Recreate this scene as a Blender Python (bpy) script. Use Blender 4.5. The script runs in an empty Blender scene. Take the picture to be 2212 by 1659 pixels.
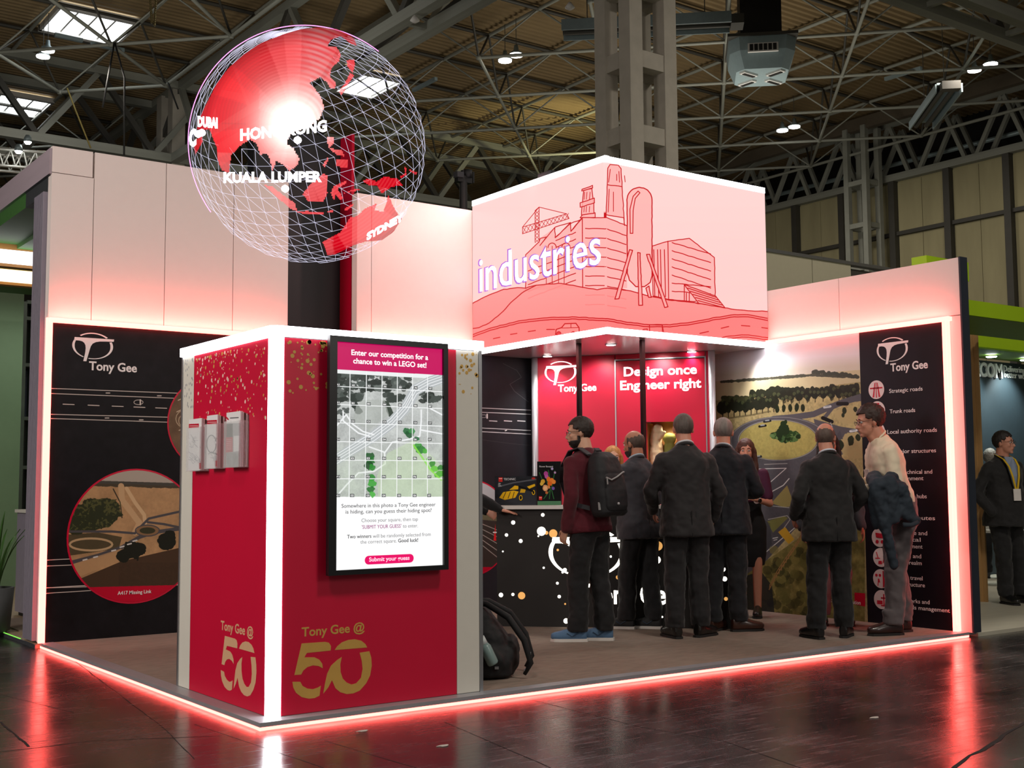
import bpy, bmesh, math, random
import numpy as np
from mathutils import Vector, Matrix
from math import sin, cos, pi, radians, sqrt
SC = bpy.context.scene
COL = SC.collection
# ------------------------------------------------------------------ camera
F = 2623.0
CAM = np.array([-2.6689, -5.8829, 1.24])
_a = radians(54.8) - 0.014; _e = radians(4) + 0.0145; _r = -0.0065
FWD = np.array([cos(_a)*cos(_e), sin(_a)*cos(_e), sin(_e)])
_rt = np.array([sin(_a), -cos(_a), 0.0]); _up = np.cross(_rt, FWD)
RT = _rt*cos(_r) + _up*sin(_r); UP = _up*cos(_r) - _rt*sin(_r)
cd = bpy.data.cameras.new('camera'); cam = bpy.data.objects.new('camera', cd); COL.objects.link(cam)
cd.sensor_width = 36; cd.lens = F/2212*36; cd.clip_end = 300
M = Matrix.Identity(4)
for i in range(3):
    M[i][0] = RT[i]; M[i][1] = UP[i]; M[i][2] = -FWD[i]; M[i][3] = CAM[i]
cam.matrix_world = M
SC.camera = cam
def ray(u, v): return FWD + RT*(u-1106)/F - UP*(v-829.5)/F
def proj(P):
    d = np.asarray(P, float) - CAM; w = d@FWD
    return 1106 + F*(d@RT)/w, 829.5 - F*(d@UP)/w
def on_axis(u, v, ax, val):
    d = ray(u, v); t = (val-CAM[ax])/d[ax]; return CAM + t*d
# ------------------------------------------------------------------ world, light, exposure
SC.view_settings.view_transform = 'Standard'; SC.view_settings.look = 'None'
SC.view_settings.gamma = 1; SC.view_settings.use_curve_mapping = False
SC.view_settings.exposure = 0.0
W = bpy.data.worlds.new('hall_air'); SC.world = W; W.use_nodes = True
W.node_tree.nodes['Background'].inputs[0].default_value = (0.95, 0.86, 0.76, 1)
W.node_tree.nodes['Background'].inputs[1].default_value = 0.15
def area(name, loc, size, power, color=(1, 1, 1), target=None, size_y=None, spread=pi):
    l = bpy.data.lights.new(name, 'AREA'); l.energy = power; l.color = color; l.size = size; l.spread = spread
    if size_y: l.shape = 'RECTANGLE'; l.size_y = size_y
    o = bpy.data.objects.new(name, l); COL.objects.link(o); o.location = loc
    if target is not None:
        o.rotation_euler = (Vector(target)-Vector(loc)).to_track_quat('-Z', 'Y').to_euler()
    return o
def glow_line(name, a, b, up, power, color, w=.03):
    "the light thrown by a long strip fitting from a to b, thrown towards up"
    a = Vector(a); b = Vector(b); c = (a+b)/2; x = (b-a).normalized(); z = -Vector(up).normalized(); z = (z-x*z.dot(x)).normalized(); y = z.cross(x)
    l = bpy.data.lights.new(name, 'AREA'); l.energy = power; l.color = color; l.shape = 'RECTANGLE'; l.size = (b-a).length; l.size_y = w
    o = bpy.data.objects.new(name, l); COL.objects.link(o)
    m = Matrix((x, y, z)).transposed().to_4x4(); m.translation = c; o.matrix_world = m
    return o
def spot(name, loc, target, power, color=(1, 1, 1), angle=60, blend=.6, radius=.04):
    l = bpy.data.lights.new(name, 'SPOT'); l.energy = power; l.color = color; l.spot_size = radians(angle); l.spot_blend = blend
    l.shadow_soft_size = radius
    o = bpy.data.objects.new(name, l); COL.objects.link(o); o.location = loc
    o.rotation_euler = (Vector(target)-Vector(loc)).to_track_quat('-Z', 'Y').to_euler()
    return o
# high bay lamps of the hall (real fittings are built with the roof)
for i, (x, y, pw) in enumerate([(-5, -5, 300), (3, -6, 420), (12.4, 1.0, 300), (4.5, 20, 160), (12.4, 14.6, 160), (21, 9, 150), (21, 15, 150)]):
    area('high_bay_light', (x, y, 10.3), 1.2, pw, (1, .91, .80), (x, y, 0))
area('left_fill_light', (-6.5, 1.5, 4.2), 2.2, 300, (1, .90, .82), (1, 1.5, 1.2))  # added fill from the left to brighten the kiosk side, no fitting built
area('front_fill_light', (4.5, -8, 4.5), 2.0, 90, (1, .93, .86), (4, 1, 1.2))  # added frontal fill for the stand, not a lamp of the aisle
# ------------------------------------------------------------------ materials
MATS = {}
def srgb(h):
    if isinstance(h, str):
        h = [int(h[i:i+2], 16)/255 for i in (0, 2, 4)]
    return tuple(c/12.92 if c <= .04045 else ((c+.055)/1.055)**2.4 for c in h)
def pm(name, color, rough=.6, metal=0, var=.12, scale=14, bump=0., spec=.5, coat=0, sheen=0, stretch=(1, 1, 1)):
    if name in MATS: return MATS[name]
    c = srgb(color); m = bpy.data.materials.new(name); m.use_nodes = True; nt = m.node_tree; b = nt.nodes['Principled BSDF']
    tc = nt.nodes.new('ShaderNodeTexCoord'); mp = nt.nodes.new('ShaderNodeMapping'); nz = nt.nodes.new('ShaderNodeTexNoise')
    nt.links.new(tc.outputs['Object'], mp.inputs[0]); nt.links.new(mp.outputs[0], nz.inputs[0])
    mp.inputs['Scale'].default_value = stretch; nz.inputs['Scale'].default_value = scale; nz.inputs['Detail'].default_value = 5
    mx = nt.nodes.new('ShaderNodeMix'); mx.data_type = 'RGBA'
    nt.links.new(nz.outputs[0], mx.inputs[0])
    mx.inputs[6].default_value = (*[k*(1-var) for k in c], 1); mx.inputs[7].default_value = (*[min(1, k*(1+var)) for k in c], 1)
    nt.links.new(mx.outputs[2], b.inputs['Base Color'])
    b.inputs['Roughness'].default_value = rough; b.inputs['Metallic'].default_value = metal
    b.inputs['Specular IOR Level'].default_value = spec
    if coat: b.inputs['Coat Weight'].default_value = coat; b.inputs['Coat Roughness'].default_value = .1
    if sheen: b.inputs['Sheen Weight'].default_value = sheen
    if bump:
        bp = nt.nodes.new('ShaderNodeBump'); bp.inputs['Strength'].default_value = bump; bp.inputs['Distance'].default_value = .01
        nt.links.new(nz.outputs[0], bp.inputs['Height']); nt.links.new(bp.outputs[0], b.inputs['Normal'])
    MATS[name] = m; return m
def em(name, color, strength):
    if name in MATS: return MATS[name]
    m = bpy.data.materials.new(name); m.use_nodes = True; nt = m.node_tree; b = nt.nodes['Principled BSDF']
    b.inputs['Base Color'].default_value = (*[k*.6 for k in color], 1)
    b.inputs['Emission Color'].default_value = (*color, 1); b.inputs['Emission Strength'].default_value = strength
    MATS[name] = m; return m
def glassy(name, color=(.9, .93, .95), alpha=.25, rough=.05):
    if name in MATS: return MATS[name]
    m = bpy.data.materials.new(name); m.use_nodes = True; nt = m.node_tree; b = nt.nodes['Principled BSDF']
    b.inputs['Base Color'].default_value = (*color, 1); b.inputs['Roughness'].default_value = rough
    b.inputs['Alpha'].default_value = alpha
    MATS[name] = m; return m
# ------------------------------------------------------------------ objects
ORG = {}
def thing(name, label, cat, loc=(0, 0, 0), rotz=0, group=None, local=False):
    o = bpy.data.objects.new(name, None); COL.objects.link(o); o.location = loc; o.rotation_euler = (0, 0, rotz)
    o.empty_display_size = .1
    o['label'] = label; o['category'] = cat
    if group: o['group'] = group
    ORG[o.name] = (0, 0, 0) if local else tuple(loc)
    return o
def tag(o, label, cat, group=None):
    o['label'] = label; o['category'] = cat
    if group: o['group'] = group
    return o
def link(name, me, parent=None, label=None, kind=None):
    o = bpy.data.objects.new(name, me); COL.objects.link(o)
    if parent is not None:
        o.parent = parent; ORG[o.name] = ORG.get(parent.name, (0, 0, 0))
    elif kind is None: ORG[o.name] = (0, 0, 0)
    if label: o['label'] = label
    if kind: o['kind'] = kind
    return o
def mesh(name, verts, faces, mat, parent=None, label=None, kind=None, smooth=False):
    og = ORG.get(parent.name, (0, 0, 0)) if parent is not None else (0, 0, 0)
    v = np.asarray(verts, float).reshape(-1, 3) - np.array(og)
    me = bpy.data.meshes.new(name); me.from_pydata(v.tolist(), [], [list(map(int, f)) for f in faces]); me.update()
    if mat: me.materials.append(mat)
    if smooth:
        me.shade_smooth()
    return link(name, me, parent, label, kind)
BOXF = [(0, 3, 2, 1), (4, 5, 6, 7), (0, 1, 5, 4), (1, 2, 6, 5), (2, 3, 7, 6), (3, 0, 4, 7)]
def boxv(lo, hi):
    x0, y0, z0 = lo; x1, y1, z1 = hi
    return [(x0, y0, z0), (x1, y0, z0), (x1, y1, z0), (x0, y1, z0), (x0, y0, z1), (x1, y0, z1), (x1, y1, z1), (x0, y1, z1)]
def box(name, lo, hi, mat, parent=None, label=None, kind=None, bevel=0):
    o = mesh(name, boxv(lo, hi), BOXF, mat, parent, label, kind)
    if bevel:
        bm = bmesh.new(); bm.from_mesh(o.data)
        bmesh.ops.bevel(bm, geom=bm.edges[:], offset=bevel, segments=2, affect='EDGES', profile=.5)
        bm.to_mesh(o.data); bm.free()
    return o
def boxes(name, lst, mat, parent=None, label=None, kind=None):
    V = []; Fc = []
    for lo, hi in lst:
        n = len(V); V += boxv(lo, hi); Fc += [tuple(i+n for i in f) for f in BOXF]
    return mesh(name, V, Fc, mat, parent, label, kind)
def obox(name, c, ax, ay, az, mat, parent=None, label=None, kind=None):
    "box from centre and three half vectors"
    c, ax, ay, az = map(np.asarray, (c, ax, ay, az)); V = []
    for sz in (-1, 1):
        for sx, sy in ((-1, -1), (1, -1), (1, 1), (-1, 1)): V.append(c+sx*ax+sy*ay+sz*az)
    return mesh(name, V, BOXF, mat, parent, label, kind)
_cyl = {}
def strut(name, a, b, r, mat, parent=None, sides=8, square=False, kind=None, label=None):
    "a bar between two points; alike bars share their mesh"
    key = (mat.name, sides, square)
    if key not in _cyl:
        bm = bmesh.new()
        if square: bmesh.ops.create_cube(bm, size=1)
        else: bmesh.ops.create_cone(bm, cap_ends=True, segments=sides, radius1=1, radius2=1, depth=1)
        me = bpy.data.meshes.new('bar'); bm.to_mesh(me); bm.free(); me.materials.append(mat)
        if not square: me.shade_smooth()
        _cyl[key] = me
    o = bpy.data.objects.new(name, _cyl[key]); COL.objects.link(o)
    a = Vector(a); b = Vector(b); d = b-a
    og = Vector(ORG.get(parent.name, (0, 0, 0))) if parent is not None else Vector((0, 0, 0))
    if parent is not None: o.parent = parent
    o.location = (a+b)/2-og
    o.rotation_mode = 'QUATERNION'; o.rotation_quaternion = d.to_track_quat('Z', 'Y' if square else 'X')
    k = 2 if square else 1
    o.scale = (r*k, r*k, d.length) if not isinstance(r, tuple) else (r[0]*k, r[1]*k, d.length)
    if label: o['label'] = label
    if kind: o['kind'] = kind
    return o
def tubev(pts, r, sides=8, closed=False):
    pts = [Vector(p) for p in pts]; n = len(pts); V = []; Fc = []
    rr = r if hasattr(r, '__len__') else [r]*n
    up = None
    for i, p in enumerate(pts):
        if closed: d = pts[(i+1) % n]-pts[i-1]
        else: d = (pts[min(i+1, n-1)]-pts[max(i-1, 0)])
        d = d.normalized() if d.length > 1e-9 else Vector((0, 0, 1))
        if up is None:
            up = d.orthogonal().normalized()
        up = (up-d*up.dot(d)); up = up.normalized() if up.length > 1e-6 else d.orthogonal().normalized()
        sd = d.cross(up)
        for k in range(sides):
            t = 2*pi*k/sides; V.append(p+(up*cos(t)+sd*sin(t))*rr[i])
    m = n if closed else n-1
    for i in range(m):
        for k in range(sides):
            a = i*sides+k; b = i*sides+(k+1) % sides; j = ((i+1) % n)*sides
            Fc.append((a, b, j+(k+1) % sides, j+k))
    if not closed:
        Fc.append(tuple(range(sides-1, -1, -1))); Fc.append(tuple((n-1)*sides+k for k in range(sides)))
    return V, Fc
def tube(name, pts, r, mat, parent=None, sides=8, closed=False, label=None, kind=None):
    V, Fc = tubev(pts, r, sides, closed)
    return mesh(name, V, Fc, mat, parent, label, kind, smooth=True)
def lathe(name, prof, c, mat, parent=None, sides=24, label=None, kind=None, axis='Z'):
    V = []; Fc = []; n = len(prof)
    for r, z in prof:
        for k in range(sides):
            t = 2*pi*k/sides
            V.append((c[0]+r*cos(t), c[1]+r*sin(t), c[2]+z) if axis == 'Z' else (c[0]+r*cos(t), c[1]+z, c[2]+r*sin(t)))
    for i in range(n-1):
        for k in range(sides):
            a = i*sides+k; b = i*sides+(k+1) % sides
            Fc.append((a, b, b+sides, a+sides))
    Fc.append(tuple(range(sides-1, -1, -1))); Fc.append(tuple((n-1)*sides+k for k in range(sides)))
    return mesh(name, V, Fc, mat, parent, label, kind, smooth=True)
# ------------------------------------------------------------------ flat surfaces that carry print
class Plane:
    def __init__(s, O, sd, nrm):
        s.O = np.array(O, float); s.s = np.array(sd, float)/np.linalg.norm(sd); s.n = np.array(nrm, float)/np.linalg.norm(nrm)
    def st(s, u, v, off=0.):
        d = ray(u, v); P0 = s.O+s.n*off; t = ((P0-CAM)@s.n)/(d@s.n); P = CAM+t*d
        return (P-s.O)@s.s, P[2]-s.O[2]
    def P(s, a, t, off=0.): return s.O+a*s.s+np.array([0, 0, t])+off*s.n
    def at(s, u, v, off=0.): return s.P(*s.st(u, v, off), off)
def slab(name, pl, pts, off, thick, mat, parent=None, label=None, kind=None):
    "polygon pts (s,t) on plane pl, proud from off to off+thick"
    pts = list(pts); n = len(pts)
    ar = sum(pts[i][0]*pts[(i+1) % n][1]-pts[(i+1) % n][0]*pts[i][1] for i in range(n))
    hand = np.cross(pl.s, [0, 0, 1])@pl.n
    if ar*hand < 0: pts = pts[::-1]
    V = [pl.P(a, t, off+thick) for a, t in pts]+[pl.P(a, t, off) for a, t in pts]
    Fc = [tuple(range(n)), tuple(range(2*n-1, n-1, -1))]
    for i in range(n): j = (i+1) % n; Fc.append((i, i+n, j+n, j))
    return mesh(name, V, Fc, mat, parent, label, kind)
def slabs(name, pl, polys, off, thick, mat, parent=None, label=None, kind=None):
    V = []; Fc = []
    hand = np.cross(pl.s, [0, 0, 1])@pl.n
    for pts in polys:
        pts = list(pts); n = len(pts); b = len(V)
        ar = sum(pts[i][0]*pts[(i+1) % n][1]-pts[(i+1) % n][0]*pts[i][1] for i in range(n))
        if ar*hand < 0: pts = pts[::-1]
        V += [pl.P(a, t, off+thick) for a, t in pts]+[pl.P(a, t, off) for a, t in pts]
        Fc += [tuple(range(b, b+n)), tuple(range(b+2*n-1, b+n-1, -1))]
        for i in range(n): j = (i+1) % n; Fc.append((b+i, b+i+n, b+j+n, b+j))
    return mesh(name, V, Fc, mat, parent, label, kind)
def rect(s0, s1, t0, t1): return [(s0, t0), (s1, t0), (s1, t1), (s0, t1)]
def ell(c, rx, ry, n=32, a0=0, a1=2*pi):
    return [(c[0]+rx*cos(a0+(a1-a0)*k/n), c[1]+ry*sin(a0+(a1-a0)*k/n)) for k in range(n if abs(a1-a0-2*pi) < 1e-6 else n+1)]
def _cap():
    c = bpy.data.curves.new('H', 'FONT'); c.body = 'H'; c.size = 1
    o = bpy.data.objects.new('tmp', c); COL.objects.link(o); bpy.context.view_layer.update()
    me = bpy.data.meshes.new_from_object(o.evaluated_get(bpy.context.evaluated_depsgraph_get()))
    h = max(v.co.y for v in me.vertices); bpy.data.objects.remove(o); bpy.data.curves.remove(c); bpy.data.meshes.remove(me); return h
CAPM = _cap()
def text(name, s, pl, s0, s1, t, cap, off, mat, parent=None, bold=0., depth=.0015, slant=0., shear=0, label=None):
    "lettering from s0 to s1 on baseline t, capital height cap; slant raises the baseline"
    c = bpy.data.curves.new(name, 'FONT'); c.body = s; c.size = 1; c.offset = bold; c.resolution_u = 3; c.shear = shear
    o = bpy.data.objects.new('tmp', c); COL.objects.link(o)
    bpy.context.view_layer.update()
    me = bpy.data.meshes.new_from_object(o.evaluated_get(bpy.context.evaluated_depsgraph_get()))
    bpy.data.objects.remove(o); bpy.data.curves.remove(c)
    n = len(me.vertices); co = np.empty(n*3); me.vertices.foreach_get('co', co); co = co.reshape(-1, 3)
    x0, x1 = co[:, 0].min(), co[:, 0].max(); capm = CAPM
    fx = (co[:, 0]-x0)/(x1-x0); ss = s0+fx*(s1-s0); tt = t+co[:, 1]/capm*cap + fx*slant
    W3 = pl.O+ss[:, None]*pl.s+np.stack([0*tt, 0*tt, tt], 1)+(off+depth)*pl.n
    og = np.array(ORG.get(parent.name, (0, 0, 0)) if parent is not None else (0, 0, 0))
    W3 = W3-og
    faces = [list(p.vertices) for p in me.polygons]
    bpy.data.meshes.remove(me)
    if np.cross(pl.s, [0, 0, 1])@pl.n < 0: faces = [f[::-1] for f in faces]
    me = bpy.data.meshes.new(name); me.from_pydata(W3.tolist(), [], faces)
    bm = bmesh.new(); bm.from_mesh(me); bmesh.ops.recalc_face_normals(bm, faces=[])
    r = bmesh.ops.extrude_face_region(bm, geom=bm.faces[:])
    vs = [g for g in r['geom'] if isinstance(g, bmesh.types.BMVert)]
    bmesh.ops.translate(bm, verts=vs, vec=Vector(tuple(-pl.n*depth)))
    bm.to_mesh(me); bm.free(); me.materials.append(mat)
    return link(name, me, parent, label)
def ptext(name, s, pl, p1, p2, cappx, off, mat, parent=None, **k):
    "same, with the baseline ends measured in the photograph"
    a = pl.st(*p1, off); b = pl.st(*p2, off); c = pl.st(p1[0], p1[1]-cappx, off)
    return text(name, s, pl, a[0], b[0], (a[1]+b[1])/2, abs(c[1]-a[1]), off, mat, parent, **k)
# ------------------------------------------------------------------ painted print (arrays made here, no files)
def fbm(w, h, base, octv=5, seed=0, gain=.55):
    rs = np.random.RandomState(seed); out = np.zeros((h, w), np.float32); amp = 1; tot = 0; fr = base
    for o in range(octv):
        gw = max(2, int(fr)+2); gh = max(2, int(fr*h/w)+2); g = rs.rand(gh, gw).astype(np.float32)
        x = np.linspace(0, gw-1.001, w); y = np.linspace(0, gh-1.001, h); xi = x.astype(int); yi = y.astype(int)
        fx = (x-xi); fy = (y-yi); fx = (fx*fx*(3-2*fx)).astype(np.float32); fy = (fy*fy*(3-2*fy)).astype(np.float32)[:, None]
        a = g[yi][:, xi]; b = g[yi][:, xi+1]; c = g[yi+1][:, xi]; d = g[yi+1][:, xi+1]
        out += amp*((a*(1-fx)+b*fx)*(1-fy)+(c*(1-fx)+d*fx)*fy); tot += amp; amp *= gain; fr *= 2
    return out/tot
class Art:
    def __init__(s, pl, s0, s1, t0, t1, w, h, base=(1, 1, 1), off=0., seed=1):
        s.pl, s.b = pl, (s0, s1, t0, t1); s.w, s.h = w, h
        S, T = np.meshgrid(np.linspace(s0, s1, w), np.linspace(t0, t1, h)); s.S, s.T = S, T
        Wd = pl.O+S[..., None]*pl.s+T[..., None]*np.array([0, 0, 1.])+off*pl.n
        d = Wd-CAM; z = d@FWD
        s.U = (1106+F*(d@RT)/z).astype(np.float32); s.V = (829.5-F*(d@UP)/z).astype(np.float32)
        s.px = np.ones((h, w, 3), np.float32)*np.array(base, np.float32)
        s.off = off; s.k = float(abs(s.U[h//2, 1:]-s.U[h//2, :-1]).mean()); s.seed = seed
    def put(s, m, c):
        m = np.asarray(m, np.float32)[..., None]; c = np.asarray(c, np.float32); s.px = s.px*(1-m)+c*m
    def win(s, x0, x1, y0, y1):
        "rows and columns that cover a measured rectangle"
        q = [s.pl.st(u, v, s.off) for u, v in ((x0, y0), (x1, y0), (x0, y1), (x1, y1))]; a = [p[0] for p in q]; b = [p[1] for p in q]; s0, s1, t0, t1 = s.b
        ix = lambda f, n: int(min(max(f, 0), 1)*(n-1))
        c0, c1 = ix((min(a)-s0)/(s1-s0)-.01, s.w), ix((max(a)-s0)/(s1-s0)+.01, s.w)+1; r0, r1 = ix((min(b)-t0)/(t1-t0)-.01, s.h), ix((max(b)-t0)/(t1-t0)+.01, s.h)+1
        return slice(r0, r1), slice(c0, c1)
    def inside(s, pts, X=None, Y=None):
        if X is None:
            P_ = np.array(pts, float); w = s.win(P_[:, 0].min()-2, P_[:, 0].max()+2, P_[:, 1].min()-2, P_[:, 1].max()+2)
            m = np.zeros(s.U.shape, bool); m[w] = s.inside(pts, s.U[w], s.V[w]); return m
        pts = np.array(pts, float); x0, y0 = pts.min(0); x1, y1 = pts.max(0)
        m = np.zeros(X.shape, bool); bb = (X >= x0-1) & (X <= x1+1) & (Y >= y0-1) & (Y <= y1+1)
        x = X[bb]; y = Y[bb]; r = np.zeros(x.shape, bool); n = len(pts)
        for i in range(n):
            ax, ay = pts[i]; bx, by = pts[i-1]
            if ay == by: continue
            c = ((ay > y) != (by > y)) & (x < (bx-ax)*(y-ay)/(by-ay)+ax); r ^= c
        m[bb] = r; return m
    def poly(s, pts, c, a=1., tex=None):
        m = s.inside(pts).astype(np.float32)*a
        if tex is not None: c = np.asarray(c)*(tex[..., None])
        s.put(m, c); return m
    def line(s, pts, w, c, a=1., wob=0):
        pts = np.array(pts, float)
        if wob:
            rs = np.random.RandomState(len(pts)); q = []
            for i in range(len(pts)-1):
                L = np.hypot(*(pts[i+1]-pts[i])); n = max(1, int(L/7))
                for k in range(n): q.append(pts[i]+(pts[i+1]-pts[i])*k/n+rs.randn(2)*wob)
            q.append(pts[-1]); pts = np.array(q)
        D = np.full(s.U.shape, 99., np.float32)
        for i in range(len(pts)-1):
            a0, b0 = pts[i], pts[i+1]; e = w/2+2
            x0, x1 = min(a0[0], b0[0])-e, max(a0[0], b0[0])+e; y0, y1 = min(a0[1], b0[1])-e, max(a0[1], b0[1])+e
            bb = s.win(x0, x1, y0, y1)
            x = s.U[bb]; y = s.V[bb]; d = b0-a0; L2 = max(d@d, 1e-6)
            t = np.clip(((x-a0[0])*d[0]+(y-a0[1])*d[1])/L2, 0, 1)
            D[bb] = np.minimum(D[bb], np.hypot(x-a0[0]-t*d[0], y-a0[1]-t*d[1]))
        wb = s.win(pts[:, 0].min()-w-3, pts[:, 0].max()+w+3, pts[:, 1].min()-w-3, pts[:, 1].max()+w+3)
        m = (np.clip((w/2-D[wb])/max(s.k, .3)+.5, 0, 1)*a)[..., None]
        s.px[wb] = s.px[wb]*(1-m)+np.asarray(c, np.float32)*m
    def blob(s, cx, cy, rx, ry, c, a=1., rough=.35, n=None, rot=0):
        e = max(rx, ry)*1.7+3; wb = s.win(cx-e, cx+e, cy-e, cy+e); X = s.U[wb]-cx; Y = s.V[wb]-cy
        if rot: X, Y = X*cos(rot)+Y*sin(rot), -X*sin(rot)+Y*cos(rot)
        d = np.hypot(X/rx, Y/ry)
        if n is not None: d = d+(n[wb]-.5)*2*rough
        m = np.clip((1-d)*max(rx, ry)/max(s.k*1.5, .5)+.5, 0, 1)*a; s.px[wb] = s.px[wb]*(1-m[..., None])+np.asarray(c, np.float32)*m[..., None]
        M_ = np.zeros(s.U.shape, np.float32); M_[wb] = m; return M_
    def image(s, name):
        im = bpy.data.images.new(name, s.w, s.h); a = np.ones((s.h, s.w, 4), np.float32); q = np.clip(s.px, 0, 1); a[..., :3] = np.where(q < .0031308, q*12.92, 1.055*np.maximum(q, 1e-6)**(1/2.4)-.055)
        im.pixels.foreach_set(a.ravel()); im.update(); im.pack(); return im
def print_mat(name, im, rough=.45, emit=0., gain=None):
    m = bpy.data.materials.new(name); m.use_nodes = True; nt = m.node_tree; b = nt.nodes['Principled BSDF']
    t = nt.nodes.new('ShaderNodeTexImage'); t.image = im; t.extension = 'EXTEND'
    b.inputs['Roughness'].default_value = rough; b.inputs['Specular IOR Level'].default_value = .25
    if emit:
        b.inputs['Base Color'].default_value = (.02, .02, .02, 1)
        nt.links.new(t.outputs[0], b.inputs['Emission Color']); b.inputs['Emission Strength'].default_value = emit
    else: nt.links.new(t.outputs[0], b.inputs['Base Color'])
    return m
def sheet(name, art, off, thick, mat, parent, pts=None, label=None):
    "slab whose front face shows the art"
    s0, s1, t0, t1 = art.b
    pts = pts or rect(s0, s1, t0, t1)
    o = slab(name, art.pl, pts, off, thick, mat, parent, label)
    me = o.data; uv = me.uv_layers.new(name='uv'); og = np.array(ORG[o.name])
    for lp in me.loops:
        P = np.array(me.vertices[lp.vertex_index].co)+og-art.pl.O
        uv.data[lp.index].uv = ((P@art.pl.s-s0)/(s1-s0), (P[2]-t0)/(t1-t0))
    return o
# ================================================================== the hall
deck_m = pm('ribbed_deck', '86714f', .8, var=.25, scale=1.2)
steel = pm('painted_steel', '95978d', .55, var=.2, scale=3)
dsteel = pm('dark_steel', '45433d', .6, var=.2, scale=3)
conc = pm('raw_concrete', 'b0aa9e', .85, var=.18, scale=5, bump=.3)
tan_m = pm('wall_cladding', 'a39b76', .85, var=.22, scale=1.5, stretch=(1, 1, .25))
black_m = pm('matt_black', '0b0b0c', .6)
white_m = pm('white_paint', 'e6e4e0', .6, var=.05)
galv = pm('galvanised_metal', '8fa0a4', .45, .4)
alu = pm('brushed_aluminium', 'b4b6ba', .35, .9, var=.1, scale=30)
dalu = pm('grey_aluminium_edge', '70747c', .42, .75, var=.15, scale=20)
white_e = em('white_lamp', (1, .97, .9), 14)
day_e = em('daylight_through_rooflight', (.93, .98, 1), 3.2)
# hall floor: dark sealed concrete, scuffed
def floor_mat():
    m = bpy.data.materials.new('dark_sealed_floor'); m.use_nodes = True; nt = m.node_tree; b = nt.nodes['Principled BSDF']; N = nt.nodes.new; L = nt.links.new
    tc = N('ShaderNodeTexCoord')
    def noise(sc, det=6, st=(1, 1, 1), rot=0, rough=.6):
        mp = N('ShaderNodeMapping'); mp.inputs['Scale'].default_value = st; mp.inputs['Rotation'].default_value = (0, 0, rot)
        n = N('ShaderNodeTexNoise'); n.inputs['Scale'].default_value = sc; n.inputs['Detail'].default_value = det; n.inputs['Roughness'].default_value = rough
        L(tc.outputs['Object'], mp.inputs[0]); L(mp.outputs[0], n.inputs[0]); return n
    def ramp(src, a, b_, ca, cb):
        r = N('ShaderNodeValToRGB'); r.color_ramp.elements[0].position = a; r.color_ramp.elements[1].position = b_
        r.color_ramp.elements[0].color = (*ca, 1); r.color_ramp.elements[1].color = (*cb, 1); L(src.outputs[0], r.inputs[0]); return r
    n1 = noise(1.6, 8); n2 = noise(2.2, 8, (1, 14, 1), .35, .7); n3 = noise(1.8, 8, (13, 1, 1), .2, .75); n4 = noise(40, 4)
    r1 = ramp(n1, .3, .75, (.010, .009, .009), (.034, .030, .030))
    r2 = ramp(n2, .70, .76, (0, 0, 0), (.018, .016, .015)); r3 = ramp(n3, .71, .75, (0, 0, 0), (.025, .023, .021))
    a1 = N('ShaderNodeMix'); a1.data_type = 'RGBA'; a1.blend_type = 'ADD'; a1.inputs[0].default_value = 1; L(r1.outputs[0], a1.inputs[6]); L(r2.outputs[0], a1.inputs[7])
    a2 = N('ShaderNodeMix'); a2.data_type = 'RGBA'; a2.blend_type = 'ADD'; a2.inputs[0].default_value = 1; L(a1.outputs[2], a2.inputs[6]); L(r3.outputs[0], a2.inputs[7])
    L(a2.outputs[2], b.inputs['Base Color'])
    rr = ramp(n1, .3, .8, (.15, .15, .15), (.30, .30, .30)); r5 = ramp(n2, .5, .8, (0, 0, 0), (.2, .2, .2))
    ad = N('ShaderNodeMath'); ad.operation = 'ADD'; L(rr.outputs[0], ad.inputs[0]); L(r5.outputs[0], ad.inputs[1]); L(ad.outputs[0], b.inputs['Roughness'])
    b.inputs['Specular IOR Level'].default_value = .85
    bp = N('ShaderNodeBump'); bp.inputs['Strength'].default_value = .10; bp.inputs['Distance'].default_value = .003
    ad2 = N('ShaderNodeMath'); ad2.operation = 'ADD'; L(n4.outputs[0], ad2.inputs[0]); L(n2.outputs[0], ad2.inputs[1]); L(ad2.outputs[0], bp.inputs['Height']); L(bp.outputs[0], b.inputs['Normal'])
    return m
fl = box('floor', (-30, -30, -.3), (29, 48, 0), floor_mat(), kind='structure')
# cut joints and cracks of the slab: thin dark lines let in as their own strips
jm = pm('joint_filler', '070606', .9)
def crack(pts, w, seed):
    rs = random.Random(seed); P = []
    for (x0, y0), (x1, y1) in zip(pts[:-1], pts[1:]):
        n = max(2, int(math.hypot(x1-x0, y1-y0)/.12))
        for k in range(n): P.append((x0+(x1-x0)*k/n+rs.uniform(-w, w), y0+(y1-y0)*k/n+rs.uniform(-w, w)))
    P.append(pts[-1]); V = []; Fc = []
    for i, (x, y) in enumerate(P):
        q = P[min(i+1, len(P)-1)]; o = P[max(i-1, 0)]; d = Vector((q[0]-o[0], q[1]-o[1])).normalized(); ww = w*(.5+rs.random()*.6)
        V += [(x-d.y*ww, y+d.x*ww, .0012), (x+d.y*ww, y-d.x*ww, .0012)]
        if i: Fc.append((2*i-2, 2*i-1, 2*i+1, 2*i))
    return V, Fc
def gp(u, v): P = on_axis(u, v, 2, 0.); return (P[0], P[1])
V = []; Fc = []
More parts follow.
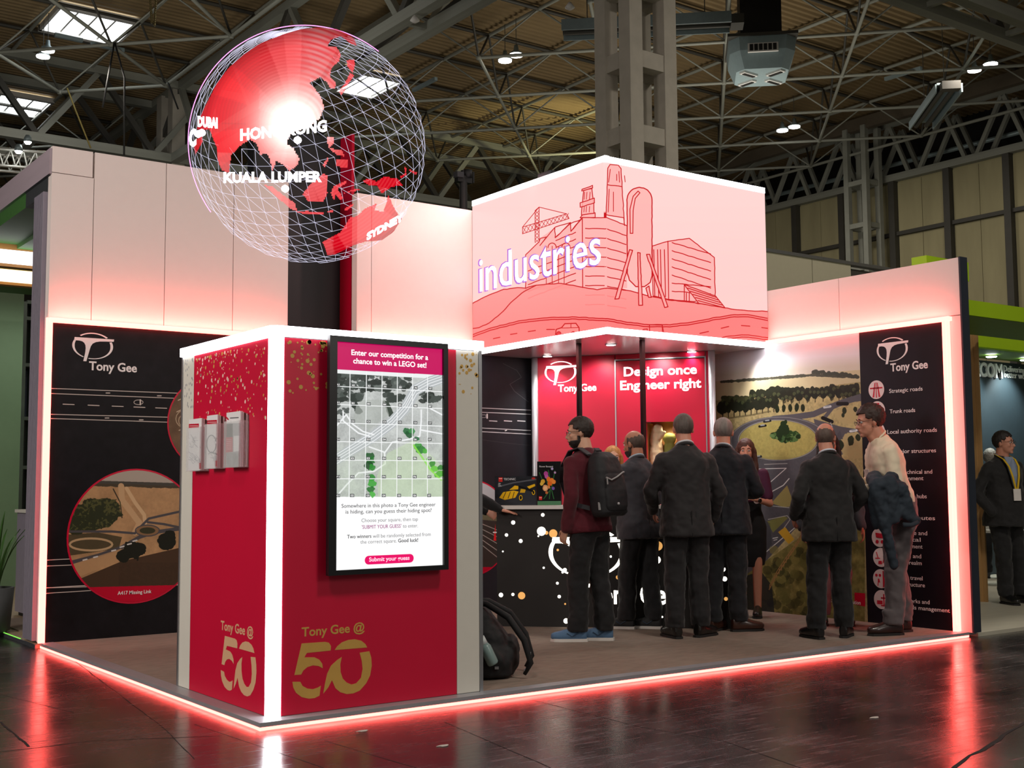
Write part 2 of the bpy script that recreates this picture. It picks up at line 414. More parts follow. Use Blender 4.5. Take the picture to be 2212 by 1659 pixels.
for k, (pts, w) in enumerate([([(0, 1560), (62, 1613)], .006), ([(0, 1625), (205, 1600), (480, 1590)], .004), ([(960, 1560), (1190, 1659)], .003), ([(1150, 1512), (1380, 1570), (1560, 1600), (1730, 1659)], .0025),
        ([(2212, 1560), (2120, 1620), (2060, 1659)], .012), ([(125, 1400), (360, 1578), (420, 1640)], .0022), ([(420, 1565), (700, 1659)], .002), ([(700, 1600), (900, 1659)], .002), ([(0, 1500), (160, 1540)], .002)]):
    v, f = crack([gp(*q) for q in pts], w, k); n = len(V); V += v; Fc += [tuple(i+n for i in g) for g in f]
mesh('floor_joint', V, Fc, jm, fl, kind='stuff', label='cracks and saw cuts in the dark floor')
# ribbed roof deck
V = []; Fc = []; y = -6.; i = 0
while y < 46:
    for dy, z in ((0, 12.0), (.085, 12.0), (.115, 12.055), (.165, 12.055)):
        V += [(-26, y+dy, z), (28.9, y+dy, z)]
        if i: Fc.append((2*i-2, 2*i-1, 2*i+1, 2*i))
        i += 1
    y += .195
mesh('ceiling', V, Fc, deck_m, kind='structure')
box('wall_back', (-30, 46, 0), (29, 46.3, 12.3), pm('far_wall', '4c4a44', .9, var=.3, scale=1), kind='structure')
# square based space frames: grid of top chords, diagonal lattice of bottom chords, webs
ZT, ZB = 11.88, 10.85
def frame(xs, ys, par, cells, label):
    t = thing('space_frame', label, 'roof truss', (xs[0], ys[0], ZB))
    for x in xs: strut('top_chord', (x, ys[0], ZT), (x, ys[-1], ZT), .045, steel, t, 6)
    for y in ys: strut('top_chord', (xs[0], y, ZT), (xs[-1], y, ZT), .045, dsteel, t, 6)
    nd = {}
    for i in range(len(xs)-1):
        for j in range(len(ys)-1):
            if (i+j) % 2 == par and cells(i, j):
                nd[i, j] = ((xs[i]+xs[i+1])/2, (ys[j]+ys[j+1])/2, ZB)
    nw = 0
    for (i, j), n in nd.items():
        for a, b in ((0, 0), (1, 0), (0, 1), (1, 1)):
            if nw < 290: strut('web_bar', n, (xs[i+a], ys[j+b], ZT), .022 if (a+b) % 2 else .028, dsteel if a == b else steel, t, 5)
            nw += 1
        lathe('node', [(.05, -.05), (.07, 0), (.05, .05)], n, steel, t, 8)
        for a, b in ((1, 1), (1, -1)):
            if (i+a, j+b) in nd: strut('bottom_chord', n, nd[i+a, j+b], .04, steel, t, 6)
    for a in ((0, 2), (2, 0)):
        for (i, j), n in nd.items():
            q = (i+a[0], j+a[1])
            edge = (a == (0, 2) and i in (0, 1) and par == 0 and xs[0] < 5) or (a == (0, 2) and i == len(xs)-2)
            if q in nd and edge: strut('bottom_chord', n, nd[q], .045, steel, t, 6)
    return t
ys = [7.25+1.95*j for j in range(10)]
frame([11.42+1.93*i for i in range(9)], ys, 0, lambda i, j: True, 'tubular space frame under the roof right of the hanging globe, behind the concrete pylon')
xl = [8.29-1.93*i for i in range(7)][::-1]
frame(xl, ys, 0 if (5+7) % 2 == 0 else 1, lambda i, j: j > 2, 'tubular space frame under the roof at upper left, beneath the biggest skylight')
frame(xl, [27.+1.95*j for j in range(8)], 1, lambda i, j: True, 'far tubular space frame at upper left beyond the deep roof girder')
# deep girders
def girder(label, a, b, ax, tops, bots, n):
    t = thing('roof_girder', label, 'roof girder', (a, tops[0], 9.86) if ax == 'x' else (tops[0], a, 9.86))
    P = (lambda u, w, z: (u, w, z)) if ax == 'x' else (lambda u, w, z: (w, u, z))
    for w in tops: strut('top_chord', P(a, w, 11.85), P(b, w, 11.85), .1, steel, t, square=True)
    for w in bots: strut('bottom_chord', P(a, w, 9.86), P(b, w, 9.86), .11, steel, t, square=True)
    for s in range(len(bots)):
        for k in range(n):
            u0 = a+(b-a)*k/n; u1 = a+(b-a)*(k+.5)/n; u2 = a+(b-a)*(k+1)/n
            strut('web_bar', P(u0, bots[s], 9.9), P(u1, tops[s], 11.8), .07, steel, t, square=True)
            strut('web_bar', P(u1, tops[s], 11.8), P(u2, bots[s], 9.9), .07, dsteel, t, square=True)
            if len(bots) > 1 and s == 0: strut('tie', P(u0, bots[0], 9.86), P(u0, bots[1], 9.86), .05, steel, t, square=True)
    return t
girder('deep grey roof girder running away behind the top of the globe', 6.4, 46, 'y', (8.7, 10.9), (8.55, 9.2), 12)
girder('deep grey roof girder crossing low behind the wide pale wall at left', -24, 28.4, 'x', (24.6, 26.6), (24.6, 26.4), 18)
girder('deep grey roof girder in the top right corner above the tall lattice column', 8.5, 28.4, 'x', (7.1, 5.6), (7.0, 6.3), 8)
pipe_m = pm('yellow_gas_pipe', 'a8752f', .5)
tag(tube('gas_pipe', [(9.42, 8, 9.95), (9.42, 24, 9.95)], .04, pipe_m, sides=8), 'ochre yellow pipe running beside the deep girder at the right of the globe', 'pipe')
# skylights
def skylight(n, x0, x1, y0, y1):
    o = box(f'window_{n}', (x0, y0, 11.93), (x1, y1, 11.96), day_e, kind='structure')
    for k in range(5): box('glazing_bar', (x0+(x1-x0)*k/4-.02, y0, 11.89), (x0+(x1-x0)*k/4+.02, y1, 11.925), white_m, o)
    for yy in (y0, y1): box('upstand', (x0-.06, yy-.07, 11.82), (x1+.06, yy+.07, 11.95), white_m, o)
    for xx in (x0-.03, x1+.03): box('upstand', (xx-.03, y0, 11.82), (xx+.03, y1, 11.95), white_m, o)
for n, q in enumerate([(4.62, 6.3, 20.95, 22.6), (4.62, 6.3, 27.9, 29.6), (11.6, 13.3, 20.95, 22.6), (4.62, 6.3, 13.5, 15.1)]): skylight(n+1, *q)
# concrete pylon behind the canopy
def pylon(label, x0, y0, w, d, lw, z0, z1, zr, mat, rung=.13, name='pylon'):
    t = thing(name, label, 'column', (x0+w/2, y0+d/2, 0))
    for x in (x0, x0+w-lw):
        for y in (y0, y0+d-lw): box('leg', (x, y, z0), (x+lw, y+lw, z1), mat, t)
    for z in zr:
        for y in (y0, y0+d-lw): box('crosspiece', (x0+lw, y+.02, z-rung), (x0+w-lw, y+lw-.02, z+rung), mat, t)
        for x in (x0, x0+w-lw): box('crosspiece', (x+.02, y0+lw, z-rung), (x+lw-.02, y0+d-lw, z+rung), mat, t)
    return t
pylon('tall concrete lattice pylon rising behind the pink screen canopy', 9.14, 7.32, .95, .82, .25, 0, 11.9, [1.9+1.15*k for k in range(9)], conc)
pylon('distant concrete pylon behind the wide pale wall under the roof girder', 8.5, 24.6, 1.2, 1.2, .35, 0, 11.8, [2+1.5*k for k in range(6)], conc)
pylon('slim steel lattice column against the tan hall wall', 25.75, 15.85, .75, .8, .16, 0, 11.6, [1.2+1.25*k for k in range(8)], steel, .07, 'lattice_column')
# right hand hall wall
XW = 27.
wr = box('wall_right', (XW, -28, 0), (XW+.15, 45.9, 10.06), tan_m, kind='structure')
pj = pm('wall_panel', 'a8a07c', .85, var=.28, scale=2.2, stretch=(1, 1, .2))
yp = [19.45-1.83*k for k in range(-2, 9)]
for k in range(len(yp)-1):
    y1, y0 = yp[k], yp[k+1]
    for z0, z1 in ((.1, 4.2), (4.35, 8.43), (8.56, 10.0)):
        for h in range(2): box('panel', (XW-.03, y0+.1+h*(y1-y0-.2)/2+.008, z0), (XW, y0+.1+(h+1)*(y1-y0-.2)/2-.008, z1), pj, wr)
    box('wall_post', (XW-.22, y1-.1, 0), (XW, y1+.1, 10.05), dsteel, wr)
box('rail', (XW-.14, 2, 8.44), (XW, 23, 8.55), dsteel, wr); box('rail', (XW-.14, 2, 4.22), (XW, 23, 4.33), dsteel, wr)
ts = thing('wall_top_truss', 'steel truss with slanting bars along the top of the tan hall wall', 'roof truss', (XW, 10, 10.05))
strut('bottom_chord', (XW-.1, -6, 10.15), (XW-.1, 45, 10.15), (.12, .1), steel, ts, square=True)
strut('top_chord', (XW-.1, -6, 11.75), (XW-.1, 45, 11.75), .06, steel, ts, square=True)
for k in range(26):
    y = 2.4+k*1.83/2*1
    if k % 2 == 0:
        for dx in (0, .6):
            strut('web_bar', (XW-.1+dx, y, 10.2), (XW-.1+dx, y+.62, 11.7), .055, steel, ts, square=True)
            strut('web_bar', (XW-.1+dx, y+.66, 11.7), (XW-.1+dx, y+1.5, 10.2), .055, steel, ts, square=True)
tag(tube('wall_duct', [(XW+1.0, -4, 10.9), (XW+1.0, 45, 10.9)], .07, galv, sides=8), 'thin silver pipe running behind the truss on top of the tan hall wall', 'pipe')
box('wall_right', (28.7, -28, 9), (28.95, 45.9, 12.3), black_m, kind='structure')  # black sheet standing in for the dark void above the wall
tag(box('roof_beam', (XW-1.2, -6, 11.5), (XW-1.0, 45, 11.85), pm('brown_beam', '5f5546', .8)), 'brown edge beam where the roof meets the hall wall at right', 'beam')
# hanging lamps, heaters, air unit
def lamp(P, r, label, grp='high bay lamps under the hall roof'):
    t = thing('high_bay_lamp', label, 'lamp', tuple(P), group=grp)
    c = P
    lathe('housing', [(r*.25, .22), (r*.35, .1), (r, .015), (r*1.02, 0)], c, galv, t, 16)
    lathe('lens', [(r*.2, .005), (r*.92, .004), (r*.9, -.03), (r*.3, -.05)], c, white_e, t, 16)
    strut('hanger', (c[0], c[1], c[2]+.2), (c[0], c[1], 11.85), .008, dsteel, t, 5)
for (u, v), z, l in [((1115, 118), 11., 'lit high bay lamp left of the concrete pylon, right one of its pair'), ((1091, 130), 11., 'dimmer high bay lamp left of the concrete pylon, left one of its pair'),
        ((1690, 281), 11., 'lit high bay lamp over the screen canopy, left one of its pair'), ((1716, 273), 11., 'lit high bay lamp over the screen canopy, right one of its pair'),
        ((2105, 151), 11., 'lit high bay lamp near the top right corner, left one of its pair'), ((2140, 138), 11., 'lit high bay lamp near the top right corner, right one of its pair'),
        ((93, 121), 11., 'lower of two lit high bay lamps below the biggest skylight'), ((103, 108), 11., 'upper of two lit high bay lamps below the biggest skylight')]:
    lamp(on_axis(u, v, 2, z), .17 if u > 200 else .16, l)
def heater(u1, v1, u2, v2, z, label, hx):
    a = on_axis(u1, v1, 2, z); b = on_axis(u2, v2, 2, z); d = (b-a)/np.linalg.norm(b-a); sd = np.array([-d[1], d[0], 0])
    t = thing('radiant_heater', label, 'heater', tuple((a+b)/2))
    c = (a+b)/2; hl = np.linalg.norm(b-a)/2
    obox('reflector', c+[0, 0, .1], d*hl, sd*.26, np.array([0, 0, .025]), galv, t)
    for s in (-1, 1):
        obox('reflector_side', c+sd*s*.28, d*hl, sd*.015, np.array([0, 0, .1]), galv, t)
        strut('burner_tube', a+sd*s*.12, b+sd*s*.12, .055, dsteel, t)
    obox('end_box', b+d*.12, d*.12, sd*.2, np.array([0, 0, .09]), dsteel, t)
    for k in (-.7, .7): strut('hanger', c+d*hl*k+[0, 0, .1], c+d*hl*k+[0, 0, 11.8-z], .01, dsteel, t, 5)
heater(1215, 66, 1578, 48, 10.0, 'long tube heater passing behind the concrete pylon', 1)
heater(1990, 272, 2050, 190, 10.0, 'tube heater hanging at a slant above the tan hall wall', 1)
ac = thing('air_unit', 'boxy air conditioning unit with slotted vents hanging near the roof right of the pylon', 'air unit', (16.5, 11.2, 9.9))
P0 = on_axis(1575, 92, 2, 10.1); P1 = on_axis(1722, 84, 2, 10.1); d = (P1-P0)/np.linalg.norm(P1-P0); sd = np.array([-d[1], d[0], 0.]); w = np.linalg.norm(P1-P0)/2; c = (P0+P1)/2+sd*.75
if (sd@FWD) < 0: sd = -sd; c = (P0+P1)/2+sd*.75
V = []
for z, k in ((.12, 1.), (-.15, .97), (-.5, .78)):
    for a, b_ in ((-1, -.7), (-.7, -1), (.7, -1), (1, -.7), (1, .7), (.7, 1), (-.7, 1), (-1, .7)): V.append(c+d*a*w*k+sd*b_*.72*k+[0, 0, z])
Fc = [tuple(range(7, -1, -1))[::-1]]+[tuple(range(23, 15, -1))]+[(i+8*j, i+8*j+8, (i+1) % 8+8*j+8, (i+1) % 8+8*j) for j in range(2) for i in range(8)]
mesh('casing', V, Fc, pm('air_unit_blue_grey', '8fa3a8', .6), ac)
obox('duct', c+[0, 0, .9]+sd*.2, d*w*.62, sd*.5, np.array([0, 0, .75]), black_m, ac)
obox('flange', c+[0, 0, .15], d*w*1.04, sd*.76, np.array([0, 0, .03]), dsteel, ac)
obox('vent', c-sd*.72*.985+[0, 0, -.12], d*.3, sd*.03, np.array([0, 0, .09]), white_m, ac)
for k in range(6): obox('vent_slot', c-sd*.72*1.03+d*(-.23+k*.092)+[0, 0, -.12], d*.034, sd*.012, np.array([0, 0, .065]), black_m, ac)
for q, (a, b_) in enumerate(((-.4, -.3), (.4, -.3), (-.4, .25), (.4, .25))):
    m1 = (d*(1 if a*b_ > 0 else 1)+sd*(1 if a > 0 else -1)*(-1 if b_ < 0 else 1)); m1 = m1/np.linalg.norm(m1); m2 = np.array([-m1[1], m1[0], 0])
    obox('vent', c+d*a*w+sd*b_+[0, 0, -.52], m1*.2, m2*.07, np.array([0, 0, .02]), white_m, ac)
    obox('vent_slot', c+d*a*w+sd*b_+[0, 0, -.545], m1*.16, m2*.035, np.array([0, 0, .01]), black_m, ac)
# rigging chains and slings at upper left
rig = pm('rigging_black', '1a1a1a', .6)
for pts_, y_, l in [(((247, 92), (222, 232)), 19.65, 'black sling hanging left below the space frame knot at upper left'), (((248, 92), (269, 168), (268, 335)), 19.65, 'black hoist chain dropping from the same knot towards the pale wall at upper left'),
        (((363, 178), (385, 236)), 21.6, 'short black sling under the girder left of the globe'), (((145, 190), (162, 235), (196, 320)), 23.5, 'yellow webbing sling slanting down towards the pale wall corner')]:
    tag(tube('sling', [on_axis(u, v, 1, y_) for u, v in pts_], .02, pm('yellow_webbing', '9c8a4e', .7) if 'yellow' in l else rig, sides=6), l, 'sling')
for (u, v, u2, v2, y), l in [((320, 0, 328, 50, 12.), 'left loop of pale hoist chain hanging at the top edge'), ((340, 0, 334, 56, 12.), 'right loop of pale hoist chain hanging at the top edge')]:
    a = on_axis(u, v-60, 1, y); b = on_axis(u2, v2, 1, y); n = 46; V = []; Fc = []
    for k in range(n):
        q = a+(b-a)*k/n; ring = [q+np.array([.016*cos(t)*(k % 2), .016*cos(t)*((k+1) % 2), .03*sin(t)]) for t in np.linspace(0, 2*pi, 7)[:-1]]
        vv, ff = tubev(ring, .0055, 4, True); m0 = len(V); V += vv; Fc += [tuple(i+m0 for i in f) for f in ff]
    tag(mesh('hoist_chain', V, Fc, pm('chain_metal', '9a8d62', .4, .8)), l, 'chain')
# aluminium lighting truss with two lamps, far left
tr = thing('lighting_truss', 'bright aluminium lighting truss at the left edge above the neighbouring stand', 'lighting truss', (-2, 11, 4.9))
A0 = on_axis(-60, 318, 1, 11.); B0 = on_axis(104, 330, 1, 11.); A1 = on_axis(-60, 352, 1, 11.); B1 = on_axis(98, 366, 1, 11.)
tube_m = pm('truss_aluminium', 'd8dcd8', .35, .6)
back = np.array([0, .3, 0])
for a, b in ((A0, B0), (A1, B1)):
    for o in (0*back, back): strut('chord', a+o, b+o, .022, tube_m, tr)
for k in range(6):
    a = A0+(B0-A0)*k/6; b = A1+(B1-A1)*(k+.5)/6; c2 = A0+(B0-A0)*(k+1)/6
    for o in (0*back, back): strut('brace', a+o, b+o, .012, tube_m, tr, 6); strut('brace', b+o, c2+o, .012, tube_m, tr, 6)
    strut('brace', a, a+back, .012, tube_m, tr, 6)
for (u, v), l in [((60, 308), 'brighter round lamp clamped on the aluminium truss at the left edge'), ((40, 328), 'lower round lamp clamped on the aluminium truss at the left edge')]:
    P = on_axis(u, v, 1, 10.8); t = thing('stage_lamp', l, 'lamp', tuple(P)); lathe('housing', [(.03, .1), (.05, .06), (.055, .01)], P, galv, t, 12); lathe('lens', [(.02, .01), (.05, .008), (.03, -.02)], P, white_e, t, 12)
# small ceiling fixtures: flat battens and speakers
for (u, v, u2, v2), l in [((893, 195, 942, 170), 'slim batten light at the right rim of the globe'), ((1912, 171, 1990, 147), 'slim batten light under the roof between the air unit and the right heater'), ((118, 75, 178, 88), 'slim white batten below the biggest skylight, left length'), ((196, 94, 268, 109), 'slim white batten below the biggest skylight, right length')]:
    tag(strut('batten_light', on_axis(u, v, 2, 10.9), on_axis(u2, v2, 2, 10.9), .04, galv, None, square=True), l, 'light fitting')
for (u, v), l in [((896, 47), 'small white dome fitting under the deep girder above the globe'), ((1231, 19), 'tiny white sensor hanging left of the concrete pylon')]:
    P = on_axis(u, v, 2, 9.6); tag(lathe('ceiling_sensor', [(.02, .12), (.05, .08), (.09, .02), (.03, -.02)], P, white_m, sides=14), l, 'sensor')
spot('deck_uplight', (19, 19.5, 9.6), (18.6, 21.6, 12), 300, (1, .92, .5), 95, .8, .1)
area('roof_fill_light', (3, 14, 6), 3, 150, (1, .95, .85), (5, 22, 12))  # two added fills brightening the roof from below, not hall lamps
area('roof_fill_light', (16, 12, 6), 4, 200, (1, .93, .8), (17, 16, 12))
# ================================================================== the exhibition stand
D = 4.11; LX = 6.155; HG = 2.60; KX, KY, KZ0, KZ1 = 4.115, 2.061, 2.555, 4.115; PZ = .042
carpet_m = pm('grey_brown_carpet', '85766a', .95, var=.35, scale=9, bump=.5, stretch=(1, 3, 1))
wallw = pm('white_laminate_wall', 'eee3df', .5, var=.02)
crim = pm('crimson_laminate', 'cf0036', .42, var=.04, scale=3)
crim2 = pm('glossy_crimson', 'b8002c', .25, var=.05)
dkgr = pm('charcoal_graphic', '17161b', .55, var=.35, scale=2.5)
cream = pm('cream_laminate', 'dcd9cf', .5, var=.03)
navy = pm('slate_edge', '252c38', .5)
pinkp = pm('lettering_white', 'f4efee', .5, var=.02)
gold = pm('gold_print', 'cda24f', .5, var=.08)
led_r = em('red_light_line', (1, .085, .07), 11.0)
led_s = em('red_light_line_soft', (1, .08, .07), 3.2)
led_w = em('cool_white_light_line', (.97, .96, 1), 9)
edge_m = pm('light_grey_edge', 'a4a7ad', .38, .35, var=.12, scale=10)
BACK = Plane((0, D, 0), (1, 0, 0), (0, -1, 0))
RIGHT = Plane((LX, 0, 0), (0, -1, 0), (-1, 0, 0))
TWR = Plane((0, .1, 0), (1, 0, 0), (0, -1, 0))
TWL = Plane((.1, 0, 0), (0, -1, 0), (-1, 0, 0))
TVP = Plane((0, .035, 0), (1, 0, 0), (0, -1, 0))
CUR = Plane((0, KY, 0), (1, 0, 0), (0, -1, 0))
CUL = Plane((KX, 0, 0), (0, -1, 0), (-1, 0, 0))
_dl, _dr = np.array([4.80, 4.00]), np.array([5.87, 2.50]); _dd = (_dr-_dl)/np.linalg.norm(_dr-_dl)
DOOR = Plane((_dl[0], _dl[1], 0), (_dd[0], _dd[1], 0), (_dd[1], -_dd[0], 0)); DLEN = float(np.linalg.norm(_dr-_dl))
_q = sqrt(.5)
CTR = Plane((3.452, 2.780, 0), (_q, -_q, 0), (-_q, -_q, 0))
# raised carpet floor
cf = box('floor', (.1, .1, 0), (LX+.0, 6.2, PZ), carpet_m, kind='structure', label='grey brown carpet of the stand on its raised base')
slab('edge_profile', Plane((0, 0, 0), (1, 0, 0), (0, -1, 0)), rect(0, LX+.1, .021, PZ+.002), -.1, .1, edge_m, cf)
slab('edge_profile', Plane((0, 0, 0), (0, 1, 0), (-1, 0, 0)), rect(.1, D, .021, PZ+.002), -.1, .1, edge_m, cf)
slab('light_strip', Plane((0, 0, 0), (1, 0, 0), (0, -1, 0)), rect(.0, LX+.0, .003, .020), -.03, .028, led_r, cf, label='red glowing line under the platform edge')
slab('light_strip', Plane((0, 0, 0), (0, 1, 0), (-1, 0, 0)), rect(.0, D, .003, .020), -.03, .028, led_r, cf, label='red glowing line under the platform edge')
# emblem: bridge shaped T in an oval, used wherever the firm's mark stands
EMB_T = [(1112, 398), (1592, 398), (1588, 427), (1500, 430), (1420, 434), (1370, 444), (1330, 466), (1308, 500), (1296, 540), (1258, 688), (1222, 688), (1243, 580), (1247, 530), (1243, 490), (1228, 462), (1205, 446), (1170, 438), (1106, 437)]
def emblem_polys():
    n = lambda x, y: ((x-1085)/505., (688-y)/505.)
    P = [[n(*p) for p in EMB_T]]
    c = (1333, 495)
    def arc(a0, a1, k=22):
        o = [];
        for i in range(k+1):
            a = radians(a0+(a1-a0)*i/k); o.append((c[0]+248*cos(a), c[1]-163*sin(a)))
        for i in range(k, -1, -1):
            a = radians(a0+(a1-a0)*i/k); o.append((c[0]-2+(218+6*abs(sin(a)))*cos(a), c[1]+2-152*sin(a)))
        return [n(*p) for p in o]
    P += [arc(43, 130), arc(157, 242), arc(258, 382)]
    return P
EMB = emblem_polys()
def emblem(pl, s0, t0, W_, off, mat, parent, th=.002, txt=True, tmat=None, t_s=(.41, 1.585), t_b=-.205, cap=.205):
    slabs('emblem', pl, [[(s0+x*W_, t0+y*W_) for x, y in P] for P in EMB], off, th, mat, parent)
    if txt: text('lettering', 'Tony Gee', pl, s0+t_s[0]*W_, s0+t_s[1]*W_, t0+t_b*W_, cap*W_, off, tmat or mat, parent, bold=.022, depth=th)
# ---- wide left wall
lw = thing('display_wall', 'wide pale display wall at left with dark road graphic below and a red light line', 'display wall', (1.05, D+.05, PZ))
for a, b, z0, z1 in ((0, .336, PZ, 3.80), (0, .325, 3.806, 4.02), (.342, .945, PZ, 4.02), (.951, 1.56, PZ, 4.02), (1.566, 2.09, PZ, 4.02)):
    box('wall_panel', (a, D, z0), (b, D+.1, z1), wallw, lw)
gA = Art(BACK, .03, 2.09, PZ, 2.575, 900, 1100, srgb('17151a'))
nz = fbm(900, 1100, 6, 6, 3); n2 = fbm(900, 1100, 30, 4, 4)
gA.px = np.array(srgb('17151a'))[None, None]*(.2+1.1*(nz*.6+n2*.6)[..., None]**1.6).astype(np.float32)
lc = srgb('d8ccc4')
for x1, y1, x2, y2 in ((108, 839, 400, 850), (108, 850, 395, 861), (108, 895, 395, 902), (107, 904, 395, 913), (97, 1210, 160, 1207), (96, 1223, 165, 1220), (95, 1270, 195, 1264), (95, 1282, 395, 1263), (95, 1270, 395, 1262)):
    gA.line([(x1, y1), (x2, y2)], 1.5, lc)
for x in (135, 189, 241, 288, 335): gA.line([(x, 873+(x-135)*.04), (x+24, 874+(x-135)*.04)], 1.7, lc)
gA.line(ell((298, 869), 10, 5, 16)+[(308, 869)], 1.2, lc); gA.line([(302, 864), (302, 874)], 3, lc)
for x, y in ((232, 849), (343, 855), (230, 903), (304, 907)): gA.line([(x-4, y), (x+4, y)], 2, lc)
sheet('graphic', gA, 0, .012, print_mat('road_graphic', gA.image('road_graphic'), .5), lw, label='black graphic with white road lines')
slab('light_strip', BACK, rect(0, 2.09, 2.575, 2.612), .0, .05, led_r, lw, label='horizontal red light line')
slab('light_strip', BACK, rect(-.018, .03, PZ, 2.612), .0, .03, led_r, lw, label='upright red light line')
emblem(BACK, *BACK.st(154.3, 779), .335, .012, pinkp, lw)
# round photograph of a road scheme on the left wall
def disc_photo(c, r, half, label, txt):
    A = Art(BACK, c[0]-r, c[0]+r, c[1]-r, c[1]+r, 620, 620, srgb('8f6f4f'))
    n = fbm(620, 620, 7, 6, 11); nf = fbm(620, 620, 60, 3, 12); n3 = fbm(620, 620, 16, 4, 5)
    base = np.array(srgb('b08a62')); A.px = (base*(.55+.75*n+.25*nf)[..., None]).astype(np.float32)
    U, V_ = A.U, A.V
    A.put((V_ < 1046+(U-270)*.03+6*(n-.5)).astype(float), srgb('b3a79b'))            # pale sky
    m = (V_ >= 1040+(U-270)*.03) & (V_ < 1052+(U-270)*.03+6*(n3-.5)); A.put(m*.9, srgb('2e3029'))
    A.line([(260, 1050), (262, 1080), (285, 1110), (300, 1130), (290, 1150)], 13, srgb('c9a57c')); A.line([(272, 1055), (290, 1085), (310, 1112), (312, 1135)], 8, srgb('d4b288'))
    A.line([(243, 1056), (258, 1085), (262, 1118)], 2.5, srgb('3a3328'))
    for x, y, rr in ((170, 1110, 34), (200, 1095, 30), (232, 1100, 30), (190, 1130, 30), (225, 1120, 26), (165, 1140, 24)): A.blob(x, y, rr, rr*.75, (np.array(srgb('2f3420'))*1.0), 1, .5, n3); 
    tr_ = ((U < 265) & (V_ > 1070) & (V_ < 1150) & (nf > .52) & (n3 > .4) & (A.px[..., 1] < .05)); A.put(tr_*.5, srgb('6a6a3c'))
    A.poly([(140, 1155), (210, 1150), (262, 1160), (255, 1185), (150, 1200)], srgb('3e3b28'), .9)
    A.line(ell((195, 1176), 46, 13, 24)+[(241, 1176)], 4.5, srgb('c2a27a'))
    road = srgb('504d50')
    A.line([(140, 1218), (210, 1200), (262, 1182), (300, 1160), (330, 1150), (400, 1140)], 8, road); A.line([(150, 1148), (240, 1148), (290, 1152), (300, 1140), (320, 1120), (400, 1102)], 5, road); A.line([(318, 1128), (352, 1132), (400, 1142)], 5, road)
    A.blob(317, 1146, 24, 11, srgb('8b6a4b')); A.blob(317, 1146, 17, 7, srgb('3b3a26')); A.line(ell((317, 1146), 26, 12, 20)+[(343, 1146)], 2.5, road)
    A.poly([(135, 1225), (260, 1185), (270, 1205), (160, 1250)], srgb('bc946a'), .8)
    A.poly([(160, 1255), (262, 1212), (400, 1180), (400, 1280), (180, 1280)], srgb('4a3626'), 1); A.put(((V_ > 1215) & (U > 255))*.35*nf, srgb('2a2018'))
    for x, y, rx, ry in ((290, 1190, 22, 20), (265, 1200, 16, 14), (360, 1170, 18, 18), (365, 1160, 13, 14)): A.blob(x, y, rx, ry, srgb('1d1e15'), 1, .5, n3)
    for x, y in ((182, 1209), (205, 1203), (244, 1189), (262, 1181), (278, 1175), (290, 1168)): A.line([(x-4, y+1), (x+4, y-1)], 3, srgb('d7d4d0'))
    A.put((V_ > 1263.5+(U-385)*-.025).astype(float), srgb('c4002c'))
    o = slab('picture_ring', BACK, ell(c, r+.012, r+.012, 64), .012, .003, crim, lw, label='thin red ring')
    sheet('round_photo', A, .015, .002, print_mat('round_photo', A.image('round_photo'), .5), lw, ell(c, r-.002, r-.002, 64), label)
disc_photo((.735, .856), .54, 0, 'round aerial photograph of a roundabout under construction', '')
ptext('lettering', 'A417 Missing Link', BACK, (254, 1284), (327, 1282), 7.5, .018, pinkp, lw, bold=.01)
c2 = (1.40, 1.80); A = Art(BACK, c2[0]-.4, c2[0]+.4, c2[1]-.4, c2[1]+.4, 300, 300, srgb('6b5440')); n = fbm(300, 300, 8, 5, 9); A.px *= (.4+1.2*n)[..., None]
for k in range(3): A.line(ell((400, 905+k*4), 22-k*6, 20-k*5, 16), 1.6, srgb('c2ad90'))
for x, y in ((383, 865), (380, 890), (385, 930)): A.line([(x, y), (x+12, y-6)], 2, srgb('cbb79c'))
slab('picture_ring', BACK, ell(c2, .412, .412, 48), .012, .003, crim, lw, label='thin red ring')
sheet('round_photo', A, .015, .002, print_mat('round_photo_2', A.image('round_photo_2'), .5), lw, ell(c2, .4, .4, 48), 'round photograph half hidden by the red kiosk')
# ---- recess, taller dark block and the pink block to its right
rc = thing('display_wall', 'tall black and crimson block standing in the gap behind the globe', 'display wall', (2.6, 4.5, PZ))
zt = on_axis(735, 300, 1, 4.45)[2]
box('black_panel', (1.9, 4.46, PZ), (2.81, 4.6, zt), pm('black_laminate', '16171b', .4), rc)
box('side_panel', (2.80, D+.12, PZ), (2.83, 4.455, zt), crim2, rc, label='glossy crimson side')
bw = thing('display_wall', 'pink lit block wall between the globe and the screen canopy', 'display wall', (3.8, D+.05, PZ))
for a, b in ((2.797, 2.95), (2.956, 4.3), (4.306, LX)): box('wall_panel', (a, D, PZ), (b, D+.1, 4.02), wallw, bw)
g2 = Art(BACK, 2.83, 4.86, PZ, 2.575, 700, 800, srgb('26272d')); nz = fbm(700, 800, 5, 6, 8); g2.px = (np.array(srgb('2c2d34'))*(.4+.9*nz)[..., None]).astype(np.float32)
for x1, y1, x2, y2 in ((1030, 881, 1145, 886), (1030, 890, 1145, 895), (1030, 924, 1145, 930), (1030, 932, 1145, 938)): g2.line([(x1, y1), (x2, y2)], 1.6, srgb('e4e4e6'))
for x in (1056, 1088, 1117): g2.line([(x, 909), (x+16, 910)], 2, srgb('e4e4e6'))
g2.line([(1090, 930.5), (1093, 929.5)], 2, srgb('ffffff')); g2.line([(1030, 896), (1048, 896), (1048, 902), (1030, 902)], 1, srgb('c0c0c4')); g2.line([(1051, 895), (1051, 903)], 3, srgb('ffffff'))
g2.line([(1085, 785), (1115, 800), (1125, 815), (1100, 830), (1110, 845), (1140, 868)], 1, srgb('6c6c70'), .6)
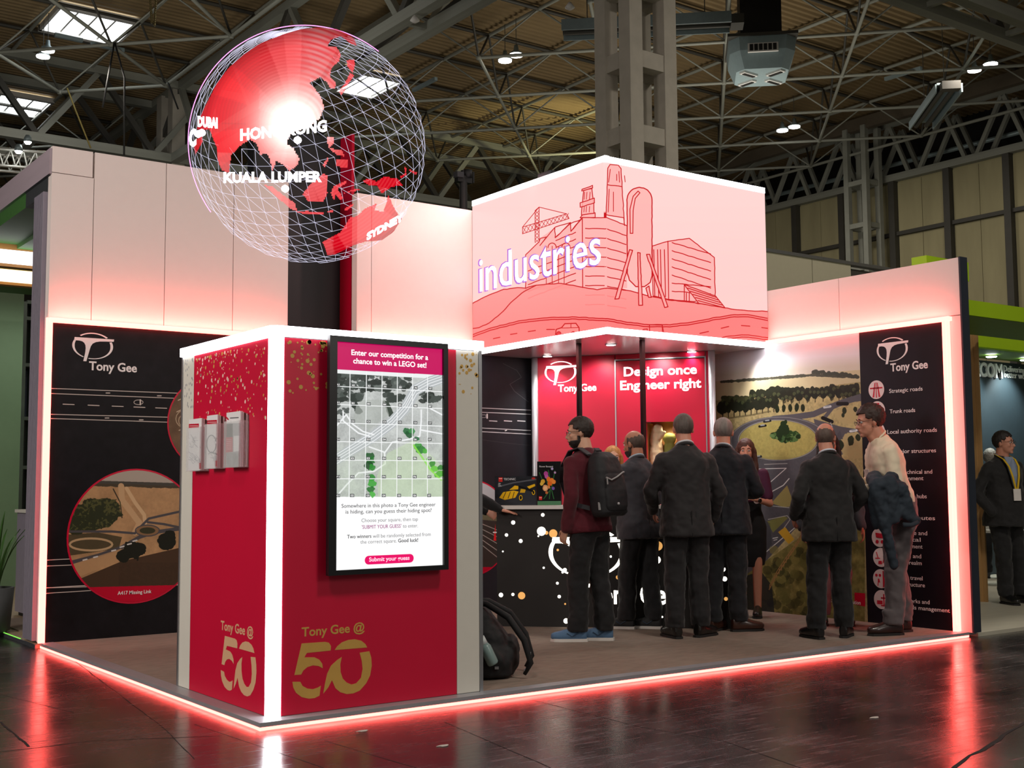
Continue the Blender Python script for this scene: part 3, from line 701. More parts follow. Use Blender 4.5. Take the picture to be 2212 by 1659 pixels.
g2.line([(1040, 950), (1100, 958), (1145, 962)], 1.2, srgb('48484c'), .7)
sheet('graphic', g2, 0, .012, print_mat('road_graphic_2', g2.image('road_graphic_2'), .5), bw, label='charcoal graphic with white road lines')
slab('light_strip', BACK, rect(2.797, 4.1, 2.575, 2.612), .0, .05, led_r, bw, label='horizontal red light line')
# round photo at the foot of this wall, mostly behind the tower
c3 = BACK.st(1018, 1140); c3r = .46
A = Art(BACK, c3[0]-c3r, c3[0]+c3r, c3[1]-c3r, c3[1]+c3r, 500, 500, srgb('77706a')); n = fbm(500, 500, 9, 5, 21)
A.px *= (.5+1.0*n)[..., None]; A.put((A.V < 1090).astype(float), srgb('c4ccd2')); A.poly([(1030, 1110), (1080, 1088), (1100, 1130), (1030, 1130)], srgb('6d6a52'))
A.poly([(1030, 1122), (1100, 1128), (1100, 1230), (1030, 1230)], srgb('3b3632')); 
for k in range(5): A.line([(1035, 1130+k*11), (1085, 1150+k*16)], 1.6, srgb('a8a29c'))
A.poly([(1064, 1168), (1068, 1132), (1070, 1168)], srgb('e5262c')); A.line([(1064, 1150), (1070, 1150)], 3, srgb('eeeeee'))
A.put((A.V > 1225).astype(float), srgb('c4002c'))
slab('picture_ring', BACK, ell(c3, c3r+.012, c3r+.012, 64), .012, .003, crim, bw, label='thin red ring')
sheet('round_photo', A, .015, .002, print_mat('round_photo_3', A.image('round_photo_3'), .5), bw, ell(c3, c3r-.002, c3r-.002, 64), 'round photograph of road works')
# ---- right wall with the mural
rw = thing('display_wall', 'right display wall carrying the big roundabout mural and the list of services', 'display wall', (LX+.05, 2, PZ))
for a, b, z0, z1 in ((-.03, 1.2, HG+.03, 3.106), (1.206, 2.6, HG+.03, 3.106), (2.606, 4.2, HG+.03, 3.106), (-.03, .16, PZ, HG+.024), (.166, 4.2, PZ, HG+.024)):
    box('wall_panel', (LX, a, z0), (LX+.09, b, z1), wallw, rw)
box('end_post', (LX-.002, -.045, PZ), (LX+.1, -.03, 3.112), navy, rw, label='slate coloured end edge')
slab('light_strip', RIGHT, rect(-2.06, -.05, 2.585, 2.622), .0, .05, led_r, rw, label='horizontal red light line')
slab('light_strip', RIGHT, rect(-.115, -.072, PZ, 2.622), .0, .05, led_r, rw, label='upright red light line')
# services panel
sp = Art(RIGHT, -.985, -.125, PZ, 2.585, 420, 1200, srgb('1a151f')); nz = fbm(420, 1200, 4, 6, 31); sp.px = (np.array(srgb('1a1520'))*(.3+.8*nz)[..., None]).astype(np.float32)
sheet('service_panel', sp, 0, .012, print_mat('service_panel', sp.image('service_panel'), .5), rw, label='black panel listing services')
emblem(RIGHT, *RIGHT.st(1897, 789), .325, .012, pinkp, rw, t_s=(.42, 1.57))
SV = [(['Strategic roads'], 1921, 846, 1993, 0), (['Trunk roads'], 1922, 891, 1977, 0), (['Local authority roads'], 1917, 935, 2024, 0), (['Major structures'], 1936, 978, 2022, 0), (['Geotechnical and', 'environment'], 1928, 1020, 2014, 1), (['Transport hubs'], 1930, 1073, 2002, 0),
      (['Cycle routes'], 1930, 1119, 2020, 0), (['Drainage and', 'coastal', 'management'], 1932, 1152, 2003, 2), (['Streets and', 'public realm'], 1932, 1202, 1990, 1), (['Active travel', 'infrastructure'], 1933, 1249, 1993, 1), (['Earthworks and', 'materials management'], 1934, 1299, 2008, 1)]
for ls, u0, vb, u1, k in SV:
    for i, w in enumerate(ls):
        ue = {('materials management'): 2052, 'environment': 1995, 'coastal': 1989, 'management': 1993, 'public realm': 1991, 'infrastructure': 1998}.get(w, u1)
        vv = vb+i*14.5
        ptext('lettering', w, RIGHT, (u0, vv+1), (ue, vv+1-(ue-u0)*(.02 if vv < 1000 else -.06)), 8.5, .013, pinkp, rw, bold=.004, depth=.001)
icw = pm('icon_disc', 'e7d3d2', .5, var=.02); icr = pm('icon_red', 'c8102e', .5, var=.02)
IC = [(1895, 842), (1897, 887), (1897, 933), (1899, 978), (1900, 1024), (1901, 1070), (1902, 1115), (1902, 1161), (1905, 1204), (1905, 1250), (1907, 1295)]
for k, (u, v) in enumerate(IC):
    c = RIGHT.st(u, v); r = .082
    o = slab('icon_disc', RIGHT, ell(c, r, r, 28), .012, .002, icw, rw, label='round pictogram')
    R_ = lambda pts: [(c[0]+x*r, c[1]+y*r) for x, y in pts]
    ringp = [ell(c, r*1.03, r*1.03, 28)[i] for i in range(28)]
    P = {0: [[(-.5, -.8), (-.28, -.8), (-.1, .75), (-.2, .75)], [(.5, -.8), (.28, -.8), (.1, .75), (.2, .75)], [(-.06, -.85), (.06, -.85), (.03, .8), (-.03, .8)], [(-.8, .1), (.8, .1), (.8, .25), (-.8, .25)]],
         1: [[(-.9, .1), (-.4, .3), (-.35, .1), (-.85, -.2)], [(.9, .1), (.4, .3), (.35, .1), (.85, -.2)], [(-.3, .8), (.3, .8), (.25, .45), (-.25, .45)]],
         3: [[(-.7, .5), (.8, .5), (.8, .25), (-.7, .25)], [(-.5, .25), (-.2, .25), (-.3, -.8), (-.5, -.8)], [(.3, .25), (.6, .25), (.6, -.8), (.4, -.8)]],
         8: [[(.35, .5), (.5, .5), (.7, -.1), (.3, -.2)], [(.3, -.2), (.42, -.2), (.3, -.6), (.2, -.6)], [(-.6, .55), (-.5, .55), (-.3, -.05), (-.4, -.05)], [(-.7, -.05), (-.1, -.05), (-.1, -.15), (-.7, -.15)], [(-.3, -.35), (.1, -.35), (.15, -.7), (-.35, -.7)]],
         9: [[(.25, .85), (.6, .75), (.6, -.75), (.25, -.9)], [(-.35, .0), (-.2, .0), (-.1, -.4), (-.4, -.4)], [(-.4, -.4), (-.3, -.4), (-.35, -.75), (-.45, -.75)], ell((-.55, .35), .16, .16, 10), ell((-.1, .35), .16, .16, 10)],
         10: [[(-.6, -.1), (.1, -.1), (.1, -.5), (-.6, -.5)], [(.2, .6), (.35, .6), (.35, -.6), (.2, -.6)], [(-.1, .25), (.75, .25), (.75, .1), (-.1, .1)], [(-.1, -.55), (.7, -.55), (.7, -.7), (-.1, -.7)]]}.get(k, [[(-.5, .5), (.5, .4), (.5, -.1), (-.4, 0)], ell((-.3, -.45), .2, .2, 10), ell((.35, -.45), .2, .2, 10)])
    slabs('icon_symbol', RIGHT, [[(c[0]+x*r, c[1]+y*r) for x, y in q] for q in P], .0141, .001, icr, o)
# ---- kiosk tower with the touch screen
tw = thing('kiosk', 'square crimson kiosk with white glowing edges at the front corner of the platform', 'kiosk', (.78, .76, PZ))
T1 = 2.055
body = pm('kiosk_core', '2b2c30', .6)
box('core', (.13, .13, PZ), (1.42, 1.40, T1+.02), body, tw)
slab('red_panel', TWR, rect(.163, 1.268, PZ+.004, T1-.006), -.03, .03, crim, tw)
slab('white_panel', TWR, rect(1.271, 1.428, PZ+.004, T1-.006), -.03, .03, cream, tw, label='cream end panel')
slab('corner_profile', TWR, rect(1.43, 1.452, PZ, T1), -.03, .035, alu, tw)
slab('red_panel', TWL, rect(-1.228, -.163, PZ+.004, T1-.006), -.03, .03, crim, tw)
slab('white_panel', TWL, rect(-1.405, -1.231, PZ+.004, T1-.006), -.03, .03, cream, tw, label='white end panel')
slab('corner_profile', TWL, rect(-1.428, -1.407, PZ, T1), -.03, .035, alu, tw)
ZP = Plane((0, 0, 0), (1, 0, 0), (0, -1, 0))
cp = [(.097, .160), (.101, .122), (.122, .101), (.160, .097), (.160, .135), (.135, .160)]
V = [(x, y, PZ+.003) for x, y in cp]+[(x, y, T1+.0) for x, y in cp]; n = 6
mesh('light_strip', V, [tuple(range(n))[::-1], tuple(range(n, 2*n))]+[(i, (i+1) % n, (i+1) % n+n, i+n) for i in range(n)], led_w, tw, label='white glowing corner column')
tb = [(.088, 1.438), (.088, .12), (.12, .088), (1.462, .088), (1.462, .13), (.14, .13), (.13, .14), (.13, 1.438)]
V = [(x, y, T1+.004) for x, y in tb]+[(x, y, 2.112) for x, y in tb]; n = 8
mesh('light_strip', V, [tuple(range(n))[::-1], tuple(range(n, 2*n))]+[(i, (i+1) % n, (i+1) % n+n, i+n) for i in range(n)], led_w, tw, label='white glowing rim along the top')
box('top_cover', (.13, .13, 2.09), (1.455, 1.43, 2.105), cream, tw)
# printed gold and white flecks
rs = random.Random(4); polyW = []; polyG = []
for k in range(230):
    v = rs.random()**1.7; s = -1.2+rs.random()*1.01; t = T1-.03-v*.42
    r = rs.choice([.004, .005, .006, .008, .011]); (polyW if rs.random() < .55 else polyG).append(ell((s, t), r*.85, r, 10))
slabs('printed_fleck', TWL, polyW, .0, .0008, pm('pale_fleck', 'f0cfc0', .5), tw, kind='stuff', label='pale printed flecks'); slabs('printed_fleck', TWL, polyG, .0, .0008, gold, tw, kind='stuff', label='gold printed flecks')
pg = []
for k in range(70):
    v = rs.random()**1.8; s = .18+rs.random()*.33; t = T1-.02-v*.33; r = rs.choice([.003, .005, .007, .009, .012]); pg.append(ell((s, t), r, r, 12))
for k in range(26):
    v = rs.random()**1.6; s = 1.28+rs.random()*.14; t = T1-.02-v*.3; r = rs.choice([.003, .006, .008, .011]); pg.append(ell((s, t), r, r, 12))
slabs('printed_fleck', TWR, pg, .0, .0008, gold, tw, kind='stuff', label='gold printed flecks')
pk = [ell((-1.24-rs.random()*.15, T1-.02-rs.random()**1.5*.3), .004, .008, 8) for k in range(34)]
slabs('printed_fleck', TWL, pk, .0, .0008, pm('grey_fleck', '8d8f96', .5), tw, kind='stuff', label='grey printed flecks')
# "50" mark on both faces
FIFTY = [[(780, 402), (925, 392), (950, 398), (962, 418), (960, 446), (812, 461), (797, 488), (860, 488), (890, 503), (908, 528), (911, 556), (885, 542), (850, 538), (815, 549), (790, 570), (777, 595), (735, 598)],
         [(723, 640), (772, 640), (785, 665), (815, 682), (850, 686), (880, 676), (899, 664), (891, 726), (860, 741), (825, 745), (780, 735), (745, 708), (728, 675)],
         [(985, 443), (1000, 420), (1030, 395), (1070, 380), (1110, 376), (1150, 385), (1175, 405), (1187, 427)],
         [(1140, 460), (1200, 450), (1212, 490), (1215, 540), (1205, 600), (1180, 650), (1140, 695), (1100, 712), (1060, 716), (1020, 705), (990, 680), (968, 630), (945, 675), (914, 714), (925, 650), (938, 590), (962, 540), (1000, 505), (1029, 486), (1020, 530), (1022, 580), (1035, 620), (1060, 645), (1090, 657), (1120, 648), (1148, 615), (1158, 560), (1153, 510)]]
f50 = [[TWR.st(380+x/2.873, 1250+y/2.873) for x, y in P] for P in FIFTY]
slabs('anniversary_mark', TWR, f50, .0, .001, gold, tw, label='gold number 50')
xs_ = [p[0] for P in f50 for p in P]; x0, x1 = min(xs_), max(xs_)
sl, sr = TWL.st(380+281/2.873, 1400)[0], TWL.st(380+502/2.873, 1400)[0]; k = (sr-sl)/(x1-x0)
tl = TWL.st(380+440/2.873, 1250+730/2.873)[1]-min(p[1] for P in f50 for p in P)
gold_l = pm('pale_gold_print', 'dcb088', .5, var=.05)
slabs('anniversary_mark', TWL, [[(sl+(a-x0)*k, b+tl) for a, b in P] for P in f50], .0, .001, gold_l, tw, label='pale gold number 50')
ptext('lettering', 'Tony Gee @', TWR, (380+780/2.873, 1250+357/2.873), (380+1172/2.873, 1250+328/2.873), 19, 0, gold, tw, bold=.02, depth=.001)
ptext('lettering', 'Tony Gee @', TWL, (380+279/2.873, 1250+330/2.873), (380+481/2.873, 1250+346/2.873), 19, 0, gold_l, tw, bold=.02, depth=.001)
# ---- screen canopy
cb = thing('screen_canopy', 'large cube canopy with pink animated screens and white glowing edges over the counter', 'canopy', (5.1, 3.1, KZ0))
Sx = .012
box('frame', (KX+.03, KY+.03, KZ0+.03), (LX-.005, D-.005, KZ1-.02), pm('canopy_frame', '26262a', .6), cb)
soff = pm('satin_soffit', 'dcd6da', .22, .25, var=.03)
box('soffit', (KX+.03, KY+.03, KZ0), (LX-.005, D-.02, KZ0+.028), soff, cb, label='satin white underside')
for z0, z1 in ((KZ1-.052, KZ1), (KZ0, KZ0+.05)):
    slab('light_strip', CUR, rect(KX-.01, LX-.01, z0, z1), -.03, .045, led_w, cb, label='white glowing edge')
    slab('light_strip', CUL, rect(-D+.01, -KY+.028, z0, z1), -.03, .045, led_w, cb, label='white glowing edge')
for k, (x, y) in enumerate(((4.79, 3.77), (4.68, 2.66), (5.73, 2.67))):
    lathe('downlight', [(.055, 0), (.06, -.006), (.045, -.008)], (x, y, KZ0-.001), alu, cb, 20)
    lathe('downlight_lens', [(.042, 0), (.042, -.0095)], (x, y, KZ0-.001), em('downlight_glow', (1, .96, .88), 22), cb, 20)
    spot('downlight_beam', (x, y, KZ0-.03), (x-.1, y-.1, 0), (26, 26, 12)[k], (1, .95, .88), 110, .7, .04)
spot('mural_washer', (5.9, 2.2, KZ0-.03), (LX, 1.7, 1.6), 26, (1, .95, .95), 120, .8, .05)
spot('extra_washer', (5.0, 3.25, KZ0-.03), (5.25, 3.5, 1.9), 14, (1, .95, .92), 120, .8, .05)
spot('extra_washer', (5.35, 2.8, KZ0-.03), (5.7, 3.0, 1.9), 16, (1, .95, .92), 120, .8, .05)
for k, (x, y, l) in enumerate(((4.377, 2.762, 'left thin black post holding the canopy behind the counter'), (4.703, 2.255, 'right thin black post holding the canopy behind the counter'))):
    t = thing('canopy_post', l, 'post', (x, y, PZ)); box('post', (x-.018, y-.018, PZ+.008), (x+.018, y+.018, KZ0-.001), pm('satin_black_metal', '0e0f14', .35), t); box('foot_plate', (x-.06, y-.06, PZ), (x+.06, y+.06, PZ+.008), pm('satin_black_metal', '0e0f14', .35), t)
# ---- diagonal store wall
dw = thing('store_wall', 'slanting bright red store room wall with company name and slogan under the canopy', 'partition', (5.3, 3.2, PZ))
s1, s2 = DOOR.st(1330, 777)[0], DOOR.st(1522, 773)[0]; tD = DOOR.st(1425, 775)[1]
slab('red_panel', DOOR, rect(.03, s1-.012, PZ, KZ0-.003), -.04, .04, crim, dw)
ns0, ns1, nt0, nt1 = DOOR.st(1396, 912)[0], DOOR.st(1492, 912)[0], 1.45, 1.868
slab('door_leaf', DOOR, rect(s1, s2, PZ, nt0), -.04, .04, crim, dw); slab('door_leaf', DOOR, rect(s1, s2, nt1, tD-.01), -.04, .04, crim, dw)
slab('door_leaf', DOOR, rect(s1, ns0, nt0, nt1), -.04, .04, crim, dw); slab('door_leaf', DOOR, rect(ns1, s2, nt0, nt1), -.04, .04, crim, dw)
slab('red_panel', DOOR, rect(s1, s2, tD+.012, KZ0-.003), -.04, .04, crim, dw); slab('red_panel', DOOR, rect(s2+.012, DLEN-.06, PZ, KZ0-.003), -.04, .04, crim, dw)
for a, b, c_, d_ in ((s1-.012, s1, PZ, tD+.01), (s2, s2+.012, PZ, tD+.01), (s1-.012, s2+.012, tD-.002, tD+.01)):
    slab('door_frame', DOOR, rect(a, b, c_, d_), -.04, .047, alu, dw)
for a in (0.0, DLEN-.03):
    c = DOOR.P(a, 0, -.0); lathe('corner_post', [(.033, PZ), (.033, KZ0-.004)], (c[0], c[1], 0), pm('silver_post', 'c4cad2', .4, .55, var=.03), dw, 20)
wood = pm('pale_wood', 'a8763f', .6, var=.25, scale=6, stretch=(1, 1, .2))
slab('niche_back', DOOR, rect(ns0-.02, ns1+.02, nt0-.02, nt1+.02), -.34, .02, wood, dw)
slab('niche_shelf', DOOR, rect(ns0-.02, ns1+.02, nt0-.02, nt0), -.32, .29, wood, dw)
slab('niche_side', DOOR, rect(ns0-.02, ns0, nt0, nt1), -.32, .279, wood, dw); slab('niche_side', DOOR, rect(ns1, ns1+.02, nt0, nt1), -.32, .279, wood, dw)
slab('niche_divider', DOOR, rect(ns0+.29, ns0+.31, nt0, nt1), -.32, .2, pm('dark_wood', '6e4a22', .6), dw)
emblem(DOOR, *DOOR.st(1177, 832.5), DOOR.st(1246.5, 797)[0]-DOOR.st(1177, 832)[0], 0, em('backlit_white', (1, .97, .96), 1.15), dw, th=.004)
wl = em('backlit_white', (1, .97, .96), 1.15)
ptext('lettering', 'Design once', DOOR, (1347.5, 811.6), (1505.5, 808), 19, 0, wl, dw, bold=.025, depth=.004)
ptext('lettering', 'Engineer right', DOOR, (1340, 841), (1515, 838), 19, 0, wl, dw, bold=.025, depth=.004)
spot('niche_lamp', tuple(DOOR.P((ns0+ns1)/2, nt1-.02, -.15)), tuple(DOOR.P((ns0+ns1)/2, 1.5, -.2)), 5, (1, .85, .6), 140, .5, .03)
# ---- counter
ct = thing('reception_counter', 'black reception counter with glowing bokeh dots and logo under the canopy', 'counter', (4.4, 2.2, PZ))
CL = CTR.st(1603, 1340)[0]; ctop = 1.045
slab('body', CTR, rect(0, CL, PZ, ctop), -.46, .455, pm('counter_black', '1b1817', .6, var=.1), ct)
slab('front_panel', CTR, rect(0, CL, PZ, ctop), -.005, .005, pm('counter_black', '1b1817', .6), ct)
slab('worktop', CTR, rect(-.05, CL+.03, ctop, ctop+.03), -.5, .54, pm('pale_worktop', 'd6d3d0', .4, var=.03), ct, label='pale worktop')
wg = em('warm_white_cutout', (1, .93, .80), 3.0); og_ = em('amber_cutout', (.9, .45, .13), .8)
DOTS = [(237, 445, 15), (458, 388, 13), (187, 538, 12), (293, 583, 14), (448, 510, 33), (425, 547, 6), (160, 661, 6), (465, 783, 8), (623, 799, 14), (606, 817, 8), (567, 898, 10), (581, 998, 12), (146, 986, 16), (235, 982, 11), (148, 1083, 16), (632, 1180, 19), (1310, 724, 28), (1375, 647, 9), (985, 1147, 6), (1035, 1120, 6), (1350, 1150, 7), (966, 699, 8)]
DOTS = [(1040+x/3.457, 1000+y/3.457, r/3.457) for x, y, r in DOTS]+[(1400+x/2.963, 860+y/2.963, r/2.963) for x, y, r in ((480, 1095, 15), (490, 1157, 15), (441, 1437, 10))]
DO = [(485, 522, 14), (536, 527, 31), (300, 991, 27), (1019, 854, 15), (1318, 620, 34), (570, 650, 9), (625, 1053, 7)]; DO = [(1040+x/3.457, 1000+y/3.457, r/3.457) for x, y, r in DO]+[(1400+498/2.963, 860+1285/2.963, 4)]
for lst, mt, lb in ((DOTS, wg, 'round glowing cut-out'), (DO, og_, 'round dim amber spot')):
    for u, v, r in lst:
        c = CTR.st(u, v, .0); rr = r/F*np.linalg.norm(CTR.P(*c)-CAM)
        slab('glowing_dot', CTR, ell(c, rr, rr, 20), 0, .0015 if mt is wg else .0012, mt, ct, lb)
e0 = CTR.st(1185.5, 1252); We = CTR.st(1352, 1170)[0]-e0[0]
emblem(CTR, e0[0], e0[1]-.02, We, 0, wg, ct, th=.0015, txt=False)
ptext('lettering', 'Tony Gee', CTR, (1270, 1304), (1462, 1304), 41, 0, wg, ct, bold=.022)

# light thrown by the red and white strip fittings
RC = (1, .15, .12)
glow_line('strip_glow', (0, D-.10, 2.60), (2.09, D-.10, 2.60), (0, .35, 1), 8.5, RC)
glow_line('strip_glow', (2.8, D-.10, 2.60), (4.1, D-.10, 2.60), (0, .35, 1), 8.5, RC)
glow_line('strip_glow', (LX-.10, .1, 2.60), (LX-.10, 2.04, 2.60), (.35, 0, 1), 7.5, RC)
glow_line('strip_glow', (LX-.055, .08, .1), (LX-.055, .08, 2.6), (.3, -1, 0), 2.5, RC)
glow_line('strip_glow', (.03, -.01, .012), (LX, -.01, .012), (0, -1, -.35), 3, (1, .05, .04), .014)
glow_line('strip_glow', (-.01, .03, .012), (-.01, D, .012), (-1, 0, -.35), 2, (1, .05, .04), .014)

ww = thing('extra_washer', 'added small black washer lamp on the top left edge of the screen canopy', 'lamp', (KX+.12, 3.0, KZ1)); box('lamp_body', (KX+.06, 2.9, KZ1+.001), (KX+.18, 3.1, KZ1+.07), black_m, ww)  # made-up fixture, carries the added spot below
spot('block_wall_fill', (KX-.02, 3.0, KZ1+.05), (3.6, D, 3.3), 60, (1, .52, .48), 130, .9, .05)  # added pink fill to brighten the block wall
# ================================================================== screens, mural, globe
def Z(pts, ox, oy, k): return [(ox+x/k, oy+y/k) for x, y in pts]
z3 = lambda *p: Z(p, 1000, 320, 3.253)
PK0 = np.array(srgb('ffd2ce')); PK1 = np.array(srgb('ff8f8b')); PK2 = np.array(srgb('ff6a68')); RL = srgb('c4000f')
def cube_art(pl, s0, s1, t0, t1, w, h, name):
    A = Art(pl, s0, s1, t0, t1, w, h, PK0)
    U, V_ = A.U, A.V
    g = np.clip((V_-430)/330, 0, 1)[..., None]; A.px = (PK0*(1-g*.35)+np.array(srgb('ffb4ae'))*g*.35).astype(np.float32)
    bld = np.array(srgb('ffa9a5'))
    def shape(pts, fill, a=.75, lw=2., close=True):
        if fill is not None: A.poly(pts, fill, a)
        A.line(pts+([pts[0]] if close else []), lw, RL, 1, .25)
    # crane
    for q in (((513, 660), (513, 440)), ((541, 660), (541, 415)), ((513, 440), (541, 415)), ((541, 415), (735, 462)), ((541, 415), (425, 555)), ((425, 555), (735, 462)), ((425, 603), (752, 495)), ((735, 462), (752, 495)), ((425, 555), (425, 603))): A.line(z3(*q), 1.5, RL)
    for k in range(12):
        x = 425+k*27; y1 = 555-(x-425)*.3; y2 = 603-(x-425)*.33; y1b = y1-8.1; y2b = y2-8.9
        A.line(z3((x, y1), (x+27, y2b)), 1.1, RL); A.line(z3((x, y2), (x+27, y1b)), 1.1, RL)
    for k in range(9):
        y = 440+k*25; A.line(z3((513, y), (541, y+25)), 1.1, RL); A.line(z3((541, y), (513, y+25)), 1.1, RL)
    # kiln chimney
    shape(z3((830, 490), (848, 465), (935, 455), (937, 488)), bld); shape(z3((845, 400), (855, 295), (912, 285), (925, 395), (928, 460), (840, 470)), bld); shape(z3((843, 290), (918, 263), (918, 280), (843, 302)), bld); shape(z3((830, 385), (930, 352), (932, 385), (832, 415)), bld)
    for x in (862, 878, 900): A.line(z3((x, 310), (x-4, 360)), 1.5, RL); A.line(z3((x-3, 410), (x-6, 450)), 1.5, RL)
    # factory
    fac = z3((447, 1000), (447, 747), (550, 655), (550, 632), (652, 560), (655, 630), (762, 532), (765, 585), (845, 488), (1010, 490), (1148, 548), (1148, 985), (1010, 990), (850, 985))
    A.poly(fac, bld, .8)
    A.line(z3((447, 1000), (447, 747), (541, 660), (548, 635), (592, 625), (548, 685), (652, 555), (762, 525), (655, 630), (652, 560)), 2, RL, 1, .3); A.line(z3((655, 630), (762, 530), (840, 500), (765, 585), (762, 525)), 2, RL, 1, .3); A.line(z3((765, 585), (845, 488), (1004, 490), (1148, 548)), 2, RL, 1, .3)
    A.line(z3((845, 488), (848, 985)), 2, RL); A.line(z3((1148, 548), (1152, 800)), 2, RL)
    for k in range(9):
        y = 565+k*67; A.line(z3((868, y), (1000, y+3-k*.5)), 2, RL, 1, .3)
        A.line(z3((1010, y+5), (1140, y+50-k*3)), 2, RL, 1, .3)
    for k in range(8):
        y = 620+k*48
        if y < 960: A.line(z3((660 if k < 3 else 465, y+30+(0 if k < 3 else 70)), (798, y-28)), 2, RL, 1, .3)
    for x in (592, 633, 678, 718): A.line(z3((x, 690), (x, 955)), 1.6, RL)
    for x in (633, 730): A.line(ell(z3((x, 700))[0], 9, 10, 14, pi, 2*pi), 2, RL)
    # stack on the corner
    shape(z3((1000, 485), (1012, 140), (1030, 117), (1085, 120), (1105, 145), (1130, 545), (1125, 490), (1000, 470)), bld, .8); A.line(z3((1010, 258), (1113, 272)), 2, RL, 1, .3)
    for q in (((1030, 150), (1018, 240)), ((1075, 185), (1075, 228)), ((1090, 165), (1095, 240)), ((1022, 290), (1015, 450)), ((1052, 310), (1052, 445)), ((1130, 195), (1134, 238))): A.line(z3(*q), 1.7, RL)
    # tank
    tank = ell((1000+1235/3.253, 320+365/3.253), 88/3.253, 88/3.253, 18, 0, -pi)
    tank = [(x, y) for x, y in tank]
    tk = [(1000+1323/3.253, 320+900/3.253)]+tank+[(1000+1150/3.253, 320+880/3.253), (1000+1165/3.253, 320+930/3.253), (1000+1210/3.253, 320+975/3.253), (1000+1270/3.253, 320+975/3.253), (1000+1310/3.253, 320+945/3.253)]
    shape(tk, np.array(srgb('ffb2ad')), .9, 2.4)
    sl = z3((1170, 600), (1168, 430), (1190, 340), (1225, 303), (1238, 315), (1205, 355), (1190, 440), (1188, 600)); A.line(sl+[sl[0]], 2, RL)
    # right building
    shape(z3((1325, 690), (1435, 655), (1585, 635), (1762, 770), (1768, 1040), (1620, 1080), (1440, 1065), (1330, 1040)), bld, .8); A.line(z3((1435, 655), (1440, 1065)), 2, RL)
    for k in range(7): A.line(z3((1465, 665+k*57), (1735, (745+k*60) if k < 5 else 975+(k-5)*50)), 2, RL, 1, .3)
    for x in (1335, 1362, 1382, 1410): A.line(z3((x, 715), (x+8, 1045)), 2, RL)
    shape(z3((1550, 960), (1770, 1040), (1840, 1128), (1650, 1090)), np.array(srgb('ff9c98')), .9); A.line(z3((1550, 960), (1550, 1080), (1650, 1090)), 2, RL)
    for k in range(5): A.line(z3((1575+k*18, 985+k*22), (1775+k*14, 1050+k*18)), 2, RL)
    for x in (1565, 1585): A.line(z3((x, 1020), (x, 1085)), 2, RL)
    # hills and road
    hill = z3((40, 1100), (64, 1098), (150, 1050), (270, 1000), (360, 983), (447, 983), (520, 965), (600, 955), (700, 952), (780, 965), (860, 982), (950, 996), (1010, 985), (1150, 1000), (1300, 1040), (1440, 1068), (1600, 1085), (1760, 1110), (1900, 1135), (2020, 1145), (2200, 1152), (2200, 1480), (0, 1520))
    m = A.inside(hill); gg = np.clip((V_-(320+950/3.253))/(180), 0, 1)[..., None]
    A.put(m*.88, PK1*(1-gg)+PK2*gg); A.line(hill[1:21], 2.2, RL, 1, .3)
    A.line(z3((64, 1270), (120, 1262), (190, 1230), (270, 1165), (360, 1070), (440, 1005), (520, 965)), 2.2, RL, 1, .3)
    ru = z3((64, 1315), (200, 1265), (400, 1215), (600, 1192), (800, 1188), (1010, 1200), (1150, 1225), (1290, 1242), (1450, 1242), (1600, 1225), (1750, 1195), (1900, 1172), (2000, 1172), (2145, 1198))
    rl_ = z3((64, 1430), (170, 1415), (300, 1380), (500, 1350), (720, 1335), (900, 1320), (1010, 1330), (1300, 1400), (1500, 1400), (1700, 1360), (1850, 1325), (1980, 1312), (2145, 1335))
    A.poly(ru+rl_[::-1], np.array(srgb('ff7876')), .8)
    for L_, d in ((ru, 0), (ru, 4.6), (rl_, 0), (rl_, 4.6)): A.line([(x, y+d) for x, y in L_], 2.2, RL, 1, .3)
    for q in (((130, 1365), (150, 1360)), ((220, 1340), (265, 1330)), ((340, 1310), (385, 1303)), ((465, 1290), (515, 1283)), ((595, 1275), (650, 1275)), ((868, 1282), (922, 1285)), ((1020, 1282), (1085, 1292)), ((1190, 1307), (1240, 1310)), ((1510, 1325), (1570, 1320)), ((1660, 1303), (1720, 1290)), ((1810, 1267), (1862, 1255)), ((1952, 1248), (2010, 1252)), ((2095, 1262), (2140, 1268))): A.line(z3(*q), 2.2, RL)
    car = z3((657, 1310), (662, 1275), (700, 1262), (722, 1235), (800, 1232), (822, 1262), (825, 1312)); A.poly(car, PK1, .7); A.line(car+[car[0]], 2.4, RL); A.line(z3((700, 1265), (815, 1262)), 1.6, RL); A.line(z3((765, 1235), (765, 1262)), 1.6, RL)
    for x in (680, 782): A.blob(*z3((x, 1310))[0], 5.2, 6, srgb('e03038')); A.line(ell(z3((x, 1310))[0], 5, 6, 14), 2, RL)
    for q in (((1240, 1308), (1262, 1275), (1290, 1272), (1290, 1310)), ((1290, 1242), (1395, 1245), (1410, 1325)), ((1305, 1245), (1308, 1325)), ((1395, 1245), (1398, 1325))): A.line(z3(*q), 2, RL)
    for q in (((1165, 715), (1185, 720), (1090, 1060), (1062, 1062)), ((1222, 735), (1238, 738), (1257, 1105), (1230, 1105)), ((1285, 748), (1305, 748), (1435, 1115), (1412, 1120)), ((1280, 985), (1300, 970), (1318, 1050), (1300, 1050))): shape(z3(*q), np.array(srgb('ffa5a1')), .95, 2.2)
    im = A.image(name); return A, print_mat(name, im, .35, emit=1.05)
aR, mR = cube_art(CUR, KX, LX-.01, KZ0+.045, KZ1-.045, 1150, 880, 'screen_right'); aL, mL = cube_art(CUL, -D+.01, -KY, KZ0+.045, KZ1-.045, 1000, 900, 'screen_left')
sheet('screen', aR, .0, .01, mR, cb, label='pink screen with line drawing of a tank and a building'); sheet('screen', aL, .0, .01, mL, cb, label='pink screen with line drawing of a crane and a factory')
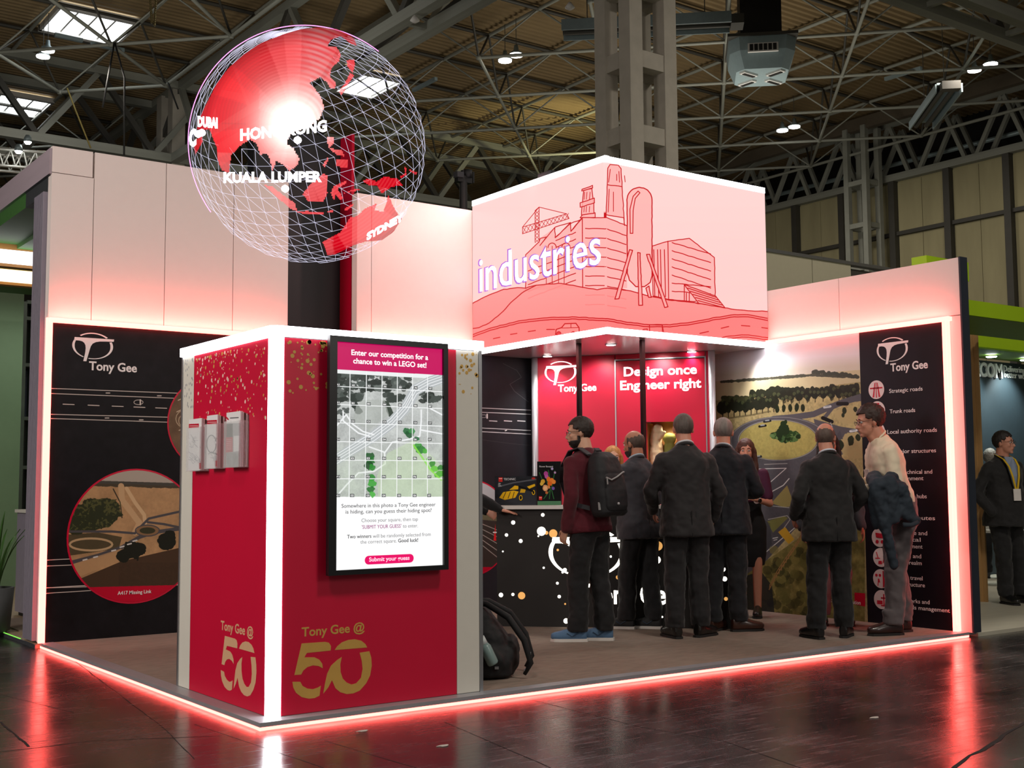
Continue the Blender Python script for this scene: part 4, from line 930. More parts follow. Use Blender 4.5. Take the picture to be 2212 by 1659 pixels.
scw = em('screen_white', (1, .98, 1), 2.2)
o = ptext('lettering', 'industries', CUL, (1036, 627), (1298, 572), 72, .011, scw, cb, bold=.002, depth=.002)
scb = em('screen_violet', (.30, .12, .55), 1)
a0 = CUL.st(1036, 627); a1 = CUL.st(1298, 572); ca = CUL.st(1036, 555)
text('lettering_outline', 'industries', CUL, a0[0]-.012, a1[0]+.012, (a0[1]+a1[1])/2-.006, abs(ca[1]-a0[1])*1.02, .0102, scb, cb, bold=.02, depth=.0006)
# ---- touch screen on the kiosk
tv = thing('touch_screen', 'tall black framed touch screen on the right face of the crimson kiosk', 'screen', (.79, .07, .77))
b0 = TVP.st(706, 1243); b1 = TVP.st(968, 742)
fx0, fx1, fz0, fz1 = .40, 1.168, .768, 2.072
sx0, sx1, sz0, sz1 = .446, 1.137, .795, 2.040
box('casing', (fx0+.02, .052, fz0+.02), (fx1-.02, .097, fz1-.02), pm('screen_back', '0c0d0f', .5), tv)
bz = pm('screen_bezel', '101215', .35)
for q in ((fx0, fx1, fz0, sz0), (fx0, fx1, sz1, fz1), (fx0, sx0, sz0, sz1), (sx1, fx1, sz0, sz1)): box('bezel', (q[0], .028, q[2]), (q[1], .06, q[3]), bz, tv)
A = Art(TVP, sx0, sx1, sz0, sz1, 760, 1500, srgb('ffffff')); U, V_ = A.U, A.V
z4 = lambda *p: Z(p, 700, 710, 3.0171)
n = fbm(760, 1500, 9, 6, 41); nf = fbm(760, 1500, 90, 3, 42); nm = fbm(760, 1500, 28, 4, 43)
ph = A.inside(z4((70, 262), (790, 298), (790, 1095), (60, 1096)))
col = (np.array(srgb('c9cdca'))*(.62+.5*n+.25*(nf-.5))[..., None]); A.put(ph, col)
def dk(x, y, r, c='2b332f', q=1.4, a=.95): A.blob(*z4((x, y))[0], r*q/3, r/3, srgb(c), a, .55, nm)
rs = random.Random(8)
for k in range(90): dk(rs.uniform(80, 560), rs.uniform(275, 395), rs.uniform(10, 26), rs.choice(['3a423e', '4c5551', '2b332f', '6a726d']))
for k in range(26): dk(rs.uniform(90, 270), rs.uniform(400, 470), rs.uniform(12, 24), rs.choice(['2b332f', '454e49', '59605c']))
for k in range(14): dk(rs.uniform(380, 530), rs.uniform(430, 465), rs.uniform(12, 20), '39423d')
for k in range(16): dk(rs.uniform(630, 760), rs.uniform(395, 470), rs.uniform(12, 24), rs.choice(['2b332f', '454e49']))
for k in range(10): dk(90+k*8+rs.uniform(-5, 5), 490+rs.uniform(0, 90), 10, '4f5653')
for k in range(12): dk(185+k*4, 440+k*9, 16, '2f3833')
for k in range(10): dk(405+k*5, 480+k*9, 14, '3a463c')
A.put(ph & (V_ < 806+(U-730)*.055), srgb('eef2f2'))
A.poly(z4((215, 500), (260, 462), (400, 462), (430, 560), (300, 655), (190, 610)), srgb('a9afa8'), .55)
wr_ = srgb('dfe3e6')
A.line(z4((70, 860), (200, 780), (330, 700), (450, 610), (540, 510), (600, 400), (690, 350), (775, 320)), 24, srgb('b9bec0')); 
for d in (-8, -3, 2, 8): A.line([(x+d*.4, y+d) for x, y in z4((70, 860), (200, 780), (330, 700), (450, 610), (540, 510), (600, 400), (690, 350), (775, 320))], 1.4, srgb('f3f5f6'))
for q in (((80, 640), (150, 560), (190, 620), (260, 670), (330, 690)), ((130, 540), (130, 600), (230, 680), (300, 700)), ((300, 770), (400, 805)), ((640, 530), (640, 600), (630, 700), (560, 720), (450, 740), (400, 810), (405, 880), (330, 930), (230, 940), (150, 1020), (90, 1090)), ((700, 520), (775, 560)), ((640, 660), (775, 685))): A.line(z4(*q), 3.2, srgb('eff1f2'))
A.put((ph & (V_ > 950))*np.clip((V_-940)/90, 0, 1)*.35*n, srgb('b9d6a4'))
A.poly(z4((420, 810), (600, 720), (780, 900), (780, 1094), (360, 1094), (350, 960)), srgb('c6dcb2'), .45)
for x, y, r, c in [(305, 830, 24, '1f5a2a'), (310, 860, 26, '23722c'), (300, 890, 28, '1b4d24'), (320, 905, 20, '2f8a33'), (320, 970, 22, '2d8a33'), (318, 1010, 24, '41a53c'), (312, 1050, 22, '2a7430'), (320, 1080, 20, '4fb446'), (545, 668, 22, '246b3a'), (560, 690, 22, '1e5a30'), (575, 665, 18, '3a8a4a'), (610, 715, 14, '2a7444'), (615, 765, 22, '3f9a40'), (640, 790, 26, '2f8236'), (665, 800, 18, '4fae3e'), (690, 850, 18, '62c23f'), (710, 880, 22, '3f9036'), (730, 915, 24, '6cc644'), (755, 945, 24, '56ad3b'), (765, 905, 18, '3b8438')]: dk(x, y, r, c, 1.1, .95)
A.line(z4((590, 760), (640, 830), (700, 920), (770, 985)), 4, srgb('8fe04e'), .8)
xs = [(175, 168), (282, 273), (384, 378), (484, 480), (583, 580), (681, 680)]
for a, b in xs: A.line(z4((a, 265), (b, 1096)), 1.7, srgb('f7f9f9'), .95)
for k, (ya, yb) in enumerate(((373, 410), (492, 520), (612, 635), (735, 748), (856, 862), (978, 978))): A.line(z4((70, ya), (780, yb)), 1.7, srgb('f7f9f9'), .95)
A.put(V_ < 770.5+(809.3-797)*(U-729)/228*1.+27, srgb('d8006a') if False else srgb('c8005c'))
bt = z4((265, 1500), (285, 1475), (310, 1466), (545, 1455), (575, 1470), (584, 1495), (575, 1520), (545, 1537), (305, 1551), (275, 1535))
sheet('display', A, -.012, .002, print_mat('kiosk_display', A.image('kiosk_display'), .3, emit=1.0), tv, label='bright display with competition page')
btn = em('button_pink', srgb('d8005e'), 1.0)
b_ = [TVP.st(u, v, -.01) for u, v in bt]; bx0, bx1 = min(p[0] for p in b_), max(p[0] for p in b_); bz0, bz1 = min(p[1] for p in b_)+.012, max(p[1] for p in b_)-.012; r_ = (bz1-bz0)/2
slab('button', TVP, [(bx0+r_+r_*cos(a), bz0+r_+r_*sin(a)) for a in np.linspace(pi/2, 3*pi/2, 10)]+[(bx1-r_+r_*cos(a), bz0+r_+r_*sin(a)) for a in np.linspace(-pi/2, pi/2, 10)], -.010, .001, btn, tv, label='pink button on the display')
tw_ = em('display_white', (1, 1, 1), 1.1); tk_ = em('display_dark', (.03, .03, .035), 1); tgy = em('display_grey', (.16, .16, .17), 1); tmg = em('display_magenta', (.25, .01, .16), 1)
def tvt(s, x1, y1, x2, y2, cap, m, bold=0):
    p1, p2 = z4((x1, y1), (x2, y2)); ptext('lettering', s, TVP, p1, p2, cap, -.0095, m, tv, bold=bold, depth=.0005)
tvt('Enter our competition for a', 178, 172, 678, 202, 11.3, tw_, .018); tvt('chance to win a LEGO set!', 190, 228, 667, 252, 11.3, tw_, .018)
tvt('Somewhere in this photo a Tony Gee engineer', 114, 1166, 726, 1158, 8.2, tk_); tvt('is hiding, can you guess their hiding spot?', 141, 1203, 700, 1197, 8.2, tk_)
tvt('Choose your square, then tap', 244, 1259, 612, 1254, 7.8, tgy, -.004); tvt("'SUBMIT YOUR GUESS'", 246, 1303, 503, 1299, 7.8, tmg); tvt('to enter.', 514, 1297, 612, 1295, 7.8, tgy, -.004)
tvt('Two winners', 150, 1366, 308, 1364, 7.8, tk_, .008); tvt('will be randomly selected from', 318, 1363, 695, 1351, 7.8, tgy, -.004)
tvt('the correct square.', 237, 1399, 473, 1396, 7.8, tgy, -.004); tvt('Good luck!', 483, 1392, 613, 1389, 7.8, tk_, .012); tvt('Submit your guess', 293, 1517, 557, 1506, 8.6, tw_, .02)
lbm = em('display_label', (.09, .1, .1), 1); lbl = []
for r in range(7):
    for c in range(7):
        x = (85, 190, 292, 396, 496, 597, 692)[c]-r*1.2; y = (365, 482, 600, 722, 845, 965, 1087)[r]+(c*4 if r < 2 else c*2.5 if r < 3 else 0)
        if c == 0: x = 90
        u, v = z4((x, y))[0]; s, t = TVP.st(u, v, -.01); lbl.append(rect(s-.013, s+.013, t-.009, t+.009))
        text('lettering', 'ABCDEFG'[r]+str(c+1), TVP, s-.008, s+.008, t-.0045, .009, -.0088, tw_, tv, depth=.0004)
slabs('grid_label', TVP, lbl, -.0098, .0006, lbm, tv, kind='stuff', label='small dark grid labels')
# ---- the roundabout mural
A = Art(RIGHT, -3.2, -.985, PZ, 2.585, 1100, 1280, srgb('8a8358')); U, V_ = A.U, A.V
z5 = lambda *p: Z(p, 1530, 700, 2.4405)
n = fbm(1100, 1280, 8, 6, 51); nf = fbm(1100, 1280, 110, 3, 52); nm = fbm(1100, 1280, 36, 5, 53)
A.px = (np.array(srgb('c4b27e'))*(.55+.6*n+.6*(nf-.5))[..., None]).astype(np.float32)
yy = (V_-700)*2.4405; xx = (U-1530)*2.4405
sky = np.clip((300-(xx-70)*.05-yy)/130, 0, 1)
fieldc = np.array(srgb('d2c59c'))*(.85+.25*n)[..., None]; A.put(yy < 400-(xx-70)*.13, fieldc)
A.put((yy < 300-(xx-70)*.08), np.array(srgb('dcd3c2'))*(.92+.12*n)[..., None])
A.put(np.clip((268-(xx-70)*.07-yy)/60, 0, 1), np.array(srgb('efe9ee')))
def tr(x, y, r, q=1., c='2b2f22', a=1): A.blob(*z5((x, y))[0], r*q/2.44, r/2.44, srgb(c), a, .4, nm)
rs = random.Random(3)
for k in range(60): x = 75+k*12; tr(x, 305-(x-75)*.075+(0 if x < 560 else (x-560)*.12), 5+rs.random()*4, 1.6, '4a4a3c')
for k in range(24): x = 560+k*10; tr(x, 250+(x-560)*.1+rs.uniform(-4, 6), 9, 1.3, '3f4236')
for x in range(240, 800, 26): tr(x, 372-(x-240)*.085+rs.uniform(-4, 4)+(12 if x > 500 else 0), 22+rs.random()*8, .8, '272b1f'); 
for x in range(80, 380, 30): tr(x, 440-(x-80)*.12+rs.uniform(-6, 4), 32+rs.random()*6, .75, '23271c'); A.line(z5((x, 465-(x-80)*.1), (x, 495-(x-80)*.12)), 2, srgb('2a261c'))
for x in range(90, 240, 22): tr(x, 395+rs.uniform(-6, 6), 16, 1.2, '3c3f2a')
for x in range(400, 800, 42): tr(x, 378-(x-400)*.06, 28, .75, '20241a'); A.line(z5((x, 395-(x-400)*.06), (x, 425-(x-400)*.08)), 1.6, srgb('2a261c'))
for x in range(80, 800, 21):
    y = 415-(x-80)*.085+rs.uniform(-30, 14); tr(x, y, 10, .9, '4a5134', .8); tr(x+9, y+14, 12, .8, '1b2017', .8)
A.line(z5((85, 500), (230, 480), (330, 460)), 3.5, srgb('5a5138'), .7)
rd = srgb('5a595f'); rd2 = srgb('515057')
A.line(z5((150, 590), (240, 540), (350, 500), (460, 490), (560, 475), (640, 440), (720, 410), (820, 380)), 13, rd)
A.line(z5((620, 490), (660, 440), (740, 405), (820, 395)), 8, rd)
A.blob(*z5((380, 615))[0], 262/2.44, 128/2.44, rd, 1)           # carriageway round the island
A.poly(z5((560, 500), (700, 540), (830, 560), (830, 620), (690, 700), (600, 690)), rd, 1)
A.poly(z5((600, 690), (700, 560), (720, 640), (640, 720)), rd2, 1)
for x, y, rx, ry in ((740, 480, 70, 42), (770, 640, 70, 70)): A.blob(*z5((x, y))[0], rx/2.44, ry/2.44, np.array(srgb('bba877'))*1, .95, .25, nm)
for x, y, r in ((722, 455, 18), (780, 450, 16), (700, 640, 26), (757, 620, 26), (795, 600, 20), (715, 480, 12)): tr(x, y, r, .7, '2a3322')
isl = A.blob(*z5((372, 612))[0], 205/2.44, 103/2.44, srgb('b9ac66'), 1); A.put(isl*.55, np.array(srgb('ab9f5c'))*(.6+.8*nf)[..., None])
A.line(ell(z5((372, 612))[0], 210/2.44, 106/2.44, 60), 1.2, srgb('b9b6b0'), .8); A.line(ell(z5((378, 615))[0], 255/2.44, 124/2.44, 60), 1, srgb('b9b6b0'), .6)
for k in range(30): a = rs.random()*2*pi; tr(412+70*cos(a)*rs.random()**.5, 590+24*sin(a)*rs.random()**.5, 16, 1.1, rs.choice(['24401f', '31502a', '1d3318', '45643a']))
for k in range(60): a = rs.random()*2*pi; tr(412+80*cos(a)*rs.random()**.5, 592+28*sin(a)*rs.random()**.5, 9, 1.1, rs.choice(['53733f', '2c4a24', '6b8a55', '1d3318']))
for x, y, r in ((412, 515, 12), (400, 530, 20), (395, 555, 28), (412, 560, 28), (380, 575, 26)): tr(x, y, r, .75, '20351d')
for x in (368, 402, 436, 470, 503): tr(x, 445-(x-368)*.03, 22, .5, '1f2a1a')
A.poly(z5((190, 720), (440, 720), (560, 700), (480, 1060), (300, 1260), (190, 1340)), rd, 1)
A.put(A.inside(z5((190, 700), (560, 700), (480, 1060), (190, 1340)))*.25*nf, srgb('2c2b30'))
A.line(z5((230, 765), (415, 760), (290, 870)), 1.6, srgb('d9d6d4')); A.line(z5((290, 945), (345, 880), (400, 850), (430, 815)), 2, srgb('d9d6d4')); A.line(z5((300, 740), (420, 735)), 1.6, srgb('a9a6a4'))
A.poly(z5((335, 945), (420, 850), (460, 960), (400, 965)), srgb('9c8f58'), 1); A.poly(z5((315, 1040), (400, 1012), (425, 1022), (345, 1100)), srgb('7d7c45'), 1); A.line(z5((320, 1030), (420, 1010), (436, 1030), (400, 1080)), 1.4, srgb('b9b6b0'))
A.line(z5((300, 955), (430, 968)), 1.6, srgb('b9b6b0'))
A.line(z5((275, 1230), (430, 1100), (500, 1040)), 2, srgb('d9d6d4'))
A.poly(z5((372, 1097), (410, 1070), (458, 1135), (428, 1160)), srgb('cfa233'), 1)
A.line(z5((345, 1130), (370, 1125)), 2, srgb('d9d6d4')); A.line(z5((350, 1140), (366, 1136)), 1.6, srgb('d9d6d4'))
A.poly(z5((190, 1330), (480, 1130), (520, 1060), (830, 1000), (830, 1600), (150, 1600)), srgb('5e5a30'), 1)
mb = A.inside(z5((190, 1330), (480, 1130), (520, 1060), (830, 1000), (830, 1600), (150, 1600))); A.put(mb*1., np.array(srgb('9c9052'))*(.3+1.1*nm**1.5)[..., None])
for k in range(70): x, y = rs.uniform(290, 560), rs.uniform(1190, 1560); tr(x, y, 24, 1, rs.choice(['6f6a38', '8a8046', '4c4a26', '3a3a20']), .7)
A.poly(z5((170, 1340), (280, 1300), (340, 1380), (360, 1600), (150, 1600)), srgb('23262c'), .9); A.poly(z5((275, 1020), (330, 1050), (340, 1160), (280, 1240)), srgb('2b2e32'), .5)
A.line(z5((325, 1400), (360, 1330), (420, 1240), (490, 1140)), 2, srgb('a77c4d')); A.line(z5((330, 1375), (365, 1305), (425, 1215), (492, 1120)), 1.6, srgb('a77c4d'))
for k in range(14): a = z5((327+k*12.5, 1398-k*20), (329+k*12.5, 1372-k*20)); A.line(a, 1.6, srgb('a77c4d'))
for x, y, c in ((290, 537, '16181a'), (315, 512, '22242a'), (770, 562, 'd8dade'), (632, 436, 'c8cacc'), (266, 700, '2c3236')): A.line(z5((x-16, y+3), (x+16, y-2)), 5, srgb(c)); A.line(z5((x-8, y-3), (x+8, y-5)), 3, srgb('9aa0a6'))
for x, y in ((632, 503), (712, 428)): A.line(z5((x-24, y-8), (x+24, y+12 if y > 450 else y-8)), 8, srgb('14181a'))
for k in range(12): A.line(z5((650+k*3, 520+k*9-0), (651+k*3, 524+k*9)), 1.4, srgb('d8d8d8'))
A.poly(z5((776, 1415), (832, 1420), (832, 1490), (776, 1478)), srgb('c4002c'), 1)
sheet('mural', A, 0, .011, print_mat('mural', A.image('mural'), .4), rw, label='colour picture of a roundabout with trees')
ptext('lettering', 'Roundabout solution', RIGHT, (1790, 1301), (1859, 1305), 8, .0115, pinkp, rw, depth=.001)
# ---- leaflet holders on the kiosk
acry = glassy('clear_acrylic')
paper = pm('paper_white', 'e9e9ec', .5, var=.03); pgrey = pm('leaflet_edge', '6e625c', .6)
for k, (u0, u1, vt, vb, lab) in enumerate(((404, 447, 905, 1018, 'left'), (443, 482, 897, 1013, 'middle'), (485, 532, 890, 1010, 'right'))):
    off = .035
    sa, sb = TWL.st(u0, 960, off+.02)[0], TWL.st(u1, 960, .02)[0]-.012; tb_ = TWL.st((u0+u1)/2, vb, off)[1]; tt_ = TWL.st((u0+u1)/2, vt, off)[1]
    t = thing('leaflet_holder', f'clear plastic leaflet holder on the kiosk, {lab} one of three', 'leaflet holder', tuple(TWL.P((sa+sb)/2, tb_)), group='leaflet holders on the kiosk')
    slab('front', TWL, rect(sa, sb, tb_, tt_-.05), off+.022, .003, acry, t); slab('back', TWL, rect(sa, sb, tb_, tt_-.02), .0, .003, acry, t)
    slab('bottom', TWL, rect(sa, sb, tb_, tb_+.004), .003, off+.019, acry, t)
    for q in (sa, sb-.003): slab('side', TWL, rect(q, q+.003, tb_, tt_-.05), .003, off+.019, acry, t)
    for j in range(4):
        l = slab('leaflet', TWL, rect(sa+.006, sb-.006, tb_+.005, tt_-.004*(3-j)), .006+j*.011, .008, paper if j == 3 else pm('leaflet_brown', '5d4c45', .6) if j % 2 else paper, None)
        tag(l, ['white leaflet at the back of the %s holder', 'dark leaflet second from the back in the %s holder', 'white leaflet third from the back in the %s holder', 'front leaflet with printed cover in the %s holder'][j] % lab, 'leaflet', 'leaflets on the kiosk')
    fo = .006+3*.011+.008
    A = Art(TWL, sa+.006, sb-.006, tb_+.005, tt_, 160, 300, srgb('eceaec'), off=fo); nn = fbm(160, 300, 6, 5, 60+k)
    if k < 2:
        X = np.linspace(0, 1, 160)[None, :]; Y = np.linspace(0, 1, 300)[:, None]
        cg = srgb('9a9ca2'); w_ = u1-u0-8
        rs = random.Random(k+5)
        for j in range(26 if k == 0 else 8):
            x0 = u0+4+rs.random()*w_*.7; y0 = vt+30+rs.random()*(vb-vt-50); A.line([(x0, y0), (x0+rs.uniform(-7, 9), y0+rs.uniform(-8, 8)), (x0+rs.uniform(0, 10), y0+rs.uniform(0, 12))], .9, cg, .9)
        if k == 1: A.line(ell((u0+14, vt+62), 10, 19, 20), 2, srgb('777a80')); A.line([(u0+14, vt+80), (u1-8, vt+86)], 3.4, srgb('8a8c92')); A.line([(u0+22, vt+90), (u0+24, vb-4)], 6, srgb('b6b8bc'))
        A.poly([(u0+4, vt+11), (u0+26, vt+10), (u0+26, vt+19), (u0+4, vt+20)], srgb('c1122f')); A.line([(u0+6, vt+15), (u0+24, vt+14.5)], 1.2, srgb('eeeeee'), .8)
        A.poly([(u1-17, vb-18), (u1-9, vb-18), (u1-9, vb-5), (u1-17, vb-5)], srgb('c1122f'))
    else:
        A.put((A.V > vt+24)*.8, srgb('9fa3a6')); A.poly([(u0, vt+26), (u0+18, vt+25), (u0+18, vt+54), (u0, vt+56)], srgb('4b5248')); A.poly([(u0, vt+55), (u0+18, vt+54), (u0+18, vt+86), (u0, vt+88)], srgb('c1273a')); A.poly([(u0+20, vt+52), (u0+32, vt+51), (u0+32, vt+84), (u0+20, vt+86)], srgb('e8e8ea')); A.put((A.V > vt+88)*.6*nn, srgb('4a564a'))
        A.line([(u0+13, vt+13), (u0+30, vt+12)], 2.2, srgb('5a5d62')); A.line([(u0+5, vt+12), (u0+8, vt+16)], 3, srgb('c1122f'))
        for j in range(6): A.line([(u0+5, vt+60+j*4), (u0+15, vt+59.5+j*4)], .8, srgb('f0d0d0'))
    sheet('cover', A, fo, .0008, print_mat(f'leaflet_cover_{k}', A.image(f'leaflet_cover_{k}'), .4), l, label='printed cover')
# ---- the glowing globe
GC = CAM+ray(668, 318)/np.linalg.norm(ray(668, 318))*7.45; GR = 7.45*sin(math.atan(255/F/np.linalg.norm(ray(668, 318))))
gl = thing('glowing_globe', 'glowing transparent globe of fine white mesh with red continents hovering above the kiosk', 'globe', tuple(GC))
def add_light(name, color, s, trans=1.):
    m = bpy.data.materials.new(name); m.use_nodes = True; nt = m.node_tree; nt.nodes.remove(nt.nodes['Principled BSDF'])
    out = nt.nodes['Material Output']; e = nt.nodes.new('ShaderNodeEmission'); t = nt.nodes.new('ShaderNodeBsdfTransparent'); a = nt.nodes.new('ShaderNodeAddShader')
    e.inputs[0].default_value = (*color, 1); e.inputs[1].default_value = s; t.inputs[0].default_value = (trans,)*3+(1,)
    nt.links.new(e.outputs[0], a.inputs[0]); nt.links.new(t.outputs[0], a.inputs[1]); nt.links.new(a.outputs[0], out.inputs[0]); return m, e
vd = (CAM-GC)/np.linalg.norm(CAM-GC); gx = np.cross([0, 0, 1], vd); gx /= np.linalg.norm(gx); gy = np.cross(vd, gx)
# frame of the globe: pole tilted towards the viewer and a little to the left
tl, rl2 = radians(22), radians(-11)
pole = gy*cos(tl)+vd*sin(tl); ex = gx.copy(); ez = np.cross(ex, pole)   # ez towards viewer
pole, ex = pole*cos(rl2)+ex*sin(rl2), ex*cos(rl2)-pole*sin(rl2); ez = np.cross(ex, pole)
if ez@vd < 0: ez = -ez
def gpt(lat, lon, r=1.): return GC+GR*r*.985*(cos(lat)*(sin(lon)*ex+cos(lon)*ez)+sin(lat)*pole)
z2 = lambda *p: Z(p, 380, 20, 2.765)
LAND = [z2((150, 720), (200, 715), (225, 780), (245, 830), (250, 900), (275, 965), (318, 975), (330, 870), (385, 815), (440, 778), (480, 800), (505, 870), (545, 860), (565, 910), (575, 965), (600, 905), (640, 930), (680, 965), (725, 930), (738, 890), (700, 830), (660, 800), (690, 740), (800, 700), (860, 650), (885, 590), (870, 530), (835, 480), (800, 440), (860, 405), (905, 440), (920, 470), (950, 475), (955, 440), (920, 400), (930, 350), (975, 310), (985, 270), (960, 225), (905, 220), (930, 180), (985, 160), (1050, 210), (1078, 215), (1065, 175), (1020, 145), (960, 118), (850, 108), (750, 118), (640, 150), (500, 205), (400, 275), (310, 355), (240, 450), (180, 570), (140, 650), (125, 720)),
    z2((1020, 305), (1065, 300), (1070, 335), (1055, 380), (1025, 340)), z2((1040, 380), (1065, 395), (1040, 430), (990, 515), (975, 490), (1010, 440)), z2((902, 760), (940, 765), (945, 800), (910, 830)), z2((915, 830), (990, 840), (1010, 880), (960, 870)), z2((960, 900), (1030, 900), (1025, 945), (960, 940)), z2((880, 930), (905, 885), (915, 895), (890, 940)),
    z2((755, 1105), (800, 1050), (880, 985), (910, 990), (900, 1060), (905, 1100), (880, 1148), (790, 1145)), z2((530, 1050), (570, 1055), (640, 1110), (715, 1160), (722, 1205), (690, 1195), (600, 1120)), z2((720, 1210), (780, 1205), (880, 1215), (880, 1225), (780, 1225)), z2((925, 1100), (940, 1060), (1020, 1020), (1015, 1040), (965, 1070), (1000, 1130), (985, 1140), (955, 1105), (950, 1150)), z2((1000, 1195), (1060, 1160), (1055, 1175), (1015, 1205)),
    z2((900, 1205), (940, 1200), (940, 1212), (905, 1215)), z2((1115, 1025), (1155, 1010), (1200, 1030), (1240, 1000), (1320, 1010), (1355, 1050), (1290, 1060), (1230, 1100), (1200, 1050), (1160, 1055)), z2((1335, 1000), (1370, 980), (1365, 940), (1378, 950), (1375, 990), (1345, 1008)), z2((1390, 955), (1440, 975), (1435, 990), (1395, 965)),
    z2((875, 1390), (985, 1330), (1040, 1245), (1085, 1235), (1130, 1190), (1200, 1160), (1185, 1200), (1240, 1210), (1270, 1110), (1300, 1180), (1330, 1230), (1350, 1250), (1300, 1330), (1230, 1380), (1140, 1385), (1060, 1410), (950, 1465), (905, 1470), (890, 1420)),
    z2((105, 790), (155, 755), (160, 790), (115, 870)), z2((1000, 1100), (1080, 1070), (1110, 1075), (1060, 1088))]
def _in(P_, x, y):
    r = False
    for i in range(len(P_)):
        ax, ay = P_[i]; bx, by = P_[i-1]
        if (ay > y) != (by > y) and x < (bx-ax)*(y-ay)/(by-ay)+ax: r = not r
    return r
V = []; Fc = []; NL, NM = 24, 48
def ribbon(a, b):
    u_, v_ = proj((np.array(a)+np.array(b))/2)
    if any(_in(L_, u_, v_) for L_ in LAND): return
    a, b = np.array(a), np.array(b); d = b-a; d /= np.linalg.norm(d); m = (a+b)/2-GC; m /= np.linalg.norm(m); s = np.cross(d, m)
    i = len(V); w = .0014
    for p in (a, b):
        for q in (s, -s*.5+m*.87, -s*.5-m*.87): V.append(p+q*w)
    for k in range(3): Fc.append((i+k, i+(k+1) % 3, i+3+(k+1) % 3, i+3+k))
for i in range(1, NL):
    for j in range(NM):
        la, lo = -pi/2+pi*i/NL, 2*pi*j/NM; la2 = la+pi/NL; lo2 = lo+2*pi/NM
        P = gpt(la, lo)
        if (P-GC)@vd/GR < .13: continue
        ribbon(P, gpt(la, lo2))
        if i < NL-0: ribbon(P, gpt(min(la2, pi/2), lo)); ribbon(gpt(min(la2, pi/2), lo), gpt(la, lo2))
mm, _ = add_light('globe_mesh_light', (.80, .78, 1), .42, .75)
mesh('wire_mesh', V, Fc, mm, gl, label='fine white triangular mesh')
NA, NB = 300, 300; V = []; Fc = []; CL_ = []
TH = np.linspace(-1, 1, NA+1); gridP = {}
aa, bb = np.meshgrid(np.linspace(-pi/2, pi/2, NA+1), np.linspace(-pi/2, pi/2, NB+1), indexing='ij')
Sx_ = np.sin(bb)*np.cos(aa); Sy_ = np.sin(aa); Sz_ = np.cos(aa)*np.cos(bb)
PP = GC+GR*1.002*(Sx_[..., None]*gx+Sy_[..., None]*gy+Sz_[..., None]*vd)
dd = PP-CAM; zz = dd@FWD; UU = 1106+F*(dd@RT)/zz; VV = 829.5-F*(dd@UP)/zz
cu = (UU[1:, 1:]+UU[:-1, :-1])/2; cv = (VV[1:, 1:]+VV[:-1, :-1])/2
msk = np.zeros(cu.shape, bool)
helper = Art.__new__(Art)
for L_ in LAND: msk |= Art.inside(helper, L_, cu, cv)
jn = fbm(NA, NB, 60, 2, 7)
idx = -np.ones((NA+1, NB+1), int); rr_, cc_ = np.where(msk)
for i, j in zip(rr_, cc_):
    f = []
    for di, dj in ((0, 0), (0, 1), (1, 1), (1, 0)):
        if idx[i+di, j+dj] < 0: idx[i+di, j+dj] = len(V); V.append(PP[i+di, j+dj]); CL_.append((UU[i+di, j+dj], VV[i+di, j+dj]))
        f.append(idx[i+di, j+dj])
    Fc.append(f)
lm, le = add_light('globe_land_light', (1, .05, .08), .8, .28)
o = mesh('continents', V, Fc, lm, gl, label='glowing red continents', smooth=True)
CL_ = np.array(CL_); ca = o.data.color_attributes.new('glow', 'FLOAT_COLOR', 'POINT')
dx, dy = CL_[:, 0]-632, CL_[:, 1]-268; rad = np.hypot(dx, dy); ang = np.arctan2(dy, dx)
hot = np.exp(-(rad/62)**2)*1.6+np.exp(-(rad/150)**2)*.10
sect = .12*(np.sin(ang*7+rad*.004) > .1)+.10*(np.sin(ang*4.3+1.1) > .2)+.05*np.sin(rad*.9)
band = np.exp(-((CL_[:, 0]-690)/38)**2)*(CL_[:, 1] < 300)*.10*(1+np.sin(rad*.55))
south = ((CL_[:, 1] > 330) & (CL_[:, 0] < 640))*.07+((CL_[:, 1] > 380) & (CL_[:, 0] < 720))*.03
edge = 1-.55*np.clip((np.hypot(CL_[:, 0]-668, CL_[:, 1]-318)/255-.86)/.14, 0, 1)
R_ = np.clip(.70+sect+hot, 0, 3)*edge; G_ = np.clip(.004+hot*1.0+sect*.30*(CL_[:, 0] > 560)+band+south, 0, 3)*edge*1; B_ = np.clip(.018+hot*.9+sect*.3*(CL_[:, 0] > 560)+band+south*.9, 0, 3)*edge
ca.data.foreach_set('color', np.stack([R_, G_, B_, np.ones_like(R_)], 1).astype(np.float32).ravel())
at = lm.node_tree.nodes.new('ShaderNodeAttribute'); at.attribute_name = 'glow'; lm.node_tree.links.new(at.outputs['Color'], le.inputs[0]); le.inputs[1].default_value = 1.0
# thin bright rim on the lit side
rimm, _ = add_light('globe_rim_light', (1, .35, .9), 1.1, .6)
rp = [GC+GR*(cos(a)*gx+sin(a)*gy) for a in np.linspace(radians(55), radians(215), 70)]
Vr, Fr = tubev(rp, .0028, 5); mesh('bright_rim', Vr, Fr, rimm, gl, label='thin magenta rim on the left')
